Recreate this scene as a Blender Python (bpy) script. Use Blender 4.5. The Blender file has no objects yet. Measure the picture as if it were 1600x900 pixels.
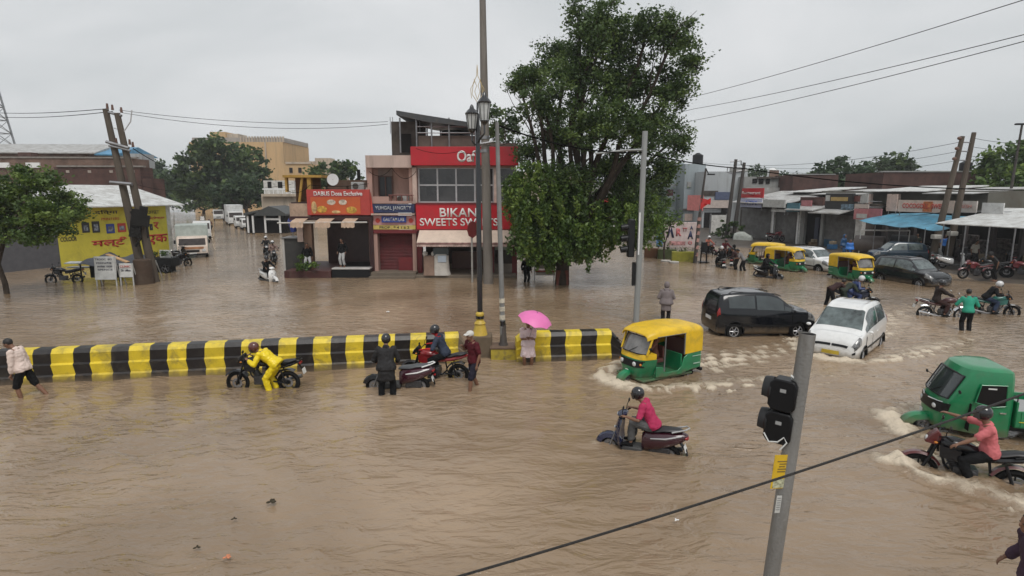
import bpy, bmesh, math, random
import numpy as np
from mathutils import Vector, Matrix, noise

random.seed(11)
NR = np.random.RandomState(5)
scene = bpy.context.scene
col = scene.collection
R = math.radians
PI = math.pi

# ------------------------------------------------------------------ camera
CAMZ = 5.0
PITCH = math.atan(150 / 900.0)
cam_d = bpy.data.cameras.new('camera')
cam_d.lens = 36.0 * 900 / 1600
cam_d.sensor_width = 36
cam_d.clip_end = 3000
cam_d.clip_start = 0.05
cam = bpy.data.objects.new('camera', cam_d)
cam.location = (0, 0, CAMZ)
cam.rotation_euler = (PI / 2 - PITCH, 0, 0)
col.objects.link(cam)
scene.camera = cam

# ------------------------------------------------------------------ world: rain clouds over a Nishita sky
SUN_EL, SUN_AZ = R(58), R(165)
world = bpy.data.worlds.new('World')
scene.world = world
world.use_nodes = True
wn = world.node_tree
wn.nodes.clear()
def wnode(t, **k):
    n = wn.nodes.new(t)
    for a, b in k.items(): setattr(n, a, b)
    return n
w_out = wnode('ShaderNodeOutputWorld')
w_bg = wnode('ShaderNodeBackground')
w_bg.inputs['Strength'].default_value = 0.107
w_sky = wnode('ShaderNodeTexSky', sky_type='NISHITA', sun_disc=False)
w_sky.sun_elevation = SUN_EL
w_sky.sun_rotation = SUN_AZ
w_sky.air_density = 1.5
w_sky.dust_density = 4.0
w_hsv = wnode('ShaderNodeHueSaturation')
w_hsv.inputs['Saturation'].default_value = 0.25
w_tc = wnode('ShaderNodeTexCoord')
w_map = wnode('ShaderNodeMapping')
w_map.inputs['Scale'].default_value = (1.0, 1.0, 2.6)
w_n = wnode('ShaderNodeTexNoise')
w_n.inputs['Scale'].default_value = 1.7
w_n.inputs['Detail'].default_value = 5
w_n.inputs['Roughness'].default_value = 0.52
w_n.inputs['Distortion'].default_value = 0.5
w_ramp = wnode('ShaderNodeValToRGB')
w_ramp.color_ramp.elements[0].position = 0.3
w_ramp.color_ramp.elements[0].color = (0.50, 0.54, 0.56, 1)
w_ramp.color_ramp.elements[1].position = 0.72
w_ramp.color_ramp.elements[1].color = (0.79, 0.80, 0.815, 1)
w_mul = wnode('ShaderNodeVectorMath', operation='SCALE')
w_mul.inputs['Scale'].default_value = 7.6
w_mix = wnode('ShaderNodeMix', data_type='RGBA')
w_mix.inputs[0].default_value = 0.9
wl = wn.links.new
wl(w_tc.outputs['Generated'], w_map.inputs['Vector'])
wl(w_map.outputs[0], w_n.inputs['Vector'])
wl(w_n.outputs['Fac'], w_ramp.inputs[0])
wl(w_ramp.outputs[0], w_mul.inputs[0])
wl(w_sky.outputs[0], w_hsv.inputs['Color'])
wl(w_hsv.outputs[0], w_mix.inputs[6])
wl(w_mul.outputs[0], w_mix.inputs[7])
wl(w_mix.outputs[2], w_bg.inputs['Color'])
wl(w_bg.outputs[0], w_out.inputs['Surface'])

# ------------------------------------------------------------------ sun (veiled by cloud)
sun_d = bpy.data.lights.new('sun', 'SUN')
sun_d.energy = 1.4
sun_d.angle = R(25)
sun_d.color = (1.0, 0.965, 0.92)
sun = bpy.data.objects.new('sun', sun_d)
sdir = Vector((math.sin(SUN_AZ) * math.cos(SUN_EL), math.cos(SUN_AZ) * math.cos(SUN_EL), math.sin(SUN_EL)))
sun.rotation_euler = sdir.to_track_quat('Z', 'Y').to_euler()
col.objects.link(sun)

scene.view_settings.view_transform = 'Standard'
scene.view_settings.look = 'None'
scene.view_settings.exposure = 0.36
scene.view_settings.gamma = 1.0
scene.view_settings.use_curve_mapping = False
scene.cycles.volume_bounces = 0
scene.cycles.max_bounces = 6
scene.cycles.transparent_max_bounces = 12

# ------------------------------------------------------------------ where a line of sight meets a plane of the place
_c, _s = math.cos(PITCH), math.sin(PITCH)
def sight(px, py):
    u, v = (px - 800) / 900.0, (py - 450) / 900.0
    return Vector((u, _c - v * _s, -_s - v * _c))
def G(px, py, z=0.0):
    d = sight(px, py)
    t = (z - CAMZ) / d.z
    return Vector((d.x * t, d.y * t, z))
def D(px, py, Y):
    d = sight(px, py)
    t = Y / d.y
    return Vector((d.x * t, Y, CAMZ + d.z * t))
class Facade:
    """vertical plane through ground point a, running at angle ang; local x along, local y into the block"""
    def __init__(self, a, ang):
        self.a, self.ang = Vector((a[0], a[1], 0)), ang
        self.d = Vector((math.cos(ang), math.sin(ang), 0))
        self.n = Vector((-math.sin(ang), math.cos(ang), 0))
    def at(self, px, py, off=0.0):
        d = sight(px, py)
        o = Vector((0, 0, CAMZ))
        t = (self.n.dot(self.a) + off - self.n.dot(o)) / self.n.dot(d)
        p = o + d * t
        return (p - self.a).dot(self.d), p.z

# ------------------------------------------------------------------ materials
_mats = {}
def mat(name, c=(0.5, 0.5, 0.5), rough=0.6, metal=0.0, var=0.12, vscale=3.0, bump=0.0, bscale=30.0,
        dirt=0.0, coat=0.0, emit=None, spec=None, streak=False, tide=None):
    if name in _mats: return _mats[name]
    m = bpy.data.materials.new(name)
    m.use_nodes = True
    nt = m.node_tree
    b = nt.nodes['Principled BSDF']
    L = nt.links.new
    b.inputs['Roughness'].default_value = rough
    b.inputs['Metallic'].default_value = metal
    if coat: b.inputs['Coat Weight'].default_value = coat
    if spec is None and rough >= 0.7: spec = 0.2
    if spec is not None: b.inputs['Specular IOR Level'].default_value = spec
    tc = nt.nodes.new('ShaderNodeTexCoord')
    n = nt.nodes.new('ShaderNodeTexNoise')
    n.inputs['Scale'].default_value = vscale
    n.inputs['Detail'].default_value = 6
    n.inputs['Roughness'].default_value = 0.62
    if streak:
        mp = nt.nodes.new('ShaderNodeMapping')
        mp.inputs['Scale'].default_value = (1, 1, 0.18)
        L(tc.outputs['Object'], mp.inputs[0]); L(mp.outputs[0], n.inputs['Vector'])
    else:
        L(tc.outputs['Object'], n.inputs['Vector'])
    r = nt.nodes.new('ShaderNodeValToRGB')
    e = r.color_ramp.elements
    lo = [max(0, x * (1 - 1.6 * var)) for x in c]; hi = [min(1, x * (1 + var)) for x in c]
    e[0].position = 0.3; e[0].color = (*lo, 1)
    e[1].position = 0.7; e[1].color = (*hi, 1)
    L(n.outputs['Fac'], r.inputs[0])
    last = r.outputs[0]
    if dirt:
        n2 = nt.nodes.new('ShaderNodeTexNoise')
        n2.inputs['Scale'].default_value = vscale * 0.6 + 0.4
        n2.inputs['Detail'].default_value = 9
        n2.inputs['Roughness'].default_value = 0.7
        n2.inputs['Distortion'].default_value = 0.6
        if streak: L(mp.outputs[0], n2.inputs['Vector'])
        else: L(tc.outputs['Object'], n2.inputs['Vector'])
        r2 = nt.nodes.new('ShaderNodeValToRGB')
        r2.color_ramp.elements[0].position = 0.5
        r2.color_ramp.elements[0].color = (0, 0, 0, 1)
        r2.color_ramp.elements[1].position = 0.66
        r2.color_ramp.elements[1].color = (dirt, dirt, dirt, 1)
        mx = nt.nodes.new('ShaderNodeMix'); mx.data_type = 'RGBA'
        mx.inputs[7].default_value = (0.10, 0.085, 0.065, 1)
        L(n2.outputs['Fac'], r2.inputs[0]); L(r2.outputs[0], mx.inputs[0]); L(last, mx.inputs[6])
        last = mx.outputs[2]
    if tide is not None:                                            # dried and wet mud up to a ragged line
        sx = nt.nodes.new('ShaderNodeSeparateXYZ'); L(tc.outputs['Object'], sx.inputs[0])
        tn = nt.nodes.new('ShaderNodeTexNoise'); tn.inputs['Scale'].default_value = 5; tn.inputs['Detail'].default_value = 7
        L(tc.outputs['Object'], tn.inputs['Vector'])
        ad = nt.nodes.new('ShaderNodeMath'); ad.operation = 'MULTIPLY_ADD'; ad.inputs[1].default_value = -0.35
        L(tn.outputs['Fac'], ad.inputs[0]); L(sx.outputs['Z'], ad.inputs[2])
        tm = nt.nodes.new('ShaderNodeMapRange'); tm.inputs['From Min'].default_value = tide - 0.32; tm.inputs['From Max'].default_value = tide - 0.10
        tm.inputs['To Min'].default_value = 0.75; tm.inputs['To Max'].default_value = 0
        L(ad.outputs[0], tm.inputs['Value'])
        m4 = nt.nodes.new('ShaderNodeMix'); m4.data_type = 'RGBA'; m4.inputs[7].default_value = (0.13, 0.095, 0.06, 1)
        L(tm.outputs[0], m4.inputs[0]); L(last, m4.inputs[6]); last = m4.outputs[2]
    L(last, b.inputs['Base Color'])
    if bump:
        n3 = nt.nodes.new('ShaderNodeTexNoise')
        n3.inputs['Scale'].default_value = bscale
        n3.inputs['Detail'].default_value = 4
        L(tc.outputs['Object'], n3.inputs['Vector'])
        bp = nt.nodes.new('ShaderNodeBump')
        bp.inputs['Strength'].default_value = bump
        bp.inputs['Distance'].default_value = 0.03
        L(n3.outputs['Fac'], bp.inputs['Height']); L(bp.outputs[0], b.inputs['Normal'])
    if emit:
        b.inputs['Emission Color'].default_value = (*emit[:3], 1)
        b.inputs['Emission Strength'].default_value = emit[3]
    _mats[name] = m
    return m

def brick_mat(name, c1, c2, mortar, scale=4.0):
    if name in _mats: return _mats[name]
    m = bpy.data.materials.new(name); m.use_nodes = True
    nt = m.node_tree; b = nt.nodes['Principled BSDF']; L = nt.links.new
    b.inputs['Roughness'].default_value = 0.85
    tc = nt.nodes.new('ShaderNodeTexCoord')
    mp = nt.nodes.new('ShaderNodeMapping'); mp.inputs['Rotation'].default_value = (PI / 2, 0, 0)
    br = nt.nodes.new('ShaderNodeTexBrick')
    br.inputs['Scale'].default_value = scale
    br.inputs['Color1'].default_value = (*c1, 1); br.inputs['Color2'].default_value = (*c2, 1)
    br.inputs['Mortar'].default_value = (*mortar, 1); br.inputs['Mortar Size'].default_value = 0.015
    n = nt.nodes.new('ShaderNodeTexNoise'); n.inputs['Scale'].default_value = 0.8; n.inputs['Detail'].default_value = 8
    r = nt.nodes.new('ShaderNodeValToRGB')
    r.color_ramp.elements[0].position = 0.35; r.color_ramp.elements[0].color = (0.55, 0.53, 0.52, 1)
    r.color_ramp.elements[1].position = 0.7; r.color_ramp.elements[1].color = (1.15, 1.1, 1.08, 1)
    mx = nt.nodes.new('ShaderNodeMix'); mx.data_type = 'RGBA'; mx.blend_type = 'MULTIPLY'; mx.inputs[0].default_value = 1
    L(tc.outputs['Object'], mp.inputs[0]); L(mp.outputs[0], br.inputs['Vector'])
    L(tc.outputs['Object'], n.inputs['Vector']); L(n.outputs['Fac'], r.inputs[0])
    L(br.outputs['Color'], mx.inputs[6]); L(r.outputs[0], mx.inputs[7]); L(mx.outputs[2], b.inputs['Base Color'])
    _mats[name] = m
    return m

def ribbed_mat(name, c, pitch=0.1, axis=2, rough=0.5, metal=0.2, dirt=True, depth=0.6):
    """rolling shutter / corrugated sheet: bumps along one object axis"""
    if name in _mats: return _mats[name]
    m = bpy.data.materials.new(name); m.use_nodes = True
    nt = m.node_tree; b = nt.nodes['Principled BSDF']; L = nt.links.new
    b.inputs['Roughness'].default_value = rough; b.inputs['Metallic'].default_value = metal
    tc = nt.nodes.new('ShaderNodeTexCoord')
    w = nt.nodes.new('ShaderNodeTexWave'); w.bands_direction = 'XYZ'[axis]
    w.inputs['Scale'].default_value = 0.314 / pitch
    L(tc.outputs['Object'], w.inputs['Vector'])
    bp = nt.nodes.new('ShaderNodeBump'); bp.inputs['Strength'].default_value = depth; bp.inputs['Distance'].default_value = 0.03
    L(w.outputs['Fac'], bp.inputs['Height']); L(bp.outputs[0], b.inputs['Normal'])
    n = nt.nodes.new('ShaderNodeTexNoise'); n.inputs['Scale'].default_value = 1.5; n.inputs['Detail'].default_value = 8
    n.inputs['Roughness'].default_value = 0.7
    r = nt.nodes.new('ShaderNodeValToRGB')
    k = 0.55 if dirt else 0.85
    r.color_ramp.elements[0].position = 0.35; r.color_ramp.elements[0].color = (c[0] * k, c[1] * k * .95, c[2] * k * .9, 1)
    r.color_ramp.elements[1].position = 0.62; r.color_ramp.elements[1].color = (*c, 1)
    L(tc.outputs['Object'], n.inputs['Vector']); L(n.outputs['Fac'], r.inputs[0]); L(r.outputs[0], b.inputs['Base Color'])
    _mats[name] = m
    return m

def leaf_mat(name, c1, c2, c3):
    if name in _mats: return _mats[name]
    m = bpy.data.materials.new(name); m.use_nodes = True
    nt = m.node_tree; b = nt.nodes['Principled BSDF']; L = nt.links.new
    a = nt.nodes.new('ShaderNodeAttribute'); a.attribute_name = 'tone'
    r = nt.nodes.new('ShaderNodeValToRGB')
    r.color_ramp.elements[0].color = (*c1, 1); r.color_ramp.elements[1].color = (*c3, 1)
    e = r.color_ramp.elements.new(0.5); e.color = (*c2, 1)
    L(a.outputs['Fac'], r.inputs[0]); L(r.outputs[0], b.inputs['Base Color'])
    b.inputs['Roughness'].default_value = 0.55
    t = nt.nodes.new('ShaderNodeBsdfTranslucent'); L(r.outputs[0], t.inputs['Color'])
    mx = nt.nodes.new('ShaderNodeMixShader'); mx.inputs[0].default_value = 0.3
    out = nt.nodes['Material Output']
    L(b.outputs[0], mx.inputs[1]); L(t.outputs[0], mx.inputs[2]); L(mx.outputs[0], out.inputs['Surface'])
    _mats[name] = m
    return m

# ------------------------------------------------------------------ mesh builder
class MB:
    def __init__(self): self.v = []; self.f = []; self.m = []
    def add(self, vs, fs, mi=0, M=None):
        k = len(self.v)
        self.v += [tuple(M @ Vector(p)) if M else tuple(p) for p in vs]
        self.f += [tuple(i + k for i in f) for f in fs]
        self.m += [mi] * len(fs)
        return self
    def box(self, c, s, rz=0.0, mi=0, M=None, rx=0.0, ry=0.0, taper=1.0):
        x, y, z = s[0] / 2, s[1] / 2, s[2] / 2
        vs = [(-x, -y, -z), (x, -y, -z), (x, y, -z), (-x, y, -z)] + [(a * taper, b * taper, z) for a, b in ((-x, -y), (x, -y), (x, y), (-x, y))]
        T = Matrix.Translation(c) @ Matrix.Rotation(rz, 4, 'Z') @ Matrix.Rotation(ry, 4, 'Y') @ Matrix.Rotation(rx, 4, 'X')
        if M: T = M @ T
        return self.add(vs, [(0, 3, 2, 1), (4, 5, 6, 7), (0, 1, 5, 4), (1, 2, 6, 5), (2, 3, 7, 6), (3, 0, 4, 7)], mi, T)
    def span(self, a, b, mi=0):
        c = [(a[i] + b[i]) / 2 for i in range(3)]; s = [abs(a[i] - b[i]) for i in range(3)]
        return self.box(c, s, mi=mi)
    def tube(self, pts, rad, n=8, mi=0, caps=True, flat=1.0):
        pts = [Vector(p) for p in pts]
        if not hasattr(rad, '__len__'): rad = [rad] * len(pts)
        rings = []; up = None
        for i, p in enumerate(pts):
            t = (pts[min(i + 1, len(pts) - 1)] - pts[max(i - 1, 0)])
            if t.length < 1e-9: t = Vector((0, 0, 1))
            t.normalize()
            if up is None:
                up = Vector((0, 0, 1)) if abs(t.z) < 0.9 else Vector((1, 0, 0))
            a = t.cross(up)
            if a.length < 1e-6: a = t.cross(Vector((0, 1, 0)))
            a.normalize(); b = a.cross(t).normalized(); up = b
            rr = rad[i]
            ra, rb = rr if hasattr(rr, '__len__') else (rr, rr * flat)
            rings.append([p + a * (math.cos(2 * PI * k / n) * ra) + b * (math.sin(2 * PI * k / n) * rb) for k in range(n)])
        return self.loft(rings, mi, caps)
    def loft(self, rings, mi=0, caps=True, closed=True, M=None):
        n = len(rings[0]); vs = [p for r in rings for p in r]; fs = []
        for i in range(len(rings) - 1):
            for k in range(n if closed else n - 1):
                a = i * n + k; b = i * n + (k + 1) % n
                fs.append((a, b, b + n, a + n))
        if caps and closed:
            fs.append(tuple(reversed(range(n)))); fs.append(tuple(range((len(rings) - 1) * n, len(rings) * n)))
        return self.add(vs, fs, mi, M)
    def cyl(self, p0, p1, r0, r1=None, n=14, mi=0): return self.tube([p0, p1], [r0, r0 if r1 is None else r1], n, mi)
    def ball(self, c, r, nu=14, nv=9, mi=0, M=None):
        if not hasattr(r, '__len__'): r = (r, r, r)
        vs = [(0, 0, -1)]
        for j in range(1, nv):
            ph = -PI / 2 + PI * j / nv
            vs += [(math.cos(ph) * math.cos(2 * PI * k / nu), math.cos(ph) * math.sin(2 * PI * k / nu), math.sin(ph)) for k in range(nu)]
        vs.append((0, 0, 1)); fs = []
        for k in range(nu):
            fs.append((0, 1 + (k + 1) % nu, 1 + k))
            e = 1 + (nv - 2) * nu
            fs.append((e + k, e + (k + 1) % nu, len(vs) - 1))
            for j in range(nv - 2):
                a = 1 + j * nu + k; b = 1 + j * nu + (k + 1) % nu
                fs.append((a, b, b + nu, a + nu))
        T = Matrix.Translation(c)
        if M is not None: T = T @ M
        return self.add([(p[0] * r[0], p[1] * r[1], p[2] * r[2]) for p in vs], fs, mi, T)
    def prism(self, poly, y0, y1, mi=0, axis='y', M=None):
        """polygon in (x,z) extruded along y, or in (x,y) along z, or (y,z) along x"""
        n = len(poly)
        if axis == 'y': f = lambda p, t: (p[0], t, p[1])
        elif axis == 'z': f = lambda p, t: (p[0], p[1], t)
        else: f = lambda p, t: (t, p[0], p[1])
        vs = [f(p, y0) for p in poly] + [f(p, y1) for p in poly]
        fs = [tuple(range(n)), tuple(reversed(range(n, 2 * n)))] + [(i, i + n, (i + 1) % n + n, (i + 1) % n) for i in range(n)]
        return self.add(vs, fs, mi, M)
    def torus(self, c, R0, r, n=28, m=8, mi=0, a0=0.0, a1=2 * PI, flat=1.0):
        """ring standing in the x-z plane, axle along y"""
        full = abs(a1 - a0 - 2 * PI) < 1e-6; rings = []
        for i in range(n if full else n + 1):
            t = a0 + (a1 - a0) * i / n
            rings.append([(c[0] + math.cos(t) * (R0 + r * math.cos(q)), c[1] + r * flat * math.sin(q), c[2] + math.sin(t) * (R0 + r * math.cos(q)))
                          for q in [2 * PI * k / m for k in range(m)]])
        if full: rings.append(rings[0])
        return self.loft(rings, mi, caps=not full)
    def build(self, name, mats, parent=None, smooth=True, bevel=0.0, angle=35, tag=None):
        me = bpy.data.meshes.new(name)
        me.from_pydata(self.v, [], self.f)
        if not isinstance(mats, (list, tuple)): mats = [mats]
        for x in mats: me.materials.append(x)
        me.polygons.foreach_set('material_index', self.m)
        bm = bmesh.new(); bm.from_mesh(me)
        bmesh.ops.remove_doubles(bm, verts=bm.verts, dist=1e-5)
        bmesh.ops.recalc_face_normals(bm, faces=bm.faces)
        if smooth:
            for e in bm.edges:
                e.smooth = len(e.link_faces) == 2 and e.calc_face_angle(0) < R(angle)
            for f in bm.faces: f.smooth = True
        bm.to_mesh(me); bm.free()
        o = bpy.data.objects.new(name, me); col.objects.link(o)
        if parent: o.parent = parent
        if bevel:
            b = o.modifiers.new('bevel', 'BEVEL'); b.width = bevel; b.segments = 2; b.limit_method = 'ANGLE'; b.angle_limit = R(40)
        return o

def tag(o, label=None, cat=None, group=None, kind=None):
    if label: o['label'] = label
    if cat: o['category'] = cat
    if group: o['group'] = group
    if kind: o['kind'] = kind
    return o
def thing(name, label, cat, loc=(0, 0, 0), rz=0.0, group=None, scale=1.0):
    o = bpy.data.objects.new(name, None); col.objects.link(o)
    o.location = loc; o.rotation_euler = (0, 0, rz)
    if scale != 1.0: o.scale = (scale,) * 3
    o.empty_display_size = 0.2
    return tag(o, label, cat, group)
def pieces(names):
    """every separate piece of the named parts becomes a part of its own"""
    for o in [x for x in scene.objects if x.type == 'MESH' and x.parent and x.name.split('.')[0] in names and not x.children]:
        bm = bmesh.new(); bm.from_mesh(o.data); bm.faces.ensure_lookup_table()
        seen, isl = set(), []
        for f in bm.faces:
            if f.index in seen: continue
            st_, comp = [f], []; seen.add(f.index)
            while st_:
                q = st_.pop(); comp.append(q.index)
                for v in q.verts:
                    for g in v.link_faces:
                        if g.index not in seen: seen.add(g.index); st_.append(g)
            isl.append(set(comp))
        if 1 < len(isl) <= 24:
            for k, keep in enumerate(isl):
                b2 = bm.copy(); b2.faces.ensure_lookup_table()
                bmesh.ops.delete(b2, geom=[f for f in b2.faces if f.index not in keep], context='FACES')
                me = o.data.copy(); b2.to_mesh(me); b2.free()
                if k == 0: first = me
                else:
                    c = o.copy(); c.data = me; col.objects.link(c)
            o.data = first
        bm.free()
def copy_tree(o, parent=None):
    c = o.copy(); col.objects.link(c)
    if parent: c.parent = parent; c.matrix_parent_inverse = o.matrix_parent_inverse
    for ch in list(o.children): copy_tree(ch, c)
    return c

_fonts = {}
def lettering(body, x, z, w, h, m, parent, y=-0.012, name='lettering', bold=0.0, depth=0.006, rx=PI / 2, rz=0.0):
    """text in the x-z plane of the parent, its box centred at x,z and fitted to w by h"""
    cu = bpy.data.curves.new(name, 'FONT'); cu.body = body; cu.size = 1.0
    cu.extrude = 0.0; cu.offset = bold; cu.align_x = 'CENTER'
    o = bpy.data.objects.new(name, cu); col.objects.link(o)
    dg = bpy.context.evaluated_depsgraph_get()
    me = bpy.data.meshes.new_from_object(o.evaluated_get(dg))
    bpy.data.objects.remove(o); bpy.data.curves.remove(cu)
    if len(me.vertices) == 0: return None
    co = np.empty(len(me.vertices) * 3); me.vertices.foreach_get('co', co); co = co.reshape(-1, 3)
    lo, hi = co.min(0), co.max(0)
    sx = w / max(hi[0] - lo[0], 1e-6); sz = h / max(hi[1] - lo[1], 1e-6)
    new = np.zeros_like(co)
    new[:, 0] = (co[:, 0] - (lo[0] + hi[0]) / 2) * sx
    new[:, 2] = (co[:, 1] - (lo[1] + hi[1]) / 2) * sz
    me.vertices.foreach_set('co', new.ravel()); me.update()
    me.materials.clear(); me.materials.append(m)
    ob = bpy.data.objects.new(name, me); col.objects.link(ob)
    ob.location = (x, y, z); ob.rotation_euler = (0, 0, rz)
    if parent: ob.parent = parent
    sol = ob.modifiers.new('thick', 'SOLIDIFY'); sol.thickness = depth; sol.offset = 0
    return ob

# common materials
rubber = mat('rubber', (0.010, 0.010, 0.010), 0.75, var=0.2)
blackp = mat('black_plastic', (0.010, 0.0105, 0.012), 0.38, var=0.15, spec=0.3)
blackpaint = mat('black_paint', (0.012, 0.012, 0.015), 0.18, coat=0.6, var=0.1)
chrome = mat('chrome', (0.65, 0.65, 0.66), 0.22, 0.95, var=0.1)
steel = mat('dull_steel', (0.30, 0.30, 0.31), 0.45, 0.8, var=0.2, dirt=0.3)
glass = mat('car_glass', (0.035, 0.045, 0.048), 0.08, spec=0.9, var=0.3, vscale=1.5)
lampglass = mat('lamp_glass', (0.55, 0.56, 0.56), 0.15, spec=0.8)
redlamp = mat('red_lamp', (0.30, 0.01, 0.01), 0.15, spec=0.8)
amber = mat('amber_lamp', (0.6, 0.2, 0.02), 0.2)
plate_w = mat('plate_white', (0.7, 0.7, 0.68), 0.5)
skin = mat('skin', (0.20, 0.10, 0.06), 0.5, var=0.1, vscale=12)
skin2 = mat('skin_light', (0.32, 0.18, 0.12), 0.5, var=0.1, vscale=12)
hairm = mat('hair', (0.012, 0.010, 0.009), 0.55)
white = mat('white_paint', (0.75, 0.75, 0.74), 0.35, var=0.06, coat=0.2)
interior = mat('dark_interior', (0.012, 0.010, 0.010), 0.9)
mat('seat_vinyl', (0.018, 0.018, 0.02), 0.42)
mat('engine_metal', (0.09, 0.09, 0.095), 0.45, 0.7, var=0.3, vscale=20)
# ------------------------------------------------------------------ people
def ik(a, b, l1, l2, pole):
    a, b, pole = Vector(a), Vector(b), Vector(pole)
    d = b - a; L = min(d.length, (l1 + l2) * 0.995); dn = d.normalized()
    x = (l1 * l1 - l2 * l2 + L * L) / (2 * L)
    h = math.sqrt(max(l1 * l1 - x * x, 1e-6))
    p = pole - dn * pole.dot(dn)
    p = p.normalized() if p.length > 1e-5 else Vector((1, 0, 0))
    return a + dn * x + p * h, a + dn * L

def remesh(o, vs, sm=4):
    r = o.modifiers.new('skin', 'REMESH'); r.mode = 'VOXEL'; r.voxel_size = vs; r.use_smooth_shade = True
    s = o.modifiers.new('relax', 'SMOOTH'); s.factor = 0.5; s.iterations = sm
    return o

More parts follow.
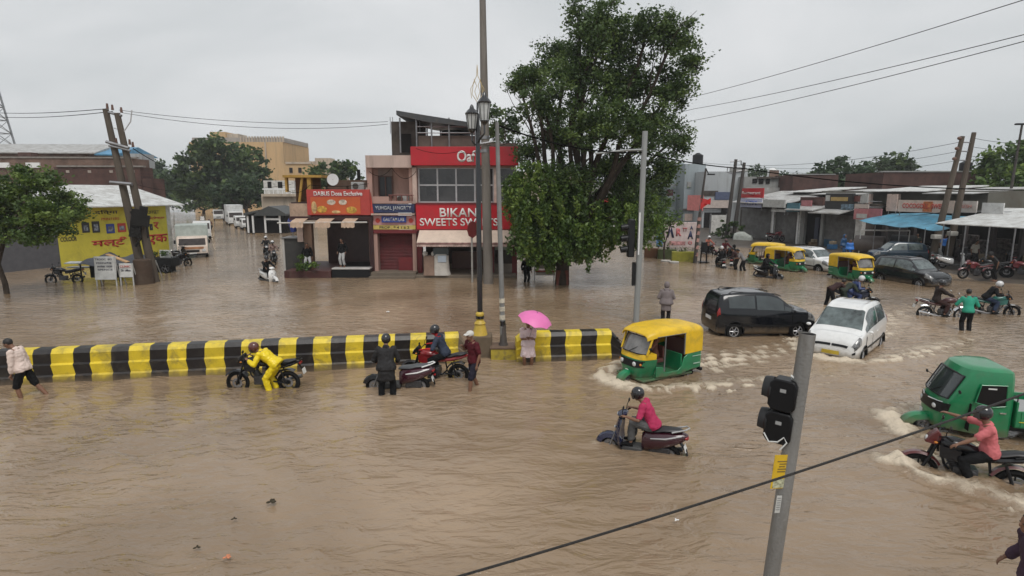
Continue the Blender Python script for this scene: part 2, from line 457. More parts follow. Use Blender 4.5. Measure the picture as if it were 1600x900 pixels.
def folds(o, near):
    if not near: return
    tx = bpy.data.textures.get('creases') or bpy.data.textures.new('creases', 'CLOUDS')
    tx.noise_scale = .075; tx.noise_depth = 2
    d = o.modifiers.new('folds', 'DISPLACE'); d.texture = tx; d.strength = .034; d.mid_level = .45
FEM, SHN, UPA, FOA = 0.43, 0.42, 0.29, 0.25
def person(label, loc, rz, pelvis=(0, 0, 0.92), lean=0, side=0, look=(0, 0), hands=None, feet=None, kneep=None,
           top=None, bottom=None, shorts=0, sleeve='long', head='hair', headm=None, shoes=None, skinm=None, near=False, group=None,
           scale=1.0, coat=0.0, hood=None, elbow=None, scarf=None):
    """one figure; +x is its front.  hands / feet: [left, right] wrist and ankle points"""
    skinm = skinm or skin
    t = thing('person', label, 'person', loc, rz, group, scale)
    P = Vector(pelvis); ca, sa = math.cos(R(lean)), math.sin(R(lean))
    def T(x, y, z):      # torso frame
        y2 = y + z * math.sin(R(side))
        return P + Vector((x * ca + z * sa, y2, -x * sa + z * ca))
    chest, neckb, necktop = T(0, 0, 0.36), T(0.0, 0, 0.51), T(0.03, 0, 0.58)
    lp, ly = R(lean * 0.45 + look[0]), R(look[1])
    hf = Vector((math.cos(ly) * math.cos(lp), math.sin(ly) * math.cos(lp), -math.sin(lp)))
    hs = Vector((-math.sin(ly), math.cos(ly), 0)); hu = hf.cross(hs)
    HM = Matrix((hf, hs, hu)).transposed()
    HC = necktop + hu * 0.10 + hf * 0.025
    H4 = Matrix.Translation(HC) @ HM.to_4x4()
    sh = [T(0, 0.185, 0.455), T(0, -0.185, 0.455)]
    hp = [P + Vector((0, 0.09, -0.03)), P + Vector((0, -0.09, -0.03))]
    if hands is None: hands = [P + Vector((0.10, 0.27, -0.06)), P + Vector((0.03, -0.27, -0.06))]
    if feet is None: feet = [(0.0, 0.11, 0.08), (0.02, -0.11, 0.08)]
    arms, legs = [], []
    for i, s in enumerate((1, -1)):
        ep = elbow or (-0.5, s * 0.5, -0.6)
        e, w = ik(sh[i], hands[i], UPA, FOA, ep)
        k, a = ik(hp[i], feet[i], FEM, SHN, kneep or (1, s * 0.15, 0))
        arms.append((sh[i], e, w)); legs.append((hp[i], k, a))
    def limb(b, a, m, c, r, g=0.0, u0=0.0, u1=1.0):
        """tapering limb a-m-c with radii r at five stations; g widens it for cloth; u0..u1 = the stretch kept"""
        st = []
        for q in range(9):
            u = q / 8
            if u < u0 - 1e-6 or u > u1 + 1e-6: continue
            p = a.lerp(m, u * 2) if u <= 0.5 else m.lerp(c, u * 2 - 1)
            f = u * 4; i0 = min(int(f), 3)
            st.append((p, r[i0] * (1 - (f - i0)) + r[i0 + 1] * (f - i0) + g))
        if len(st) > 1: b.tube([p for p, _ in st], [q for _, q in st], 10)
        b.ball(st[-1][0], st[-1][1], 10, 6)
    AR, LR = (0.052, 0.046, 0.040, 0.038, 0.026), (0.088, 0.072, 0.055, 0.056, 0.038)
    TS = [(-0.07, 0.085, 0.13), (0.0, 0.105, 0.16), (0.08, 0.10, 0.155), (0.18, 0.092, 0.135), (0.30, 0.105, 0.155), (0.40, 0.10, 0.18), (0.47, 0.075, 0.16), (0.52, 0.05, 0.08)]
    def torso(b, g=0.0, z0=-1, z1=9, flare=0.0):
        rings = []
        for z, rx, ry in TS:
            if z < z0 or z > z1: continue
            fl = flare * max(0, 0.2 - z)
            rings.append([T((rx + g + fl) * math.cos(q), (ry + g + fl) * math.sin(q), z) for q in [2 * PI * k / 16 for k in range(16)]])
        b.loft(rings)
    b = MB()
    torso(b)
    b.tube([neckb, necktop, HC], [0.062, 0.055, 0.055], 10)
    b.ball(HC + hu * 0.02, (0.098, 0.078, 0.108), 16, 12, M=HM.to_4x4())
    b.ball(HC + hf * 0.035 - hu * 0.055, (0.062, 0.054, 0.062), 12, 8, M=HM.to_4x4())           # jaw
    b.ball(HC + hf * 0.102 - hu * 0.012, (0.020, 0.014, 0.026), 8, 6, M=HM.to_4x4())            # nose
    b.ball(HC + hf * 0.086 - hu * 0.058, (0.014, 0.026, 0.011), 8, 6, M=HM.to_4x4())            # mouth
    for s in (1, -1): b.ball(HC + hs * (0.080 * s) - hu * 0.005, (0.018, 0.012, 0.030), 8, 6, M=HM.to_4x4())
    for i, s in enumerate((1, -1)):
        a = arms[i]; limb(b, *a, AR); b.ball(a[0], 0.066, 10, 7)
        fd = (a[2] - a[1]).normalized()
        sd = fd.cross(Vector((0, 0, 1))); sd = sd.normalized() if sd.length > 0.1 else Vector((0, 1, 0))
        dn = sd.cross(fd).normalized()
        if dn.z > 0: dn = -dn
        b.tube([a[2], a[2] + fd * 0.05, a[2] + fd * 0.095], [(0.028, 0.020), (0.042, 0.017), (0.040, 0.016)], 8)
        if near:
            for q, ln in enumerate((0.066, 0.078, 0.072, 0.056)):
                o0 = a[2] + fd * 0.085 + sd * (0.030 - q * 0.020)
                b.tube([o0, o0 + fd * ln * .5 + dn * 0.012, o0 + fd * ln * .8 + dn * ln * .55], [0.0095, 0.009, 0.0075], 6)
            o0 = a[2] + fd * 0.03 + sd * (0.03 * -s)
            b.tube([o0, o0 + sd * (-s * 0.03) + fd * 0.025, o0 + sd * (-s * 0.035) + fd * 0.055 + dn * .02], [0.012, 0.011, 0.009], 6)
        else:
            b.tube([a[2] + fd * 0.09, a[2] + fd * 0.14 + dn * 0.02, a[2] + fd * 0.155 + dn * 0.05], [(0.038, 0.014), (0.034, 0.012), (0.028, 0.010)], 8)
        l = legs[i]; limb(b, *l, LR)
        dirf = Vector((1, s * 0.15, 0)).normalized()
        b.tube([l[2] + Vector((-0.04, 0, -0.03)), l[2] + dirf * 0.06 - Vector((0, 0, 0.035)), l[2] + dirf * 0.17 - Vector((0, 0, 0.055))], [(0.036, 0.04), (0.045, 0.035), (0.04, 0.02)], 8)
    remesh(b.build('body', skinm, t), 0.0105 if near else 0.019, 3)
    for s in (1, -1):
        e = MB(); e.ball(HC + hf * 0.088 + hs * (0.033 * s) + hu * 0.012, (0.009, 0.014, 0.010), 8, 6)
        if near: e.build('eye', mat('eye', (0.05, 0.04, 0.035), 0.2), t)
    if bottom:
        b = MB(); u1 = 0.46 if shorts == 1 else (0.62 if shorts == 2 else 0.97)
        torso(b, 0.014, -1, 0.2)
        for l in legs: limb(b, *l, (0.088, 0.078, 0.066, 0.062, 0.056), 0.018, 0, u1)
        folds(remesh(b.build('shorts' if shorts else 'trousers', bottom, t), 0.014 if near else 0.022, 3), near)
    if top:
        b = MB(); torso(b, 0.022 + coat * .3, -0.07 - coat, 0.5, 0.12 + coat)
        if coat > .05: b.tube([T(0, 0, .1), T(0, 0, -0.12), P + Vector((0, 0, -0.30))], [(0.17, 0.15), (0.19, 0.16), (0.21, 0.17)], 14)
        b.tube([neckb - (necktop - neckb) * .5, neckb.lerp(necktop, .35)], [0.085, 0.072], 10)
        for a in arms:
            b.ball(a[0], 0.082, 10, 7)
            limb(b, *a, (0.060, 0.053, 0.047, 0.044, 0.036), 0.016, 0, {'long': 0.97, 'short': 0.38, 'mid': 0.55}[sleeve])
        folds(remesh(b.build('shirt' if sleeve != 'long' else 'jacket', top, t), 0.014 if near else 0.022, 3), near)
    if shoes:
        for l, s in zip(legs, (1, -1)):
            dirf = Vector((1, s * 0.15, 0)).normalized(); b = MB()
            b.tube([l[2] + Vector((-0.05, 0, -0.035)), l[2] + dirf * 0.05 - Vector((0, 0, 0.03)), l[2] + dirf * 0.19 - Vector((0, 0, 0.05))], [(0.043, 0.048), (0.052, 0.045), (0.045, 0.028)], 10)
            b.build('shoe', shoes, t)
    if head == 'hair':
        b = MB()
        b.ball(HC + hu * 0.035 - hf * 0.012, (0.104, 0.086, 0.103), 16, 12, M=HM.to_4x4())
        b.v = [p for p in b.v]
        o = b.build('hair', headm or hairm, t)
        bm = bmesh.new(); bm.from_mesh(o.data)
        bmesh.ops.bisect_plane(bm, geom=bm.verts[:] + bm.edges[:] + bm.faces[:], plane_co=HC + hf * 0.045 + hu * 0.045, plane_no=(hf * 0.8 - hu * 0.6), clear_outer=True)
        bm.to_mesh(o.data); bm.free()
    elif head == 'helmet':
        b = MB()
        b.ball(HC + hu * 0.035 - hf * 0.005, (0.136, 0.118, 0.135), 18, 12, M=HM.to_4x4())
        o = b.build('helmet', headm or blackpaint, t)
        bm = bmesh.new(); bm.from_mesh(o.data)
        bmesh.ops.bisect_plane(bm, geom=bm.verts[:] + bm.edges[:] + bm.faces[:], plane_co=HC - hu * 0.075, plane_no=-hu, clear_outer=True)
        bm.to_mesh(o.data); bm.free()
        sol = o.modifiers.new('shell', 'SOLIDIFY'); sol.thickness = 0.012
        v = MB()
        rings = []
        for zz in (0.055, 0.02, -0.02, -0.05):
            rings.append([HC + hf * (0.140 * math.cos(q) - 0.0) + hs * (0.121 * math.sin(q)) + hu * zz for q in [R(-62 + 124 * k / 10) for k in range(11)]])
        v.loft(rings, closed=False)
        vo = v.build('visor', mat('visor', (0.03, 0.03, 0.035), 0.08, spec=0.9), o)
        sv = vo.modifiers.new('s', 'SOLIDIFY'); sv.thickness = 0.005
    elif head == 'cap':
        b = MB()
        b.ball(HC + hu * 0.045 - hf * 0.005, (0.112, 0.094, 0.088), 16, 10, M=HM.to_4x4())
        b.tube([HC + hf * 0.06 + hu * 0.06, HC + hf * 0.17 + hu * 0.04], [(0.085, 0.012), (0.06, 0.008)], 12)
        o = b.build('cap', headm or white, t)
    if hood:
        b = MB()
        b.ball(HC + hu * 0.02 - hf * 0.02, (0.128, 0.112, 0.14), 16, 10, M=HM.to_4x4())
        b.ball(neckb, (0.10, 0.13, 0.08), 12, 8)
        o = b.build('hood', hood, t)
        bm = bmesh.new(); bm.from_mesh(o.data)
        bmesh.ops.bisect_plane(bm, geom=bm.verts[:] + bm.edges[:] + bm.faces[:], plane_co=HC + hf * 0.06, plane_no=hf, clear_outer=True)
        bm.to_mesh(o.data); bm.free()
        so = o.modifiers.new('s', 'SOLIDIFY'); so.thickness = 0.012
    return t

# ------------------------------------------------------------------ two-wheelers (+x is the front, wheels stand on z=0)
def wheel(parent, x, r, w, rimm, y=0.0, spokes=5, disc=True):
    b = MB(); b.torus((0, 0, 0), r - w * .5, w * .5, 30, 8, flat=1.0)
    hub = bpy.data.objects.new('wheel', None)
    o = b.build('wheel', rubber, parent); o.location = (x, y, r)
    m = MB(); m.torus((0, 0, 0), r - w - 0.005, 0.014, 26, 6, flat=1.9)
    m.cyl((0, -0.05, 0), (0, 0.05, 0), 0.045, n=12)
    for k in range(spokes):
        q = 2 * PI * k / spokes + 0.3
        m.tube([(0.03 * math.cos(q), 0, 0.03 * math.sin(q)), ((r - w) * math.cos(q), 0, (r - w) * math.sin(q))], [(0.022, 0.016), (0.014, 0.012)], 6)
    m.build('rim', rimm, o)
    if disc:
        d = MB(); d.torus((0, 0.045, 0), 0.10, 0.028, 20, 4, flat=0.1); d.build('brake_disc', steel, o)
    return o

def mirror(parent, base, tip, m=None):
    b = MB(); b.tube([base, (base[0], (base[1] + tip[1]) / 2, (base[2] + tip[2]) / 2), tip], 0.008, 6)
    o = b.build('mirror_stalk', blackp, parent)
    g = MB(); g.ball(tip, (0.018, 0.062, 0.042), 10, 7); g.build('mirror', m or blackp, o)
    return o

def motorcycle(label, loc, rz, paint, accent=None, group='motorcycles in the floodwater', rimm=None, roll=0.0, scale=1.0, mirrors=True, cruiser=False, tankm=None):
    t = thing('motorcycle', label, 'motorcycle', loc, rz, group, scale)
    t.rotation_euler = (roll, 0, rz)
    rimm = rimm or blackp
    f = wheel(t, 0.66, 0.305, 0.085, rimm); r = wheel(t, -0.66, 0.305, 0.105, rimm)
    b = MB()                                                        # frame
    b.tube([(0.40, 0, 0.86), (0.30, 0, 0.50), (0.12, 0, 0.30), (-0.20, 0, 0.28), (-0.34, 0, 0.42), (-0.30, 0, 0.70)], 0.022, 8)
    b.tube([(0.40, 0, 0.88), (0.0, 0, 0.76), (-0.35, 0, 0.72), (-0.85, 0, 0.84)], 0.022, 8)
    for s in (1, -1):
        b.tube([(-0.30, .09 * s, 0.36), (-0.66, 0.10 * s, 0.305)], (0.022, 0.022), 8)
        b.tube([(-0.62, .11 * s, 0.33), (-0.50, 0.11 * s, 0.68)], (0.028, 0.022), 8)
        b.tube([(-0.1, .08 * s, 0.30), (-0.05, 0.24 * s, 0.27)], 0.014, 6)
    b.build('frame', blackp, t)
    b = MB()
    for s in (1, -1): b.tube([(0.66, .085 * s, 0.305), (0.52, .085 * s, 0.62), (0.42, .085 * s, 0.92)], (0.030, 0.026, 0.022), 8)
    b.build('front_fork', steel if cruiser else blackp, t)
    b = MB()
    for a0, a1, cx, rr in ((R(35), R(150), 0.66, 0.35), (R(25), R(120), -0.66, 0.37)):
        n = 10; rings = []
        for k in range(n + 1):
            q = a0 + (a1 - a0) * k / n
            cx0, cz0 = cx + math.cos(q) * rr, 0.305 + math.sin(q) * rr
            rings.append([(cx + math.cos(q) * (rr + dz), y, 0.305 + math.sin(q) * (rr + dz)) for y, dz in ((-0.075, -0.03), (-0.05, 0.008), (0.05, 0.008), (0.075, -0.03), (0.045, -0.006), (-0.045, -0.006))])
        b.loft(rings)
    b.build('mudguard', chrome if cruiser else (accent or paint), t)
    b = MB()                                                        # engine
    b.box((0.02, 0, 0.40), (0.34, 0.26, 0.24)); b.cyl((0.10, 0, 0.45), (0.20, 0, 0.64), 0.085, 0.085)
    for k in range(5): b.cyl((0.11 + k * .018, 0, 0.50 + k * 0.03), (0.116 + k * .018, 0, 0.51 + k * 0.03), 0.115, n=14)
    b.cyl((-0.06, -0.16, 0.40), (-0.06, 0.16, 0.40), 0.10)
    b.build('engine', mat('engine_metal', (0.09, 0.09, 0.095), 0.45, 0.7, var=0.3, vscale=20), t, bevel=0.012)
    b = MB()
    b.tube([(0.18, -0.08, 0.58), (0.28, -0.11, 0.42), (0.12, -0.14, 0.25), (-0.25, -0.15, 0.25), (-0.45, -0.17, 0.30), (-0.95, -0.18, 0.42)],
           (0.02, 0.02, 0.02, 0.024, 0.045, 0.052), 10)
    b.build('exhaust', chrome if cruiser else steel, t)
    tank = MB(); rings = []
    for x, z, ry, rz_ in ((-0.16, 0.78, 0.07, 0.05), (-0.10, 0.82, 0.12, 0.085), (0.05, 0.86, 0.155, 0.12), (0.22, 0.88, 0.165, 0.125), (0.34, 0.88, 0.14, 0.10), (0.40, 0.87, 0.08, 0.06)):
        rings.append([(x, ry * math.cos(q), z + rz_ * math.sin(q)) for q in [2 * PI * k / 14 for k in range(14)]])
    tank.loft(rings)
    if not cruiser:
        for s in (1, -1): tank.prism([(0.42, 0.86), (0.10, 0.80), (0.16, 0.62), (0.40, 0.66)], 0.13 * s, 0.17 * s)
    tank.build('fuel_tank', tankm or paint, t)
    b = MB(); rings = []
    for x, z, w_, h_ in ((-0.10, 0.80, 0.08, 0.03), (-0.25, 0.80, 0.13, 0.045), (-0.45, 0.825, 0.13, 0.05), (-0.62, 0.88, 0.12, 0.045), (-0.82, 0.90, 0.10, 0.04), (-0.88, 0.91, 0.06, 0.02)):
        rings.append([(x, w_ * math.cos(q), z + h_ * math.sin(q)) for q in [2 * PI * k / 12 for k in range(12)]])
    b.loft(rings); b.build('seat', mat('seat_vinyl', (0.018, 0.018, 0.02), 0.42), t)
    b = MB(); rings = []
    for x, z, w_, h_ in ((-0.12, 0.70, 0.11, 0.07), (-0.45, 0.74, 0.12, 0.07), (-0.75, 0.80, 0.10, 0.06), (-0.98, 0.88, 0.05, 0.03)):
        rings.append([(x, w_ * math.cos(q), z + h_ * math.sin(q)) for q in [2 * PI * k / 10 for k in range(10)]])
    b.loft(rings); b.build('tail_panel', paint, t)
    b = MB(); b.tube([(-0.95, -.08, 0.86), (-1.02, -.07, 0.93), (-1.02, .07, 0.93), (-0.95, .08, 0.86)], 0.014, 6)
    b.tube([(-0.6, -.14, 0.84), (-0.98, -.11, 0.95)], 0.012, 6); b.tube([(-0.6, .14, 0.84), (-0.98, .11, 0.95)], 0.012, 6)
    b.build('grab_rail', chrome if cruiser else blackp, t)
    b = MB(); b.box((-1.0, 0, 0.84), (0.04, 0.16, 0.06)); b.build('tail_lamp', redlamp, t, bevel=0.01)
    b = MB(); b.box((-1.08, 0, 0.62), (0.012, 0.20, 0.14), ry=R(15)); b.build('number_plate', plate_w, t)
    b = MB(); b.tube([(-0.95, 0, 0.80), (-1.06, 0, 0.62), (-1.06, 0, 0.54)], (0.05, 0.06, 0.05), 8, flat=0.25); b.build('tail_flap', blackp, t)
    b = MB(); b.tube([(0.28, 0.36, 1.02), (0.36, 0.24, 1.04), (0.42, 0.08, 0.98), (0.42, -0.08, 0.98), (0.36, -0.24, 1.04), (0.28, -0.36, 1.02)], 0.013, 8)
    hb = b.build('handlebar', chrome if cruiser else blackp, t)
    for s in (1, -1):
        g = MB(); g.cyl((0.285, 0.36 * s, 1.02), (0.345, 0.25 * s, 1.04), 0.019); g.build('grip', rubber, hb)
        i = MB(); i.ball((0.47, 0.17 * s, 0.90), (0.03, 0.025, 0.02), 8, 6); i.build('indicator', amber, t)
        if mirrors: mirror(hb, (0.36, 0.25 * s, 1.05), (0.32, 0.34 * s, 1.22), chrome if cruiser else None)
    b = MB()
    if cruiser: b.ball((0.50, 0, 0.90), (0.09, 0.10, 0.10), 14, 10)
    else: b.prism([(0.42, 0.82), (0.62, 0.86), (0.56, 0.98), (0.44, 1.10), (0.38, 1.00)], -0.10, 0.10)
    hd = b.build('headlamp_cowl', chrome if cruiser else (accent or paint), t, bevel=0.02)
    g = MB(); g.ball((0.575, 0, 0.905), (0.035, 0.075, 0.055), 12, 8); g.build('headlight', lampglass, hd)
    return t

def scooter(label, loc, rz, paint, accent=None, group='scooters in the floodwater', trim=None, roll=0.0, scale=1.0, seatm=None, mirrors=(1, 1)):
    t = thing('scooter', label, 'scooter', loc, rz, group, scale)
    t.rotation_euler = (roll, 0, rz)
    trim = trim or chrome
    wheel(t, 0.62, 0.235, 0.10, steel); wheel(t, -0.60, 0.235, 0.105, steel)
    b = MB(); rings = []                                            # front mudguard
    for k in range(11):
        q = R(15) + R(150) * k / 10
        rings.append([(0.62 + math.cos(q) * (0.275 + dz), y, 0.235 + math.sin(q) * (0.275 + dz)) for y, dz in ((-0.085, -0.09), (-0.07, 0.0), (-0.03, 0.03), (0.03, 0.03), (0.07, 0.0), (0.085, -0.09), (0.06, -0.02), (-0.06, -0.02))])
    b.loft(rings); b.build('mudguard', paint, t)
    b = MB()
    for s in (1, -1): b.tube([(0.62, 0.075 * s, 0.235), (0.50, 0.06 * s, 0.55)], 0.02, 8)
    b.build('front_fork', steel, t)
    b = MB(); rings = []                                            # apron / leg shield
    for z, x, w_, d_ in ((0.20, 0.30, 0.18, 0.07), (0.36, 0.36, 0.23, 0.13), (0.55, 0.38, 0.25, 0.15), (0.74, 0.36, 0.23, 0.14), (0.88, 0.34, 0.15, 0.11)):
        rings.append([(x + d_ * (1 - (math.sin(q)) ** 2) * (1 if math.cos(q) > 0 else .35), w_ * math.sin(q), z) for q in [2 * PI * k / 16 for k in range(16)]])
    b.loft(rings); b.build('front_apron', paint, t)
    b = MB(); b.prism([(0.36, 0.27), (0.30, 0.33), (-0.06, 0.33), (-0.10, 0.22), (0.30, 0.20)], -0.16, 0.16)
    b.build('floorboard', mat('floor_plastic', (0.06, 0.06, 0.06), 0.6), t, bevel=0.015)
    b = MB(); rings = []                                            # rear body
    for x, z, w_, h_ in ((-0.06, 0.46, 0.10, 0.18), (-0.16, 0.50, 0.16, 0.22), (-0.40, 0.54, 0.20, 0.19), (-0.66, 0.60, 0.18, 0.15), (-0.86, 0.66, 0.12, 0.10), (-0.96, 0.69, 0.05, 0.04)):
        rings.append([(x, w_ * math.copysign(abs(math.cos(q)) ** .7, math.cos(q)), z + h_ * math.copysign(abs(math.sin(q)) ** .8, math.sin(q))) for q in [2 * PI * k / 16 for k in range(16)]])
    b.loft(rings); b.build('rear_body', accent or paint, t)
    b = MB()
    for s in (1, -1): b.tube([(-0.25, 0.195 * s, 0.60), (-0.55, 0.205 * s, 0.645), (-0.85, 0.125 * s, 0.72)], (0.012, 0.02, 0.012), 6)
    b.build('side_trim', trim, t)
    b = MB(); rings = []
    for x, z, w_, h_ in ((-0.04, 0.70, 0.07, 0.03), (-0.12, 0.73, 0.13, 0.05), (-0.35, 0.74, 0.15, 0.06), (-0.50, 0.775, 0.14, 0.055), (-0.78, 0.80, 0.11, 0.045), (-0.86, 0.79, 0.05, 0.02)):
        rings.append([(x, w_ * math.cos(q), z + h_ * math.sin(q)) for q in [2 * PI * k / 12 for k in range(12)]])
    b.loft(rings); b.build('seat', seatm or mat('seat_vinyl'), t)
    b = MB(); b.tube([(-0.66, 0.13, 0.77), (-0.92, 0.11, 0.86), (-0.98, 0, 0.87), (-0.92, -0.11, 0.86), (-0.66, -0.13, 0.77)], 0.017, 8)
    b.build('grab_rail', trim, t)
    b = MB(); b.ball((-0.93, 0, 0.66), (0.05, 0.10, 0.05), 10, 7); b.build('tail_lamp', redlamp, t)
    b = MB(); b.box((-0.92, 0, 0.44), (0.012, 0.19, 0.13), ry=R(20)); b.build('number_plate', plate_w, t)
    b = MB(); b.tube([(-0.80, 0, 0.56), (-0.93, 0, 0.40), (-0.97, 0, 0.28)], (0.08, 0.09, 0.07), 8, flat=0.2); b.build('rear_flap', blackp, t)
    b = MB(); b.box((-0.42, 0, 0.30), (0.42, 0.20, 0.20)); b.tube([(-0.3, -.12, 0.24), (-0.6, -.17, 0.27), (-0.85, -.17, 0.33)], (0.02, 0.045, 0.05), 10)
    b.build('engine', mat('engine_metal', (0.09, 0.09, 0.095), 0.45, 0.7, var=0.3, vscale=20), t, bevel=0.02)
    b = MB(); rings = []                                            # handlebar cowl
    for x, z, w_, h_ in ((0.26, 1.0, 0.10, 0.04), (0.32, 0.99, 0.16, 0.07), (0.40, 0.97, 0.14, 0.08), (0.46, 0.96, 0.08, 0.05)):
        rings.append([(x, w_ * math.cos(q), z + h_ * math.sin(q)) for q in [2 * PI * k / 12 for k in range(12)]])
    b.loft(rings); b.cyl((0.36, 0, 0.86), (0.36, 0, 0.98), 0.05)
    cw = b.build('handlebar_cowl', paint, t)
    g = MB(); g.ball((0.455, 0, 0.96), (0.03, 0.075, 0.045), 12, 8); g.build('headlight', lampglass, cw)
    for s in (1, -1):
        g = MB(); g.cyl((0.33, 0.14 * s, 0.99), (0.27, 0.35 * s, 0.99), 0.018); g.build('grip', rubber, cw)
        i = MB(); i.ball((0.50, 0.10 * s, 0.70), (0.015, 0.045, 0.03), 8, 6); i.build('indicator', lampglass, t)
        if mirrors[0 if s == 1 else 1]: mirror(cw, (0.33, 0.17 * s, 1.01), (0.30, 0.27 * s, 1.19))
    return t

def rider(label, loc, rz, kind='moto', group=None, fwd=0.0, lean=14, **k):
    """a person astride a motorcycle or scooter standing at the same loc and heading"""
    seat = {'moto': 0.90, 'scooter': 0.83}[kind]
    sx = (-0.30 if kind == 'moto' else -0.28) + fwd
    if kind == 'moto':
        hands = [(0.22, 0.31, 1.06), (0.22, -0.31, 1.06)]; feet = [(-0.05, 0.22, 0.33), (-0.05, -0.22, 0.33)]
    else:
        hands = [(0.22, 0.29, 1.02), (0.22, -0.29, 1.02)]; feet = [(0.16, 0.12, 0.42), (0.16, -0.12, 0.42)]
    if 'feet' in k: feet = k.pop('feet')
    if 'hands' in k: hands = k.pop('hands')
    return person(label, loc, rz, pelvis=(sx, 0, seat), lean=lean, hands=hands, feet=feet, group=group, kneep=k.pop('kneep', (1, 0.0, 0.5)), **k)

# ------------------------------------------------------------------ cars
def cr(p, t):
    n = len(p); i = min(int(t), n - 2); f = t - i
    a, b, c, d = p[max(i - 1, 0)], p[i], p[i + 1], p[min(i + 2, n - 1)]
    return 0.5 * (2 * b + (c - a) * f + (2 * a - 5 * b + 4 * c - d) * f * f + (3 * b - 3 * c + d - a) * f ** 3)

def car(label, loc, rz, paint, st, axles, group, wr=0.30, lamps=None, scale=1.0, wipers=True, glassm=None, roofrail=False, plate=plate_w, grille=None, pillar=None):
    """st: stations rear to front (x, half width, sill z, belt z, rail half width, rail z, crown)"""
    t = thing('car', label, 'car', loc, rz, group, scale)
    glassm = glassm or glass
    rows = []
    for x, w, zb, zt, wrr, zr, cw in st:
        rows.append(np.array([(x, 0, zb), (x, w * .88, zb), (x, w * .985, zb + (zt - zb) * .30), (x, w, zb + (zt - zb) * .62), (x, w * .975, zt),
                              (x, wrr, zr), (x, wrr * .62, zr + cw * .85), (x, 0, zr + cw)], float))
    A = np.array(rows)
    def S(u, v):
        r = np.array([cr(A[:, j], u) for j in range(A.shape[1])])
        return cr(r, v)
    U, V = 96, 42; NU, NV = len(st) - 1, 7
    grid = np.zeros((U + 1, V + 1, 3))
    for i in range(U + 1):
        u = NU * i / U
        r = np.array([cr(A[:, j], u) for j in range(A.shape[1])])
        for j in range(V + 1):
            p = cr(r, NV * j / V); grid[i, j] = (p[0], max(p[1], 0), p[2])
    b = MB()
    for s in (1, -1):
        vs = [(p[0], p[1] * s, p[2]) for p in grid.reshape(-1, 3)]; fs = []
        for i in range(U):
            for j in range(V):
                c = (grid[i, j] + grid[i + 1, j + 1]) / 2
                if any((c[0] - ax) ** 2 + (c[2] - wr) ** 2 < (wr + 0.055) ** 2 and c[1] > 0.45 for ax in axles): continue
                q = (i * (V + 1) + j, (i + 1) * (V + 1) + j, (i + 1) * (V + 1) + j + 1, i * (V + 1) + j + 1)
                fs.append(q if s == 1 else q[::-1])
        b.add(vs, fs)
    for i in (0, U):
        loop = [tuple(grid[i, j]) for j in range(V + 1)] + [(grid[i, j][0], -grid[i, j][1], grid[i, j][2]) for j in range(V, -1, -1)]
        b.add(loop, [tuple(range(len(loop)))])
    body = b.build('body', paint, t, angle=50)
    def patch(name, u0, u1, v0, v1, m, off=0.007, sides=(1, -1), n=10, shear=0.0, parent=body, centre=False):
        for s in sides:
            g = MB(); vs = []; fs = []
            N = n
            for i in range(N + 1):
                for j in range(N + 1):
                    u = u0 + (u1 - u0) * i / N + shear * (j / N)
                    v = v0 + (v1 - v0) * j / N
                    p = S(u, v); e = 0.02
                    du = S(min(u + e, NU), v) - S(max(u - e, 0), v); dv = S(u, min(v + e, NV)) - S(u, max(v - e, 0))
                    nn = np.cross(du, dv); L = np.linalg.norm(nn); nn = nn / L if L > 1e-9 else np.array([0, 0, 1.0])
                    c0 = p - np.array([0, 0, 0.8]) - np.array([p[0], 0, 0]) * 0.8
                    if np.dot(nn, c0) < 0: nn = -nn
                    q = p + nn * off
                    vs.append((q[0], max(q[1], 0) * s, q[2]))
            for i in range(N):
                for j in range(N): fs.append((i * (N + 1) + j, (i + 1) * (N + 1) + j, (i + 1) * (N + 1) + j + 1, i * (N + 1) + j + 1))
            g.add(vs, fs)
            if centre:
                g.add([(p[0], -p[1], p[2]) for p in vs], fs)
            o = g.build(name, m, parent)
            so = o.modifiers.new('s', 'SOLIDIFY'); so.thickness = 0.006; so.offset = 0
    L = lamps
    for spec in L: patch(*spec[:6], **(spec[6] if len(spec) > 6 else {}))
    for ax in axles:
        for s in (1, -1):
            yw = 0.0
            w = MB(); w.torus((0, 0, 0), wr - 0.075, 0.075, 26, 8, flat=1.1)
            o = w.build('wheel', rubber, t); o.location = (ax, s * (st[4][1] - 0.12), wr - 0.0)
            h = MB(); h.torus((0, 0.05 * s, 0), wr - 0.13, 0.02, 24, 6)
            h.cyl((0, 0.03 * s, 0), (0, 0.075 * s, 0), 0.05, n=12)
            for k in range(6):
                q = 2 * PI * k / 6
                h.tube([(0.03 * math.cos(q), 0.06 * s, 0.03 * math.sin(q)), ((wr - .13) * math.cos(q), 0.05 * s, (wr - .13) * math.sin(q))], (0.035, 0.022), 6, flat=0.6)
            h.cyl((0, 0.0, 0), (0, 0.02 * s, 0), wr - 0.13, n=22, mi=1)
            h.build('rim', [mat('alloy', (0.45, 0.45, 0.46), 0.35, 0.7), interior], o)
            a = MB(); a.torus((ax, s * (st[4][1] - 0.02), wr), wr + 0.05, 0.022, 20, 6, a0=R(-8), a1=R(188), flat=1.2)
            a.build('wheel_arch', blackp, body)
    b = MB()
    for ax in axles: b.box((ax, 0, wr + 0.02), (wr * 2.3, st[4][1] * 2 - 0.30, wr * 1.6))
    b.build('wheel_housing', interior, body)
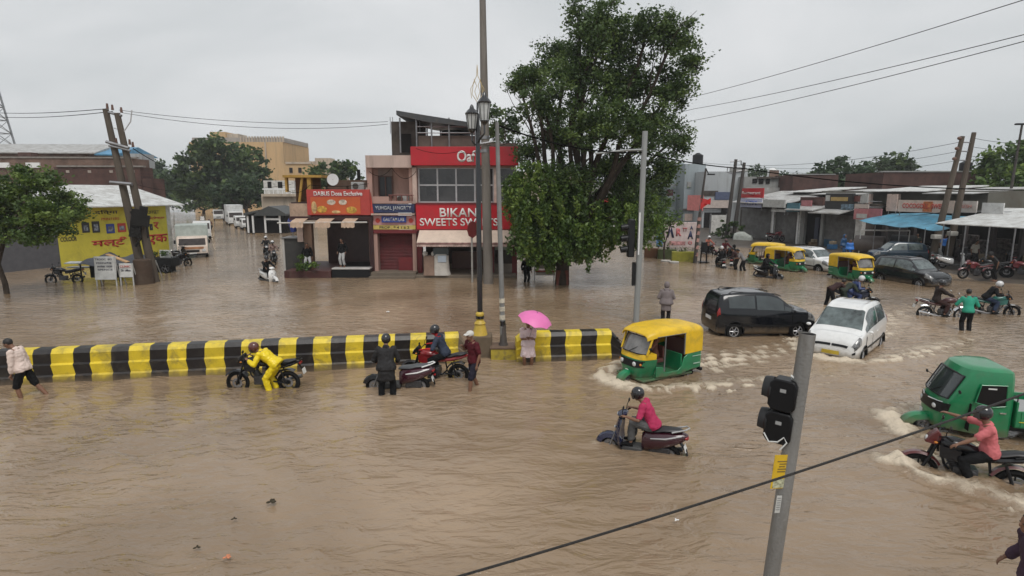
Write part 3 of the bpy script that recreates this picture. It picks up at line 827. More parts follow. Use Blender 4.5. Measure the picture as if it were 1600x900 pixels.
    for s in (1, -1):
        xm = st[pillar or 6][0] - 0.12
        g = MB(); g.ball((xm, s * (st[5][1] + 0.09), st[5][3] + 0.05), (0.045, 0.075, 0.05), 10, 8); g.build('mirror', paint, t)
        for dx in ((-0.42, -1.15) if len(axles) else ()):
            g = MB(); g.box((xm + dx - 0.15, s * (st[5][1] + 0.004), st[5][3] - 0.12), (0.16, 0.025, 0.025)); g.build('door_handle', paint, t, bevel=0.008)
            g = MB(); g.box((xm + dx + 0.42 - 0.02, s * (st[5][1] + 0.0), 0.62), (0.008, 0.012, 0.50)); g.build('door_seam', interior, body)
    if roofrail:
        for s in (1, -1):
            g = MB(); g.tube([(st[3][0], s * .50, st[3][5] + .02), (st[3][0] + .15, s * .52, st[4][5] + .075), (st[5][0], s * .52, st[5][5] + .08), (st[5][0] + .25, s * .50, st[5][5] + 0.0)], 0.018, 6)
            g.build('roof_rail', blackp, body)
    g = MB(); xr = st[0][0] - 0.02; g.box((xr, 0, 0.66), (0.02, 0.48, 0.11)); g.build('number_plate', plate, t)
    g = MB(); xf = st[-1][0] + 0.012; g.box((xf, 0, 0.40), (0.02, 0.48, 0.11)); g.build('number_plate', plate, t)
    return t
# ------------------------------------------------------------------ three-wheelers (+x front)
def auto_rickshaw(label, loc, rz, group='auto rickshaws in the floodwater', driver=None, hullc=None, roofc=None, wide=False):
    t = thing('auto_rickshaw', label, 'auto rickshaw', loc, rz, group)
    gr = hullc or mat('rickshaw_green', (0.006, 0.19, 0.075), 0.3, coat=0.4, var=0.15, dirt=0.3, tide=.40)
    ye = roofc or mat('rickshaw_yellow', (0.72, 0.46, 0.015), 0.42, var=0.1, dirt=0.3)
    # hull: cross sections rear to front
    def sect(x, w, zb, zt, wt=None):
        wt = wt or w
        return [(x, -w * .8, zb), (x, w * .8, zb), (x, w, zb + 0.10), (x, wt, zt), (x, wt - .035, zt), (x, w - .045, zb + .13), (x, -w + .045, zb + .13), (x, -wt + .035, zt), (x, -wt, zt), (x, -w, zb + .10)]
    b = MB()
    b.loft([sect(-1.28, .58, .42, .92), sect(-1.18, .63, .34, .94), sect(-0.72, .65, .30, .92), sect(-0.52, .65, .26, .80), sect(-0.44, .65, .24, .56),
            sect(-0.30, .65, .24, .46), sect(0.18, .64, .24, .46), sect(0.26, .63, .24, .62), sect(0.50, .61, .26, .66)])
    b.box((-1.27, 0, .66), (.04, 1.14, .52)); b.box((-0.46, 0, .60), (.04, 1.22, .60)); b.box((0.0, 0, .29), (1.9, 1.15, .06))
    b.build('hull', gr, t, bevel=0.012)
    b = MB(); rings = []                                             # nose below the windscreen
    for z, xf, w, r in ((.26, .92, .34, .22), (.45, 1.02, .42, .26), (.70, 1.03, .50, .28), (.86, .98, .54, .28)):
        ring = []
        for k in range(13):
            q = -PI / 2 + PI * k / 12
            ring.append((xf - r + r * math.cos(q) * 1.0, w * math.copysign(abs(math.sin(q)) ** .6, math.sin(q)), z))
        ring += [(0.48, w + .08, z), (0.48, -w - .08, z)]
        rings.append(ring)
    b.loft(rings); b.build('front_panel', gr, t)
    b = MB(); rings = []
    for z, xf, w, r in ((.862, .985, .545, .28), (.93, .96, .56, .27), (1.02, .92, .555, .26)):
        ring = []
        for k in range(13):
            q = -PI / 2 + PI * k / 12
            ring.append((xf - r + r * math.cos(q), w * math.copysign(abs(math.sin(q)) ** .6, math.sin(q)), z))
        ring += [(0.50, w + .05, z), (0.50, -w - .05, z)]
        rings.append(ring)
    b.loft(rings); b.build('front_cowl', ye, t)
    b = MB()                                                        # black lamp band
    rings = []
    for z, xf, w in ((.64, 1.045, .46), (.83, 1.01, .50)):
        rings.append([(xf - .28 + .285 * math.cos(q), (w + .02) * math.copysign(abs(math.sin(q)) ** .6, math.sin(q)), z) for q in [-PI / 2 * .9 + PI * .9 * k / 14 for k in range(15)]])
    b.loft(rings, closed=False)
    o = b.build('lamp_band', blackp, t); so = o.modifiers.new('s', 'SOLIDIFY'); so.thickness = .012
    for s in (1, -1):
        g = MB(); g.ball((1.02, .26 * s, .73), (.035, .07, .065), 12, 8); g.build('headlight', lampglass, t)
        g = MB(); g.ball((0.93, .43 * s, .73), (.03, .04, .035), 8, 6); g.build('indicator', amber, t)
    b = MB(); rings = []                                            # front mudguard, stretched forward
    for k in range(11):
        q = R(5) + R(165) * k / 10
        ex = 1.25 if math.cos(q) > 0 else 1.0
        rings.append([(1.02 + math.cos(q) * (0.27 + dz) * ex, y, 0.235 + math.sin(q) * (0.26 + dz)) for y, dz in ((-0.13, -0.10), (-0.11, 0.0), (-0.04, 0.03), (0.04, 0.03), (0.11, 0.0), (0.13, -0.10), (0.08, -0.03), (-0.08, -0.03))])
    b.loft(rings); b.build('front_mudguard', gr, t)
    wheel(t, 1.04, .225, .10, steel); 
    for s in (1, -1): wheel(t, -0.82, .225, .11, steel, y=.50 * s, disc=False)
    # canopy: soft roof
    def arch(x, w, z, h, sk):
        ring = []
        for k in range(17):
            q = PI * k / 16
            ring.append((x, w * math.copysign(abs(math.cos(q)) ** .45, math.cos(q)), z + h * math.sin(q) ** .8))
        return [(x, w + .004, z - sk)] + ring + [(x, -w - .004, z - sk)] + [(x, -w + .02, z - sk)] + [(p[0], p[1] * .965, p[2] - .022) for p in reversed(ring)] + [(x, w - .02, z - sk)]
    b = MB()
    b.loft([arch(-1.33, .56, 1.40, .16, .5), arch(-1.26, .635, 1.46, .18, .55), arch(-0.80, .65, 1.50, .20, .60), arch(-0.52, .65, 1.51, .205, .62)])
    b.box((-1.30, 0, 1.16), (.03, 1.12, .50))
    b.loft([arch(-0.53, .652, 1.51, .205, .02), arch(0.0, .645, 1.51, .21, .02), arch(0.45, .62, 1.50, .20, .02), arch(0.72, .575, 1.46, .17, .03), arch(0.80, .54, 1.43, .13, .03)])
    b.build('canopy', ye, t)
    b = MB()
    b.tube([(-.56, .655, 1.50), (0, .65, 1.50), (.5, .62, 1.49)], .010, 6); b.tube([(-.56, -.655, 1.50), (0, -.65, 1.50), (.5, -.62, 1.49)], .010, 6)
    for s in (1, -1):
        b.tube([(-0.53, .645 * s, .90), (-0.53, .645 * s, 1.50)], .022, 6); b.tube([(0.22, .625 * s, .5), (0.18, .61 * s, 1.49)], (.02, .016), 6)
    b.build('canopy_frame', mat('frame_grey', (.14, .14, .14), .5), t)
    b = MB()
    for s in (1, -1): b.tube([(.80, .545 * s, 1.0), (.62, .56 * s, 1.48)], (.034, .028), 8)
    b.build('windscreen_pillar', ye, t)
    b = MB()
    b.loft([[(.93 + .02 - (z - 1.02) * .50 - .16 * abs(y / .52) ** 3, y, z) for y in [-.52 + 1.04 * k / 12 for k in range(13)]] for z in (1.02, 1.17, 1.32, 1.47)], closed=False)
    ws = b.build('windscreen', mat('windscreen_glass', (.16, .155, .15), .12, spec=.9, var=.4, vscale=2), t); so = ws.modifiers.new('s', 'SOLIDIFY'); so.thickness = .008
    b = MB(); b.tube([(.952 - .16, -.52, 1.02), (.94, -.3, 1.02), (.95, 0, 1.02), (.94, .3, 1.02), (.79, .52, 1.02), (.58, .52, 1.46), (.72, .3, 1.47), (.73, 0, 1.475), (.72, -.3, 1.47), (.58, -.52, 1.46), (.79, -.52, 1.02)], .016, 6)
    b.tube([(.955, -.05, 1.03), (.88, .22, 1.20)], .007, 5)
    b.build('windscreen_frame', blackp, ws)
    b = MB(); b.box((-.72, 0, .62), (.46, 1.16, .16)); b.box((-.98, 0, .93), (.12, 1.14, .50), ry=R(-10)); b.box((.10, 0, .70), (.34, .62, .12)); b.box((-.06, 0, .93), (.07, .60, .34))
    b.build('seat', mat('rickshaw_seat', (.10, .03, .025), .55), t, bevel=.03)
    b = MB(); b.tube([(.66, -.28, 1.02), (.62, 0, 1.04), (.66, .28, 1.02)], .014, 6); b.tube([(.62, 0, 1.03), (.78, 0, .70)], .025, 6); b.build('steering_bar', blackp, t)
    for s in (1, -1): mirror(t, (.74, .57 * s, 1.05), (.84, .72 * s, 1.22))
    for s in (1, -1):
        g = MB(); g.box((-1.30, .50 * s, .58), (.03, .09, .14)); g.build('tail_lamp', redlamp, t, bevel=.01)
        g = MB(); g.box((-1.02, .0 + .66 * s, .80), (.36, .006, .018)); g.box((-1.02, .0 + .66 * s, .58), (.26, .006, .03)); g.build('side_stripe', mat('stripe_pale', (.4, .55, .45), .5), t)
    g = MB(); g.box((-1.30, 0, .50), (.015, .34, .12)); g.build('number_plate', plate_w, t)
    g = MB(); g.box((-1.33, 0, .33), (.10, 1.16, .09)); g.build('rear_bumper', blackp, t, bevel=.02)
    g = MB(); g.box((1.055, -.0, .50), (.012, .11, .08)); g.build('badge', plate_w, t, bevel=.003)
    if driver:
        person(driver, loc, rz, pelvis=(.08, 0, .80), lean=6, hands=[(.60, .24, 1.02), (.60, -.24, 1.02)], feet=[(.52, .14, .40), (.52, -.14, .40)],
               top=mat('driver_shirt', (.16, .07, .05), .8), bottom=mat('driver_trousers', (.04, .04, .05), .8), kneep=(1, 0, .6))
    return t

def cargo_rickshaw(label, loc, rz):
    t = thing('cargo_rickshaw', label, 'cargo rickshaw', loc, rz, scale=.93)
    gr = mat('cargo_green', (.008, .20, .075), .3, coat=.5, var=.12, dirt=.25, tide=.42)
    b = MB(); rings = []                                            # cab, sections from the floor up
    for z, xf, xr, wf, wr_, r in ((.30, 1.02, -.30, .40, .66, .26), (.60, 1.08, -.30, .50, .68, .28), (.95, 1.02, -.30, .58, .69, .28), (1.05, .98, -.30, .59, .69, .26),
                             (1.38, .80, -.29, .58, .67, .22), (1.64, .66, -.28, .57, .66, .20), (1.745, .60, -.27, .54, .63, .20), (1.79, .52, -.23, .47, .56, .18), (1.805, .40, -.15, .36, .42, .14)):
        ring = []
        for k in range(13):
            q = -PI / 2 + PI * k / 12
            ring.append((xf - r + r * math.cos(q), wf * math.copysign(abs(math.sin(q)) ** .6, math.sin(q)), z))
        ring += [(.2, wr_, z), (xr + .06, wr_, z), (xr, wr_ - .05, z), (xr, -wr_ + .05, z), (xr + .06, -wr_, z), (.2, -wr_, z)]
        rings.append(ring)
    b.loft(rings); body = b.build('cab', gr, t, angle=30)
    b = MB()
    b.loft([[(1.005 - (z - 1.03) * .52 - .10 * abs(y / .53) ** 3.2, y, z) for y in [-.53 + 1.06 * k / 12 for k in range(13)]] for z in (1.06, 1.22, 1.40, 1.60)], closed=False)
    ws = b.build('windscreen', glass, t); so = ws.modifiers.new('s', 'SOLIDIFY'); so.thickness = .012
    b = MB(); b.tube([(.895, -.535, 1.05), (.98, -.32, 1.05), (1.0, 0, 1.05), (.98, .32, 1.05), (.895, .535, 1.05), (.625, .535, 1.58), (.69, .3, 1.61), (.705, 0, 1.615), (.69, -.3, 1.61), (.625, -.535, 1.58), (.895, -.535, 1.05)], .018, 6)
    b.tube([(1.0, -.05, 1.06), (.90, .24, 1.25)], .008, 5); b.build('windscreen_frame', blackp, ws)
    b = MB(); rings = []
    for z, xf, w in ((.70, 1.085, .53), (.93, 1.05, .57)):
        rings.append([(xf - .28 + .29 * math.cos(q), (w + .015) * math.copysign(abs(math.sin(q)) ** .6, math.sin(q)), z) for q in [-PI / 2 * .86 + PI * .86 * k / 14 for k in range(15)]])
    b.loft(rings, closed=False); o = b.build('lamp_band', blackp, t); so = o.modifiers.new('s', 'SOLIDIFY'); so.thickness = .014
    for s in (1, -1):
        g = MB(); g.ball((1.045, .30 * s, .80), (.035, .08, .06), 12, 8); g.build('headlight', lampglass, t)
        g = MB(); g.tube([(1.09, .10 * s, .935), (1.0, .38 * s, .935), (.86, .53 * s, .935)], .016, 6); g.build('lamp_trim', chrome, t)
        # side windows and open door gap
        g = MB(); g.prism([(.44, 1.06), (.36, 1.46), (-.12, 1.48), (-.14, 1.02), (.1, .98)], .672 * s, .702 * s); g.build('side_window', interior, t)
        g = MB(); g.tube([(.44, .705 * s, 1.06), (.36, .70 * s, 1.46), (-.12, .70 * s, 1.48), (-.14, .705 * s, 1.02), (.1, .708 * s, .98), (.44, .705 * s, 1.06)], .014, 6); g.build('window_frame', gr, t)
        g = MB(); g.box((.15, .695 * s, 1.39), (.16, .03, .03)); g.build('door_label', plate_w, t)
        g = MB(); g.box((-.10, .70 * s, .86), (.12, .03, .025)); g.build('door_handle', chrome, t)
        g = MB(); g.box((.50, .62 * s, .70), (.01, .16, .62)); g.build('door_seam', interior, t)
        mirror(t, (.72, .60 * s, 1.20), (.80, .80 * s, 1.30))
    b = MB(); rings = []
    for k in range(11):
        q = R(5) + R(165) * k / 10; ex = 1.45 if math.cos(q) > 0 else 1.0
        rings.append([(1.10 + math.cos(q) * (0.30 + dz) * ex, y, 0.24 + math.sin(q) * (0.26 + dz)) for y, dz in ((-0.15, -0.12), (-0.13, 0.0), (-0.05, 0.03), (0.05, 0.03), (0.13, 0.0), (0.15, -0.12), (0.08, -0.03), (-0.08, -0.03))])
    b.loft(rings); b.build('front_mudguard', gr, t)
    wheel(t, 1.10, .24, .11, steel)
    for s in (1, -1): wheel(t, -1.35, .26, .13, steel, y=.58 * s, disc=False)
    b = MB()
    b.box((-1.20, 0, .58), (1.70, 1.40, .06))
    for s in (1, -1): b.box((-1.20, .70 * s, .76), (1.70, .035, .36))
    b.box((-.36, 0, .86), (.035, 1.40, .54)); b.box((-2.05, 0, .76), (.035, 1.40, .36))
    for s in (1, -1):
        for k in range(6): b.box((-.45 - k * .3, .722 * s, .76), (.03, .02, .36))
    b.build('cargo_bed', gr, t, bevel=.006)
    b = MB()
    for s in (1, -1): b.box((-1.2, .735 * s, .70), (1.6, .005, .018))
    b.build('bed_stripe', mat('yellow_line', (.6, .45, .03), .5), t)
    b = MB(); b.box((-.9, .05, .72), (1.1, 1.2, .22)); b.build('load_cover', mat('grey_sheet', (.35, .35, .35), .6, bump=.6, bscale=6), t, bevel=.04)
    b = MB(); b.tube([(-.36, -.66, 1.10), (-.36, -.66, 1.22), (-.36, .66, 1.22), (-.36, .66, 1.10)], .014, 6); b.box((-1.0, 0, .42), (1.9, .7, .14)); b.build('chassis', blackp, t)
    g = MB(); g.box((1.085, -.20, .52), (.012, .14, .10)); g.build('badge', plate_w, t, bevel=.003)
    return t

# ------------------------------------------------------------------ vegetation
def leaf_mesh(name, pts, nrm_c, size, m, parent, tones, droop=0.0, aspect=1.6):
    """many separate leaf-sprig faces at pts (N,3)"""
    n = len(pts)
    a = NR.normal(size=(n, 3)); a[:, 2] *= 0.7; a[:, 2] -= droop
    a /= np.linalg.norm(a, axis=1)[:, None]
    c = NR.normal(size=(n, 3)); b = np.cross(a, c); b /= np.linalg.norm(b, axis=1)[:, None]
    s = size * NR.uniform(0.6, 1.35, (n, 1))
    L = a * s * aspect * .5; W = b * s * .5
    nn = np.cross(a, b) * s * .18
    v = np.stack([pts - L, pts + W * .9 + nn, pts + L, pts - W * .9 + nn], 1).reshape(-1, 3)
    me = bpy.data.meshes.new(name)
    me.vertices.add(4 * n); me.vertices.foreach_set('co', v.ravel())
    me.loops.add(4 * n); me.loops.foreach_set('vertex_index', np.arange(4 * n))
    me.polygons.add(n); me.polygons.foreach_set('loop_start', np.arange(0, 4 * n, 4)); me.polygons.foreach_set('loop_total', np.full(n, 4))
    me.update(calc_edges=True)
    at = me.attributes.new('tone', 'FLOAT', 'FACE'); at.data.foreach_set('value', np.clip(tones, 0, 1).astype(np.float32))
    me.materials.append(m)
    o = bpy.data.objects.new(name, me); col.objects.link(o); o.parent = parent
    return o

def clumps(lobes, per, clump_r, leaves, shell=0.55):
    """lobes: (x,y,z,rx,ry,rz).  returns points and a per-clump tone"""
    P, Tn = [], []
    for (x, y, z, rx, ry, rz) in lobes:
        k = max(3, int(per * (rx * ry * rz) ** (2 / 3.0)))
        d = NR.normal(size=(k, 3)); d /= np.linalg.norm(d, axis=1)[:, None]
        rad = NR.uniform(shell, 1.04, (k, 1)) ** 1.0
        c = d * rad * np.array([rx, ry, rz]) + np.array([x, y, z])
        for q in c:
            n = int(leaves * NR.uniform(.6, 1.4)); r = clump_r * NR.uniform(.6, 1.3)
            e = NR.normal(size=(n, 3)) * r * np.array([.55, .55, .38])
            P.append(q + e); Tn.append(np.clip(NR.uniform(.1, .9) + NR.normal(size=n) * .13, 0, 1))
    return np.concatenate(P), np.concatenate(Tn)

bark = mat('bark', (.055, .042, .032), .9, bump=.8, bscale=14, var=.3)
def branches(b, p0, p1, r0, r1, bend=.12, n=6):
    p0, p1 = Vector(p0), Vector(p1); L = (p1 - p0).length
    j = [Vector((random.uniform(-1, 1), random.uniform(-1, 1), random.uniform(-.4, .6))) * L * bend for _ in range(2)]
    pts = []
    for i in range(n + 1):
        u = i / n
        pts.append(p0.lerp(p1, u) + j[0] * math.sin(PI * u) + j[1] * math.sin(2 * PI * u) * .4)
    b.tube(pts, [r0 + (r1 - r0) * i / n for i in range(n + 1)], 8)
    return pts

def tree(label, base, height, lobes, lm, cat='tree', name='tree', group=None, per=10, cr_=.5, leaves=26, leaf=.17, trunk_r=.2, limbs=8, fork=.35, shell=.5, droop=0.0):
    t = thing(name, label, cat, base, 0, group)
    b = MB(); L = [(x - base[0], y - base[1], z - base[2], rx, ry, rz) for x, y, z, rx, ry, rz in lobes]
    top = Vector((random.uniform(-.1, .1), 0, height * fork))
    branches(b, (0, 0, -.4), top, trunk_r, trunk_r * .75, .03)
    for (x, y, z, rx, ry, rz) in L[:limbs]:
        pts = branches(b, top, (x, y, z), trunk_r * .55, trunk_r * .12, .08)
        for _ in range(4):
            q = pts[random.randint(3, 6)]
            branches(b, q, (x + random.uniform(-rx, rx) * .8, y + random.uniform(-ry, ry) * .8, z + random.uniform(-rz, rz) * .8), trunk_r * .14, .012, .1, 4)
    b.build('trunk', bark, t)
    P, Tn = clumps(L, per, cr_, leaves, shell)
    leaf_mesh('crown', P, None, leaf, lm, t, Tn, droop)
    return t

# ------------------------------------------------------------------ poles and wires
concrete = mat('pole_concrete', (.19, .17, .15), .85, var=.15, dirt=.55, vscale=2.5, streak=True, bump=.3, bscale=40)
def wire(name, label, pts, r=.012, m=None, sag=0.0, group='overhead wires', cat='wire', n=24, lean=None):
    b = MB(); out = []
    pts = [Vector(p) for p in pts]
    for i in range(len(pts) - 1):
        a, c = pts[i], pts[i + 1]; s = sag[i] if hasattr(sag, '__len__') else sag
        for k in range(n + (i == len(pts) - 2)):
            u = k / n; p = a.lerp(c, u); p.z -= 4 * s * u * (1 - u); out.append(p)
    o0 = out[0].copy()
    b.tube([p - o0 for p in out], r, 6)
    o = b.build(name, m or mat('cable_black', (.015, .015, .015), .6), None); o.location = o0
    return tag(o, label, cat, group)
def member(b, p, q, r, n=8, mi=0): b.cyl(p, q, r, r, n, mi)

# ------------------------------------------------------------------ small building helpers
def panel(parent, x0, x1, z0, z1, m, name='wall_panel', y=0.0, th=.05, bevel=0.0):
    b = MB(); b.span((x0, y - th / 2, z0), (x1, y + th / 2, z1))
    return b.build(name, m, parent, bevel=bevel)
def window(parent, x0, x1, z0, z1, y=0.0, frame=None, pane=None, nx=2, nz=1, fw=.05, name='window'):
    b = MB(); fr = frame or mat('window_frame_white', (.6, .6, .58), .5)
    for i in range(nx + 1):
        x = x0 + (x1 - x0) * i / nx; b.box((x, y - .03, (z0 + z1) / 2), (fw, .07, z1 - z0 + fw))
    for j in range(nz + 1):
        z = z0 + (z1 - z0) * j / nz; b.box(((x0 + x1) / 2, y - .032, z), (x1 - x0, .06, fw))
    f = b.build(name, fr, parent)
    g = MB(); g.span((x0, y - .012, z0), (x1, y + .012, z1)); g.build('pane', pane or mat('window_glass', (.05, .055, .055), .1, spec=.8, var=.4, vscale=.8), f)
    return f
def fbox(parent, F, px0, px1, py0, py1, depth, m, name, off=0.0, pym=None, z0=None, z1=None, bevel=0.0):
    """box on facade F whose front face spans the given sight lines"""
    pm = pym if pym is not None else (py0 + py1) / 2
    xa, _ = F.at(px0, pm, off); xb, _ = F.at(px1, pm, off)
    xm = (px0 + px1) / 2
    zt = F.at(xm, py0, off)[1] if z1 is None else z1
    zb = F.at(xm, py1, off)[1] if z0 is None else z0
    b = MB(); b.span((xa, off, zb), (xb, off + depth, zt))
    return b.build(name, m, parent, bevel=bevel)
# ================================================================== THE SETTING
WD = 0.22                                                           # depth of the flood over the road
# things that push the water about: x, y, heading, half width, length, strength
WAKES = []
def wake(p, rz, w, L, k): WAKES.append((p.x, p.y, rz, w, L, k))
def at(px, py, dz=-WD):
    g = G(px, py); g.z = dz
    return g
P_AUTO = at(1022, 584); A_AUTO = R(209)
P_SUV = at(1180, 517, -.13); A_SUV = R(2)
P_WHITE = at(1322, 541); A_WHITE = R(226)
P_CARGO = at(1526, 668, -.22); A_CARGO = R(166)
P_BIKE = at(1508, 740, -.42); A_BIKE = R(152)
P_SCOOT = at(999, 697, -.30); A_SCOOT = R(156)
wake(P_AUTO, A_AUTO, .66, 1.35, 1.7); wake(P_SUV, A_SUV, .8, 1.9, .35); wake(P_WHITE, A_WHITE, .80, 1.8, 1.7)
wake(P_CARGO, A_CARGO, .65, 1.5, 1.4); wake(P_BIKE, A_BIKE, .26, 1.0, 1.6); wake(P_SCOOT, A_SCOOT, .25, .85, .25)
for px, py, a, w, L, k in ((1475, 490, -18, .2, .9, .4), (1553, 492, -20, .2, .9, .4), (1335, 476, -20, .2, .9, .3), (1200, 432, -50, .2, .8, .3), (421, 435, -60, .2, .8, .25), (1425, 442, -78, .8, 1.9, .3), (42, 614, 185, .14, .25, .5), (740, 598, 200, .14, .2, .15)):
    wake(at(px, py), R(a), w, L, k)

def water_height(X, Y):
    """ripples, and the bow waves and churn of everything moving; returns height and foam"""
    H = np.zeros_like(X); F = np.zeros_like(X)
    wx = X + .45 * np.sin(Y * .55 + 1) + .25 * np.sin(X * .9 + Y * .35) ; wy = Y + .45 * np.sin(X * .42 + 2) + .22 * np.sin(Y * .8 - X * .5)
    rs = np.random.RandomState(3)
    for i in range(26):
        lam = .34 * (1.13 ** i) * rs.uniform(.85, 1.15)
        th = PI / 2 + rs.normal() * .55
        k = 2 * PI / lam
        ph = (wx * math.cos(th) + wy * math.sin(th)) * k + rs.uniform(0, 6.3)
        am = .0094 * lam ** .62
        grp = .55 + .45 * np.sin(X * rs.uniform(.15, .5) + Y * rs.uniform(.1, .4) + rs.uniform(0, 6))
        s = np.sin(ph)
        H += am * grp * (1.1 - 2 * np.sqrt(s * s + .06) if i % 2 else s)
    dist = np.hypot(X, Y)
    calm = np.clip((dist - 3) / 11, .35, 1.0)
    H *= calm
    nz = np.zeros_like(X)
    for i in range(14):
        th = rs.uniform(0, 2 * PI); k = 2 * PI / rs.uniform(.16, .7)
        nz += np.sin((X * math.cos(th) + Y * math.sin(th)) * k + 1.3 * np.sin(X * 1.7 + i) + 1.1 * np.sin(Y * 2.1 + i * 2) + rs.uniform(0, 6))
    nz /= 3.2
    for (cx, cy, a, w, L, k) in WAKES:
        dx, dy = X - cx, Y - cy
        u = dx * math.cos(a) + dy * math.sin(a); v = -dx * math.sin(a) + dy * math.cos(a)
        if L < .5:
            r = np.hypot(u + .25, v * 1.3); f = np.exp(-(r / .28) ** 2) * k
            H += .05 * f * (1 + nz); F = np.maximum(F, f * (1.0 + .4 * nz)); H += .012 * k * np.sin(np.hypot(dx, dy) * 14) * np.exp(-np.hypot(dx, dy) / 1.2)
            continue
        s = L - u                                                    # distance behind the bow
        spread = np.where(s > 0, w * 1.08 + .36 * np.sqrt(np.maximum(s, 0) * w) * .9 + s * .16, 0)
        for sg in (1, -1):
            e = v * sg - spread - .12 * nz * np.clip(s, 0, 2)
            wid = .10 + .06 * np.clip(s, 0, 4)
            fade = np.clip((s + .12) / .35, 0, 1) * np.exp(-np.maximum(s, 0) / (2.0 * L + 1.0))
            ridge = np.exp(-(e / wid) ** 2) * fade * k
            H += .050 * ridge * (1 + .22 * nz)
            H += .028 * k * np.sin(e * 2 * PI / .42) * np.exp(-(e / .8) ** 2) * fade
            band = np.exp(-((e + .05) / (wid * 1.7)) ** 2) * fade * k
            F = np.maximum(F, band * (.78 + .45 * nz))
        bow = np.exp(-((s + .05) / .34) ** 2) * np.exp(-(v / (w * 1.15)) ** 4) * k
        H += .075 * bow * (1 + .4 * nz); F = np.maximum(F, bow * (1.0 + .3 * nz))
        tr = np.clip((s - 2 * L) / .4, 0, 1) * np.exp(-np.maximum(s - 2 * L, 0) / (1.6 * k * L + .6)) * np.exp(-(v / (w * 1.1)) ** 2) * k
        H += .03 * tr * nz; F = np.maximum(F, tr * (.55 + .5 * nz))
    return H, F

def axis(parts):
    out = [parts[0][0]]
    for a, b, n in parts: out += list(np.linspace(a, b, n + 1)[1:])
    return np.array(out)
xs = np.concatenate([-np.geomspace(400, 17, 60), np.linspace(-17, 19, 520)[1:], np.geomspace(19.2, 400, 60)])
ys = np.concatenate([np.linspace(-6, 3.4, 12), np.geomspace(3.5, 60, 420), np.geomspace(61, 700, 60)])
X, Y = np.meshgrid(xs, ys)
Hh, Ff = water_height(X, Y)
cell = np.maximum(np.gradient(ys)[:, None], 0.0)
Hh *= np.clip(1.35 - cell / .16, 0.0, 1.0) * np.clip(1 - (np.abs(X - 1) - 17.5) / 3, 0, 1)
nx, ny = len(xs), len(ys)
co = np.stack([X, Y, Hh], -1).reshape(-1, 3)
ii = np.arange(ny - 1)[:, None] * nx + np.arange(nx - 1)[None, :]
fc = np.stack([ii, ii + 1, ii + nx + 1, ii + nx], -1).reshape(-1, 4)
me = bpy.data.meshes.new('flood_water')
me.vertices.add(len(co)); me.vertices.foreach_set('co', co.ravel())
me.loops.add(fc.size); me.loops.foreach_set('vertex_index', fc.ravel())
me.polygons.add(len(fc)); me.polygons.foreach_set('loop_start', np.arange(0, fc.size, 4)); me.polygons.foreach_set('loop_total', np.full(len(fc), 4))
me.update(calc_edges=True)
me.polygons.foreach_set('use_smooth', np.ones(len(fc), bool))
att = me.attributes.new('foam', 'FLOAT', 'POINT'); att.data.foreach_set('value', np.clip(Ff, 0, 1.5).ravel().astype(np.float32))
m = bpy.data.materials.new('muddy_water'); m.use_nodes = True
nt = m.node_tree; bs = nt.nodes['Principled BSDF']; NL = nt.links.new
def N(t, **k):
    n = nt.nodes.new(t)
    for a, b in k.items(): setattr(n, a, b)
    return n
tc = N('ShaderNodeTexCoord')
n1 = N('ShaderNodeTexNoise'); n1.inputs['Scale'].default_value = .13; n1.inputs['Detail'].default_value = 7; n1.inputs['Distortion'].default_value = 1.2
r1 = N('ShaderNodeValToRGB')
r1.color_ramp.elements[0].position = .32; r1.color_ramp.elements[0].color = (.185, .127, .077, 1)
r1.color_ramp.elements[1].position = .70; r1.color_ramp.elements[1].color = (.360, .262, .174, 1)
NL(tc.outputs['Object'], n1.inputs['Vector']); NL(n1.outputs['Fac'], r1.inputs[0])
fo = N('ShaderNodeAttribute', attribute_name='foam')
n2 = N('ShaderNodeTexNoise'); n2.inputs['Scale'].default_value = 12; n2.inputs['Detail'].default_value = 9; n2.inputs['Roughness'].default_value = .75; n2.inputs['Distortion'].default_value = .8
NL(tc.outputs['Object'], n2.inputs['Vector'])
ma = N('ShaderNodeMath', operation='ADD'); NL(fo.outputs['Fac'], ma.inputs[0]); NL(n2.outputs['Fac'], ma.inputs[1])
r2 = N('ShaderNodeMapRange'); r2.inputs['From Min'].default_value = .72; r2.inputs['From Max'].default_value = 1.48
NL(ma.outputs[0], r2.inputs['Value'])
mx = N('ShaderNodeMix', data_type='RGBA'); mx.inputs[7].default_value = (.66, .56, .43, 1)
mg = N('ShaderNodeMath', operation='MULTIPLY'); 
gt = N('ShaderNodeMapRange'); gt.inputs['From Min'].default_value = .06; gt.inputs['From Max'].default_value = .25
NL(fo.outputs['Fac'], gt.inputs['Value']); NL(r2.outputs[0], mg.inputs[0]); NL(gt.outputs[0], mg.inputs[1])
NL(mg.outputs[0], mx.inputs[0]); NL(r1.outputs[0], mx.inputs[6]); NL(mx.outputs[2], bs.inputs['Base Color'])
rr = N('ShaderNodeMapRange'); rr.inputs['To Min'].default_value = .05; rr.inputs['To Max'].default_value = .55
NL(mg.outputs[0], rr.inputs['Value']); NL(rr.outputs[0], bs.inputs['Roughness'])
bs.inputs['IOR'].default_value = 1.52
mp = N('ShaderNodeMapping'); mp.inputs['Scale'].default_value = (.62, 1.45, 1); mp.inputs['Rotation'].default_value = (0, 0, R(-6))
n3 = N('ShaderNodeTexNoise'); n3.inputs['Scale'].default_value = 2.3; n3.inputs['Detail'].default_value = 4; n3.inputs['Roughness'].default_value = .5; n3.inputs['Distortion'].default_value = 1.0
n4 = N('ShaderNodeTexNoise'); n4.inputs['Scale'].default_value = 7; n4.inputs['Detail'].default_value = 3
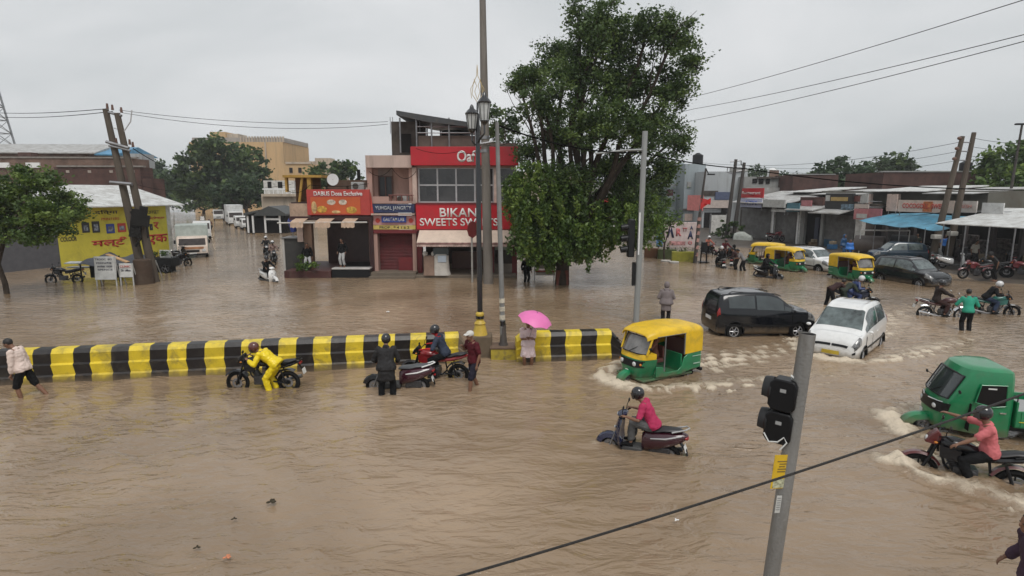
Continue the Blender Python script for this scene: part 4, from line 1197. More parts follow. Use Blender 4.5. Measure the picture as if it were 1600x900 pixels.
NL(tc.outputs['Object'], mp.inputs[0]); NL(mp.outputs[0], n3.inputs['Vector']); NL(mp.outputs[0], n4.inputs['Vector'])
b1 = N('ShaderNodeBump'); b1.inputs['Strength'].default_value = .8; b1.inputs['Distance'].default_value = .11
n5 = N('ShaderNodeTexNoise'); n5.inputs['Scale'].default_value = .22; n5.inputs['Detail'].default_value = 3; n5.inputs['Distortion'].default_value = 1.5
r5 = N('ShaderNodeMapRange'); r5.inputs['From Min'].default_value = .38; r5.inputs['From Max'].default_value = .62; r5.inputs['To Min'].default_value = .35; r5.inputs['To Max'].default_value = 1.0
NL(mp.outputs[0], n5.inputs['Vector']); NL(n5.outputs['Fac'], r5.inputs['Value']); NL(r5.outputs[0], b1.inputs['Strength'])
b2 = N('ShaderNodeBump'); b2.inputs['Strength'].default_value = .6; b2.inputs['Distance'].default_value = .03
b3 = N('ShaderNodeBump'); b3.inputs['Strength'].default_value = .8; b3.inputs['Distance'].default_value = .05
mf = N('ShaderNodeMath', operation='MULTIPLY'); NL(n2.outputs['Fac'], mf.inputs[0]); NL(mg.outputs[0], mf.inputs[1])
NL(n3.outputs['Fac'], b1.inputs['Height']); NL(n4.outputs['Fac'], b2.inputs['Height']); NL(b1.outputs[0], b2.inputs['Normal'])
NL(mf.outputs[0], b3.inputs['Height']); NL(b2.outputs[0], b3.inputs['Normal']); NL(b3.outputs[0], bs.inputs['Normal'])
me.materials.append(m)
wat = bpy.data.objects.new('flood_water', me); col.objects.link(wat); tag(wat, kind='structure')

# the ground under the water
b = MB(); b.add([(-420, -10, -WD - .06), (420, -10, -WD - .06), (420, 720, -WD - .06), (-420, 720, -WD - .06)], [(0, 1, 2, 3)])
tag(b.build('road', mat('road_asphalt', (.05, .045, .04), .8, bump=.3), None), kind='structure')
# higher ground in front of the right-hand shops, its edge dipping under the flood
def shore(name, rows, m, h=.13):
    """rows: pairs of (outer px,py),(inner px,py) ground points"""
    b = MB(); rings = []
    for (o_, i_) in rows:
        p, q = G(*o_), G(*i_); r = []
        for k in range(9):
            u = (k / 8) ** 2.6 + (.004 * k); c = p.lerp(q, min(u, 1))
            c.z = -.10 + (h + .10) * min(1, (k > 0) * .8 + u * .5) + .03 * noise.noise((c.x * .4, c.y * .4, 0))
            r.append(c)
        rings.append(r)
    out = []
    for a, c in zip(rings, rings[1:]):
        for k in range(6):
            out.append([p.lerp(q, k / 6) + Vector((0, 0, .05 * noise.noise((p.lerp(q, k / 6).x * .5, p.lerp(q, k / 6).y * .5, 3)))) for p, q in zip(a, c)])
    out.append(rings[-1])
    b.loft(out, closed=False)
    return tag(b.build(name, m, None), kind='structure')
wetmud = mat('wet_mud', (.070, .056, .045), .5, var=.35, dirt=.5, vscale=.6, bump=.5, bscale=3)
shore('muddy_ground', [((1000, 380), (1000, 335)), ((1080, 384), (1090, 338)), ((1170, 388), (1180, 340)), ((1240, 391), (1250, 342)), ((1310, 398), (1300, 345)), ((1400, 406), (1450, 350)), ((1470, 424), (1530, 355)), ((1530, 440), (1650, 360)), ((1610, 446), (1900, 380)), ((1720, 470), (2300, 400))], wetmud)

# haze: thin rain in the air
# ================================================================== FAR BACKDROP
leaf_dark = leaf_mat('leaves_dark', (.018, .038, .012), (.046, .085, .021), (.110, .165, .038))
leaf_lime = leaf_mat('leaves_bright', (.032, .068, .012), (.085, .150, .024), (.190, .265, .048))
leaf_mid = leaf_mat('leaves_mid', (.030, .065, .014), (.080, .135, .024), (.170, .240, .045))
leaf_far = leaf_mat('leaves_far', (.020, .045, .018), (.042, .078, .028), (.085, .130, .045))
def lobes_px(L, Y, dy=2.5, k=1.0):
    out = []
    for e in L:
        px, py, r = e[:3]; rv = e[3] if len(e) > 3 else r
        yy = Y + random.uniform(-dy, dy); p = D(px, py, yy); s = yy / 900.0
        out.append((p.x, p.y, p.z, r * s * k, r * s * .9 * k, rv * s * k))
    return out

def far_tree(label, px, py, Y, L, lm=leaf_far, leaf=.55, per=3.2, cr_=1.1, leaves=26, tr=.4, group='trees beyond the street', name='tree'):
    b = G(px, py); b = Vector((D(px, py, Y).x, Y, 0))
    lo = lobes_px(L, Y, 2.5)
    h = max(l[2] for l in lo)
    return tree(label, b, h, lo, lm, group=group, per=per, cr_=cr_, leaves=leaves, leaf=leaf, trunk_r=tr, limbs=5, fork=.3)
far_tree('broad dark tree rising in front of the tall ochre building', 350, 320, 115,
         [(345, 245, 42, 30), (310, 262, 34, 30), (380, 258, 34, 30), (290, 285, 35, 28), (340, 285, 45, 28), (400, 280, 20, 26), (330, 232, 26, 16), (365, 300, 50, 20), (410, 262, 10, 16)], leaf_dark)
far_tree('lighter green tree low at the right foot of the big dark tree', 385, 325, 105, [(375, 290, 26, 20), (400, 300, 20, 18), (350, 300, 20, 16), (385, 312, 30, 14)])
far_tree('hazy grey-green tree left of the big dark tree', 262, 325, 150, [(255, 272, 24, 18), (275, 290, 26, 22), (240, 290, 22, 20), (262, 308, 30, 14)])
far_tree('round tree behind the roof with the satellite dish', 520, 310, 95, [(510, 272, 24, 18), (535, 268, 22, 17), (550, 285, 14, 16), (495, 285, 16, 14), (525, 292, 28, 14)], leaf_dark)
far_tree('ragged pale green tree behind the tin roofs on the right', 1320, 320, 90, [(1300, 268, 22, 16), (1325, 262, 20, 14), (1290, 285, 22, 14), (1345, 275, 24, 16), (1320, 290, 34, 16), (1360, 285, 18, 14)])
far_tree('rounded tree standing above the dark brick building', 1400, 320, 105, [(1400, 255, 24, 14), (1382, 262, 18, 14), (1418, 258, 16, 12), (1395, 275, 30, 14)], leaf_dark)
far_tree('grey hazy tree behind the flat roofs by the crossarm poles', 1185, 320, 150, [(1182, 268, 16, 8), (1205, 274, 12, 8), (1170, 276, 12, 8), (1240, 278, 18, 7)])
far_tree('tall green tree at the right edge behind the shop roofs', 1590, 370, 58, [(1560, 262, 30, 26), (1600, 245, 36, 26), (1575, 290, 40, 26), (1620, 290, 40, 40), (1595, 325, 30, 24), (1545, 275, 18, 20), (1640, 250, 40, 30)], leaf_lime, leaf=.32, per=7, cr_=.75, leaves=34)
far_tree('low bushy tree at the end of the flooded side street', 240 + 78, 330, 135, [(300, 318, 22, 10), (330, 316, 20, 11), (360, 318, 22, 10)], leaf_dark)

# ochre tower block
ochre = mat('ochre_render', (.56, .38, .20), .8, var=.08, dirt=.25, vscale=.15, streak=True)
creamw = mat('cream_render', (.50, .42, .33), .8, var=.1, dirt=.5, vscale=.5, streak=True)
paleg = mat('pale_grey_render', (.40, .42, .43), .8, var=.1, dirt=.45, vscale=.4, streak=True)
def bldg(label, F, cat='building', name='building', group=None, z=0.0):
    t = thing(name, label, cat, (F.a.x, F.a.y, z), F.ang, group); return t
def fac(px, py, Y=None, ang=0.0):
    if Y is None: g = G(px, py)
    else: g = D(px, py, Y)
    return Facade((g.x, g.y), ang)
F = fac(400, 320, 175)
t = bldg('tall ochre building with a latticed parapet behind the big dark tree', F)
fbox(t, F, 300, 445, 222, 330, 22, ochre, 'wall')
fbox(t, F, 300, 443, 215, 222, 21, mat('parapet_grey', (.36, .33, .30), .8, dirt=.4, vscale=.3), 'parapet', off=.3)
for k in range(16): fbox(t, F, 375 + k * 4.4, 377 + k * 4.4, 213, 222, .5, creamw, 'baluster', off=.0)
fbox(t, F, 328, 352, 206, 216, 6, mat('ochre_render'), 'stair_head', off=2); fbox(t, F, 352, 372, 209, 216, 6, creamw, 'water_tank', off=3)
fbox(t, F, 415, 417, 222, 285, .3, creamw, 'corner_strip', off=-.3)
F = fac(470, 320, 150)
t = bldg('low ochre block with thin grey parapets right of the tall ochre building', F)
fbox(t, F, 446, 486, 256, 330, 12, ochre, 'wall'); fbox(t, F, 446, 486, 253, 256, .6, creamw, 'parapet', off=-.3)
fbox(t, F, 452, 457, 262, 270, .2, interior, 'window', off=-.15); fbox(t, F, 466, 471, 262, 270, .2, interior, 'window', off=-.15)
F = fac(500, 320, 190)
t = bldg('distant cream block seen over the tree by the satellite dish', F)
fbox(t, F, 484, 530, 252, 330, 12, creamw, 'wall'); fbox(t, F, 492, 516, 247, 252, 5, creamw, 'stair_head', off=1)
# cream house with balcony
F = fac(432, 352, 78)
t = bldg('small cream house with a white balcony beside the dark shed', F)
fbox(t, F, 410, 460, 305, 362, 9, creamw, 'wall'); fbox(t, F, 412, 460, 282, 303, 5, mat('white_render', (.58, .57, .54), .8, dirt=.4), 'upper_wall', off=2.0)
fbox(t, F, 408, 462, 303, 307, 1.8, creamw, 'balcony_slab', off=-.6)
for k in range(7):
    b = MB(); x = F.at(413 + k * 7, 295, -.5)[0]; z = F.at(430, 304, -.5)[1]; b.box((x, -.5, z + .35), (.09, .09, .7), taper=.6); b.build('baluster', white, t)
fbox(t, F, 410, 460, 294, 296.5, .12, white, 'handrail', off=-.56)
fbox(t, F, 418, 424, 284, 294, .1, interior, 'window', off=1.95); fbox(t, F, 434, 441, 284, 294, .1, interior, 'window', off=1.95)

# ------------------------------------------------------------------ left block: brick upper walls, tin roofs, yellow painted front
brick_d = brick_mat('old_brick', (.115, .052, .040), (.085, .042, .036), (.12, .10, .09), 5)
brick_l = brick_mat('brown_brick', (.22, .14, .105), (.17, .11, .085), (.17, .14, .12), 5)
tin = ribbed_mat('tin_sheet', (.50, .50, .49), .18, 0, .5, .15)
tin_w = ribbed_mat('pale_tin_sheet', (.66, .67, .66), .18, 0, .5, .1, dirt=True, depth=.4)
F = fac(100, 420, 75, R(4))
t = bldg('long pale shed roof with a blue end sheet on the skyline at far left', F, 'shed', 'shed')
fbox(t, F, -160, 140, 238, 345, 6, brick_l, 'wall')
b = MB(); x0 = F.at(-170, 238)[0]; x1 = F.at(152, 238)[0]; z0 = F.at(60, 240)[1]; z1 = F.at(60, 222)[1]
b.prism([(-.5, z0), (-.5, z0 + .12), (4.5, z1 + .1), (9.5, z0 + .3), (9.5, z0)], x0, x1, axis='x'); b.build('roof', tin, t)
b = MB(); x2 = F.at(150, 238)[0] + .05; x3 = F.at(186, 238)[0]
b.prism([(-.5, z0 - .2), (-.5, z0 - .05), (4.5, z1 - .25), (9.5, z0)], x2, x3, axis='x'); b.build('blue_roof_sheet', ribbed_mat('blue_tin', (.10, .33, .55), .18, 0, .45, .1), t)
fbox(t, F, 200, 222, 240, 262, 3, paleg, 'end_wall', off=.2)
F = fac(115, 420, 60, R(3))
t = bldg('long brown brick wall with a flat top behind the left tree', F)
fbox(t, F, -180, 212, 247, 350, 3, brick_l, 'wall'); fbox(t, F, 28, 48, 238, 247, 1, brick_d, 'chimney_stack', off=.5)
fbox(t, F, -180, 213, 244.5, 247, .5, mat('cement_coping', (.24, .22, .2), .85, dirt=.4), 'coping', off=-.1)
for x0_, x1_ in ((40, 62), (-12, 14)): fbox(t, F, x0_, x1_, 254, 262, .15, white, 'roof_light', off=-.15)
F = fac(170, 420, 52, R(3))
t = bldg('dark brick upper storey directly above the white tin roof', F)
fbox(t, F, 88, 222, 261, 330, 2, brick_d, 'wall'); fbox(t, F, 222, 240, 279, 330, 2, brick_d, 'side_wall', off=.1)
fbox(t, F, 88, 223, 258.5, 261, .5, mat('cement_coping'), 'coping', off=-.1)
for k in range(4): fbox(t, F, 103 + k * 34, 108 + k * 34, 266, 270, .06, mat('pale_patch', (.35, .30, .26), .9), 'plaster_patch', off=-.04)
# yellow front
A0, A1 = G(82, 418), G(266, 398)
F = Facade((A0.x, A0.y), math.atan2(A1.y - A0.y, A1.x - A0.x))
t = bldg('yellow painted shop front with red and black lettering under a white tin roof', F, 'shop', 'shop')
yel = mat('yellow_wall_paint', (.60, .52, .07), .7, var=.08, dirt=.25, vscale=.8)
W = F.at(262, 360)[0]; ZT = F.at(200, 320)[1]; Wl = F.at(88, 350)[0]
panel(t, Wl, W, -.3, ZT, yel, 'wall', y=.15, th=.3)
panel(t, W, W + .35, -.3, ZT, mat('white_render'), 'pillar', y=.16, th=.34)
panel(t, Wl - 7, Wl, -.3, F.at(60, 368)[1], mat('grey_shutter', (.10, .10, .11), .5), 'side_wall', y=.2, th=.3)
b = MB(); b.prism([(-.9, ZT - .12), (-.9, ZT - .04), (5.5, ZT + 1.5), (5.5, ZT + 1.4)], Wl - 1, W + 1.0, axis='x'); b.build('roof', tin_w, t)
redp = mat('sign_red', (.48, .045, .03), .6); blk = mat('sign_black', (.03, .03, .03), .6); whp = mat('sign_white', (.7, .7, .68), .6)
bluep = mat('sign_blue', (.03, .06, .28), .55)
def FX(px, py=350): return F.at(px, py)[0]
def FZ(py, px=170): return F.at(px, py)[1]
def ftext(body, px0, px1, py0, py1, m, y=-.02, bold=0, parent=None, FF=None):
    FF = FF or F; xm, ym = (px0 + px1) / 2, (py0 + py1) / 2
    x0, z = FF.at(px0, ym); x1 = FF.at(px1, ym)[0]; h = FF.at(xm, py0)[1] - FF.at(xm, py1)[1]
    return lettering(body, (x0 + x1) / 2, FF.at(xm, ym)[1], abs(x1 - x0), h, m, parent or t, y=y, bold=bold)
ftext('मल्टी', 143, 202, 371, 387, redp, bold=.03)
ftext('र', 240, 248, 347, 358, redp, bold=.03); ftext('एक', 228, 262, 366, 382, redp, bold=.03)
ftext('दिव्या', 148, 184, 328, 336, blk, bold=.01); ftext('PRINTERS', 158, 186, 340, 344, redp)
ftext('OFFSET', 230, 248, 329, 334, blk); ftext('फ्लेक्स', 231, 257, 338, 343, redp, bold=.02)
ftext('COLOUR', 94, 120, 370, 377, blk, bold=.02)
for px0, px1, py0, py1, mm in ((127, 139, 348, 364, blk), (143, 155, 346, 364, blk), (165, 178, 350, 365, bluep), (183, 196, 349, 363, redp), (233, 238, 350, 360, blk)):
    x0, x1 = FX(px0), FX(px1); z0, z1 = FZ(py1, px0), FZ(py0, px0)
    b = MB(); b.span((x0, -.03, z0), (x1, 0, z1)); o = b.build('painted_picture', mm, t, bevel=.1)
    b = MB(); b.span((x0 + .12, -.04, z0 + .14), (x1 - .12, -.03, z1 - .2)); b.build('printed_photo', mat('photo_grey', (.2, .22, .26), .6, var=.9, vscale=6), o)

# lattice mast far left
tw = thing('telecom_mast', 'steel lattice telecom mast rising at the left edge', 'mast', D(8, 300, 95) * 1.0, 0)
tw.location.z = 0
b = MB(); zt = 95 / 900 * 0 + D(0, 60, 95).z
def mc(z, i):
    k = 1 - z / zt * .8; s = 2.6 * k
    return (s * (1 if i in (0, 3) else -1) - 1.0 * z / zt, s * (1 if i in (0, 1) else -1), z)
for i in range(4):
    b.tube([mc(0, i), mc(zt, i)], .16, 5)
nl = 14
for k in range(nl):
    z0_, z1_ = zt * k / nl, zt * (k + 1) / nl
    for i in range(4):
        b.tube([mc(z0_, i), mc(z1_, (i + 1) % 4)], .06, 4); b.tube([mc(z0_, (i + 1) % 4), mc(z1_, i)], .06, 4); b.tube([mc(z1_, i), mc(z1_, (i + 1) % 4)], .06, 4)
b.build('lattice', mat('galvanised', (.30, .31, .32), .5, .5), tw)

# ------------------------------------------------------------------ centre block
redsign = mat('red_signboard', (.46, .010, .020), .35, var=.08, vscale=.8, dirt=.12)
pink = mat('pink_render', (.44, .28, .235), .8, var=.1, dirt=.45, vscale=.7, streak=True)
darkred = mat('dark_red_shutter_paint', (.15, .015, .018), .5)
shutter_red = ribbed_mat('red_shutter', (.13, .012, .015), .09, 2, .5, .1)
sooty = mat('sooty_cement', (.075, .062, .055), .85, var=.3, dirt=.5, vscale=1.2)
F = fac(728, 430)
t = bldg('two-storey sweet shop with red signboards, big upper window and cream awning', F, 'shop', 'shop')
creampil = mat('cream_pillar', (.55, .42, .36), .7, dirt=.3)
def Z(py, px=728): return F.at(px, py)[1]
def XX(px, py=320): return F.at(px, py)[0]
XL, XR = XX(646), XX(806)
zs1, zs0 = Z(318), Z(358)
panel(t, XL, XR, Z(262), Z(232) - .1, pink, 'upper_wall', y=.3, th=.4)
b = MB(); b.span((XL, .5, Z(318) - .1), (XR, 8, Z(232) - .12)); b.build('wall', pink, t)
panel(t, XL, XX(652.5), Z(318), Z(262), creampil, 'pillar', y=.1, th=.5)
panel(t, XX(772), XX(776), Z(318), Z(262), creampil, 'pillar', y=.1, th=.5)
wf = mat('aluminium_frame', (.52, .52, .52), .4, .4)
gl = mat('shop_glass', (.045, .043, .042), .12, spec=.8, var=.5, vscale=.5)
f = window(t, XX(654), XX(771), Z(316), Z(262), y=.35, frame=wf, pane=gl, nx=4, nz=2, fw=.09)
b = MB(); b.span((XX(655), .40, Z(273)), (XX(770), .42, Z(263))); b.build('blind', mat('blind_pale', (.33, .33, .31), .6), f)
f = window(t, XX(777), XX(804), Z(316), Z(262), y=.35, frame=wf, pane=gl, nx=1, nz=2, fw=.09)
b = MB(); b.span((XL, -.5, Z(259)), (XR + .15, .12, Z(230))); b.build('upper_signboard', redsign, t, bevel=.02)
b = MB(); b.span((XX(652), -.55, zs0), (XR, .1, zs1)); b.build('lower_signboard', redsign, t, bevel=.02)
b = MB(); b.span((XX(652), -.60, zs1 - .02), (XR, -.555, zs1 + .06)); b.span((XX(652), -.60, zs0 - .05), (XR, -.555, zs0 + .03)); b.build('signboard_trim', darkred, t)
sw = mat('letter_white', (.72, .70, .68), .5, var=.04)
F2 = Facade((F.a.x, F.a.y - .56), 0)
def st(body, px0, px1, py0, py1, m=sw, bold=0.0, y=-.575, par=None, off=-.56):
    ym, xm = (py0 + py1) / 2, (px0 + px1) / 2
    x0 = F.at(px0, ym, off)[0]; x1 = F.at(px1, ym, off)[0]; z1, z0 = F.at(xm, py0, off)[1], F.at(xm, py1, off)[1]
    return lettering(body, (x0 + x1) / 2, (z0 + z1) / 2, x1 - x0, z1 - z0, m, par or t, y=y, bold=bold)
st('Oaf', 714, 743, 235, 253, bold=.025, y=-.52)
st('BIKAN', 687, 745, 325, 339, bold=.015); st('SWEETS SWEETS', 656, 778, 341, 353, bold=.015)
b = MB(); za, zb = zs0 - .02, Z(380, 728)
b.prism([(-.58, za), (-.62, za - .03), (-1.75, zb + .18), (-1.72, zb + .22)], XX(657), XR, axis='x'); aw = b.build('awning', mat('awning_cream', (.62, .50, .41), .75, var=.06, dirt=.12), t)
b = MB(); n = 60; xa, xb = XX(657), XR
for k in range(n):
    u0, u1 = xa + (xb - xa) * k / n, xa + (xb - xa) * (k + 1) / n
    b.add([(u0, -1.745, zb + .2), (u1, -1.745, zb + .2), (u1, -1.755, zb - .02), ((u0 + u1) / 2, -1.757, zb - .07), (u0, -1.755, zb - .02)], [(0, 1, 2, 3, 4)], mi=0)
o = b.build('awning_valance', mat('awning_stripe', (.50, .36, .32), .75, var=.4, vscale=3), aw)
panel(t, xa, xb, zb + .10, zb + .14, darkred, 'valance_band', y=-1.765, th=.01)
b = MB(); b.span((XL, 4.5, -.3), (XR, 4.7, zs0 + .3)); b.build('back_wall', sooty, t)
for px0, px1 in ((646, 660), (695, 700), (765, 772), (800, 808)):
    panel(t, XX(px0, 400), XX(px1, 400), -.3, zs1, darkred, 'shopfront_pillar', y=.15, th=.5)
b = MB(); b.span((XL, -1.2, -.3), (XR, 5, .16)); b.build('floor_step', mat('cement_step', (.16, .13, .10), .7, dirt=.4), t, bevel=.03)
b = MB(); b.span((XX(700), 1.6, .16), (XX(765), 2.2, 1.25)); b.build('counter', mat('counter_dark', (.08, .03, .02), .4), t, bevel=.03)
b = MB(); b.span((XX(672), 1.0, 1.1), (XX(695), 1.2, 2.3)); b.build('display_board', mat('ply_orange', (.30, .14, .05), .6), t)
b = MB()
for k in range(3): b.span((XX(740) + 1.2 * k, 2.3, 1.3), (XX(740) + 1.0 + 1.2 * k, 2.7, 1.7))
b.build('sweet_tray', mat('tray_green', (.25, .30, .25), .5), t, bevel=.02)
# roof room and sheet canopy
b = MB(); zr = Z(232); b.span((XX(605, 210), 1.2, Z(246)), (XX(648, 210), 4.6, Z(186, 625))); rm = b.build('roof_room', sooty, t)
b = MB(); b.span((XX(620, 210), 1.14, Z(236, 625)), (XX(637, 210), 1.2, Z(206, 625))); b.build('doorway', interior, rm)
b = MB(); b.span((XX(650, 210), .8, zr - .1), (XX(745, 210), 1.0, Z(210, 700))); b.span((XX(745, 210), .8, zr - .1), (XX(806, 210), 1.0, Z(222, 780))); b.build('roof_parapet', mat('stained_parapet', (.13, .10, .085), .85, dirt=.5), t)
b = MB(); b.prism([(XX(617, 175), Z(171, 620)), (XX(617, 175), Z(178, 620)), (XX(660, 190), Z(188, 660)), (XX(748, 195), Z(199, 740)), (XX(748, 195), Z(192, 740)), (XX(660, 190), Z(178, 660))], .4, 5.5); b.build('sheet_canopy', mat('black_sheet', (.05, .052, .055), .5, dirt=.4), t)
b = MB()
for px in (622, 648, 672, 700, 742): b.cyl((XX(px, 200), .6, zr - .2), (XX(px, 200), .6, Z(182, px)), .05, n=8); b.cyl((XX(px, 200), 5.0, zr - .2), (XX(px, 200), 5.0, Z(182, px)), .05, n=8)
for py in (196, 206): b.cyl((XX(648, py), .62, Z(py, 680)), (XX(745, py), .62, Z(py, 680)), .03, n=6)
b.build('canopy_post', steel, t)
b = MB(); b.cyl((XX(706, 205), 2.4, zr), (XX(706, 205), 2.4, Z(198, 706)), .95, .9, 20); b.build('water_tank', blackp, t, bevel=.05)
b = MB()
for px in (602, 606, 650): b.cyl((XX(px, 190), 1.4, Z(205)), (XX(px, 190), 1.4, Z(178)), .02, n=5)
b.build('rebar', steel, rm)

# pink building
F = fac(610, 430)
t = bldg('pink two-storey house with a balcony and blue signs over a red shutter', F, 'building', 'building')
def Z(py, px=610): return F.at(px, py)[1]
b = MB(); b.span((XX(575), 1.0, Z(318)), (XX(646), 8, Z(245))); b.build('wall', pink, t)
b = MB(); b.span((XX(557), 2.6, -.3), (XX(575.5), 9, Z(255))); b.build('side_wall', pink, t)
fbox(t, F, 558, 563, 265, 290, .05, interior, 'side_window', off=2.57)
panel(t, XX(575), XX(646), Z(262), Z(243), mat('pale_pink', (.50, .38, .33), .8, dirt=.5, vscale=.9, streak=True), 'parapet', y=.45, th=1.3)
panel(t, XX(575), XX(582.5), Z(318), Z(262), pink, 'pillar', y=.3, th=.5)
panel(t, XX(640), XX(646), Z(318), Z(262), pink, 'pillar', y=.3, th=.5)
f = window(t, XX(587.5), XX(609), Z(308), Z(275), y=.98, frame=mat('window_brown', (.10, .05, .04), .6), pane=mat('window_dark', (.02, .018, .02), .2), nx=2, nz=1, fw=.07)
panel(t, XX(587), XX(609.5), Z(274), Z(263), mat('shade_grey', (.28, .23, .21), .8), 'ventilator', y=.97, th=.06)
b = MB(); b.span((XX(575), -.2, Z(318)), (XX(646), 1.0, Z(314))); b.build('balcony_slab', pink, t)
b = MB()
for k in range(5): b.cyl((XX(612) + k * .32, -.12, Z(318)), (XX(612) + k * .32, -.12, Z(305)), .035, n=6)
b.cyl((XX(608), -.12, Z(305)), (XX(648), -.12, Z(305)), .04, n=6); b.build('balcony_railing', mat('rail_redbrown', (.16, .05, .04), .6), t)
panel(t, XX(575), XX(609), Z(316), Z(307), pink, 'balcony_wall', y=-.12, th=.12)
def sboard(px0, px1, py0, py1, m, text=None, tm=None, name='signboard', y=-.3, bold=.01, margin=.15):
    b = MB(); b.span((XX(px0), y - .06, Z(py1)), (XX(px1), y + .06, Z(py0))); o = b.build(name, m, t, bevel=.01)
    if text:
        xa, xb, za, zb = XX(px0), XX(px1), Z(py1), Z(py0); w, h = xb - xa, zb - za
        lettering(text, (xa + xb) / 2, (za + zb) / 2, w * (1 - margin), h * .58, tm or sw, o, y=y - .07, bold=bold)
    return o
navy = mat('navy_sign', (.02, .03, .085), .5, var=.2)
sboard(583, 649, 319, 332, navy, 'YUHGAL JANGRTY', mat('sign_silver', (.45, .47, .48), .5))
panel(t, XX(583), XX(650), Z(335.5), Z(333), mat('pale_pink'), 'ledge', y=-.4, th=.5)
sboard(584, 650, 336.5, 351, mat('pink_flex', (.55, .28, .27), .5))
o = sboard(598, 636, 337.5, 347, bluep, 'GAUTAM LAB', sw, y=-.42)
for a, c in ((587, 596), (638, 648)):
    b = MB(); b.cyl(((XX(a) + XX(c)) / 2, -.38, Z(344)), ((XX(a) + XX(c)) / 2, -.36, Z(344)), .14, n=16); b.build('sign_emblem', redp, t)
sboard(584, 650, 351.5, 358, mat('yellow_flex', (.55, .42, .12), .5), 'PROP . 9 4 1 6 2', mat('sign_black'), margin=.3)
sboard(584, 652, 358.5, 364, darkred)
for px0, px1 in ((585, 592), (646, 652)): panel(t, XX(px0, 390), XX(px1, 390), -.3, Z(362), pink, 'shopfront_pillar', y=-.05, th=.5)
panel(t, XX(592, 390), XX(646, 390), -.1, Z(362), shutter_red, 'rolling_shutter', y=.3, th=.06)
panel(t, XX(622, 390), XX(645, 390), -.1, Z(402), darkred, 'shutter_box', y=.1, th=.2)
b = MB(); b.span((XX(585, 420), -1.0, -.3), (XX(654, 420), .3, .30)); b.span((XX(585, 420), -1.5, -.3), (XX(654, 420), -.99, .12)); b.build('step', mat('cement_step'), t, bevel=.02)

# dosa shop
F = fac(518, 431)
def Z(py, px=518): return F.at(px, py)[1]
def XX(px, py=320): return F.at(px, py)[0]
t = bldg('single-storey eatery with a red picture signboard and scraps of cream awning', F, 'shop', 'shop')
maroon = mat('maroon_render', (.035, .009, .009), .6, var=.3)
b = MB(); b.span((XX(452), .3, Z(340)), (XX(583), 7, Z(316))); b.build('roof_slab', maroon, t)
panel(t, XX(452), XX(483), Z(338), Z(318), mat('beige_panel', (.42, .30, .22), .75, dirt=.4), 'fascia', y=.1, th=.2)
panel(t, XX(452), XX(583), Z(344), Z(338), maroon, 'lintel', y=.1, th=.5)
orange = mat('orange_flex', (.50, .095, .025), .5, var=.15, vscale=.7)
b = MB(); b.span((XX(481), -.14, Z(336)), (XX(579), .0, Z(296))); sg = b.build('signboard', mat('flex_red', (.42, .05, .04), .5, var=.1), t, bevel=.01)
b = MB(); b.span((XX(487), -.16, Z(334)), (XX(564), -.141, Z(308))); b.build('picture_panel', orange, sg)
st('DABUS Dosa Exclusive', 490, 566, 299, 306, sw, bold=.02, y=-.165, par=sg, off=-.16)
foodm = [mat('food_cream', (.55, .36, .16), .6, var=.4, vscale=4), mat('food_yellow', (.55, .32, .05), .6, var=.5, vscale=6), mat('food_white', (.6, .5, .4), .6, var=.4, vscale=5)]
for px, py, rx_, rz_, mi in ((504, 327, .30, .20, 1), (550, 328, .32, .20, 1), (519, 316, .26, .16, 2), (537, 316, .24, .16, 2), (492, 324, .16, .36, 0), (526, 331, .26, .09, 0)):
    b = MB(); b.ball((XX(px), -.165, Z(py)), (rx_, .012, rz_), 16, 8); b.build('dish_picture', foodm[mi], sg)
b = MB(); b.prism([(XX(579), Z(336)), (XX(584), Z(336)), (XX(580), Z(300))], -.1, 0); b.build('side_flag', redp, t)
b = MB(); b.cyl((XX(442), -1.0, Z(347)), (XX(579), -1.0, Z(346)), .045, n=8); b.build('awning_rod', mat('rod_pale', (.5, .48, .45), .5), t)
for k, (a, c) in enumerate(((462, 482), (500, 523), (540, 560))):
    b = MB(); rows = [[(XX(a) + (XX(c) - XX(a)) * i / 8, yy - .03 * math.sin(i * 1.9 + k), zz + (.04 * math.sin(i * 2.6) if j == 3 else 0)) for i in range(9)] for j, (yy, zz) in enumerate(((-.15, Z(341)), (-.7, Z(343.5)), (-1.06, Z(346)), (-1.08, Z(354))))]
    b.loft(rows, closed=False); o = b.build('awning_cloth', mat('awning_beige', (.52, .38, .28), .8, dirt=.25), t); so = o.modifiers.new('s', 'SOLIDIFY'); so.thickness = .012
panel(t, XX(464, 370), XX(473, 370), Z(378), Z(350), mat('cream_pillar'), 'pillar', y=.2, th=.3)
panel(t, XX(475, 370), XX(487, 370), Z(430), Z(350), mat('brown_column', (.16, .10, .07), .8, dirt=.4), 'pillar', y=.2, th=.4)
panel(t, XX(578, 370), XX(584, 370), -.3, Z(344), maroon, 'pillar', y=.1, th=.5)
b = MB(); b.span((XX(487, 380), 3.0, .3), (XX(582, 380), 3.2, Z(340))); b.build('back_wall', mat('brown_tiles', (.075, .040, .036), .4, var=.2, vscale=2), t)
b = MB(); b.span((XX(453, 425), -.9, -.3), (XX(524, 425), 4, .42)); b.build('plinth', mat('maroon_plinth', (.07, .022, .02), .6, dirt=.4), t, bevel=.02)
b = MB(); b.span((XX(524.5, 425), -.8, -.3), (XX(583, 425), 4, .50)); b.build('black_plinth', blackp, t, bevel=.02)
b = MB(); b.span((XX(525, 418), -.85, .50), (XX(583, 418), -.2, .58)); b.build('step_edge', mat('marble_edge', (.5, .48, .46), .4), t, bevel=.01)
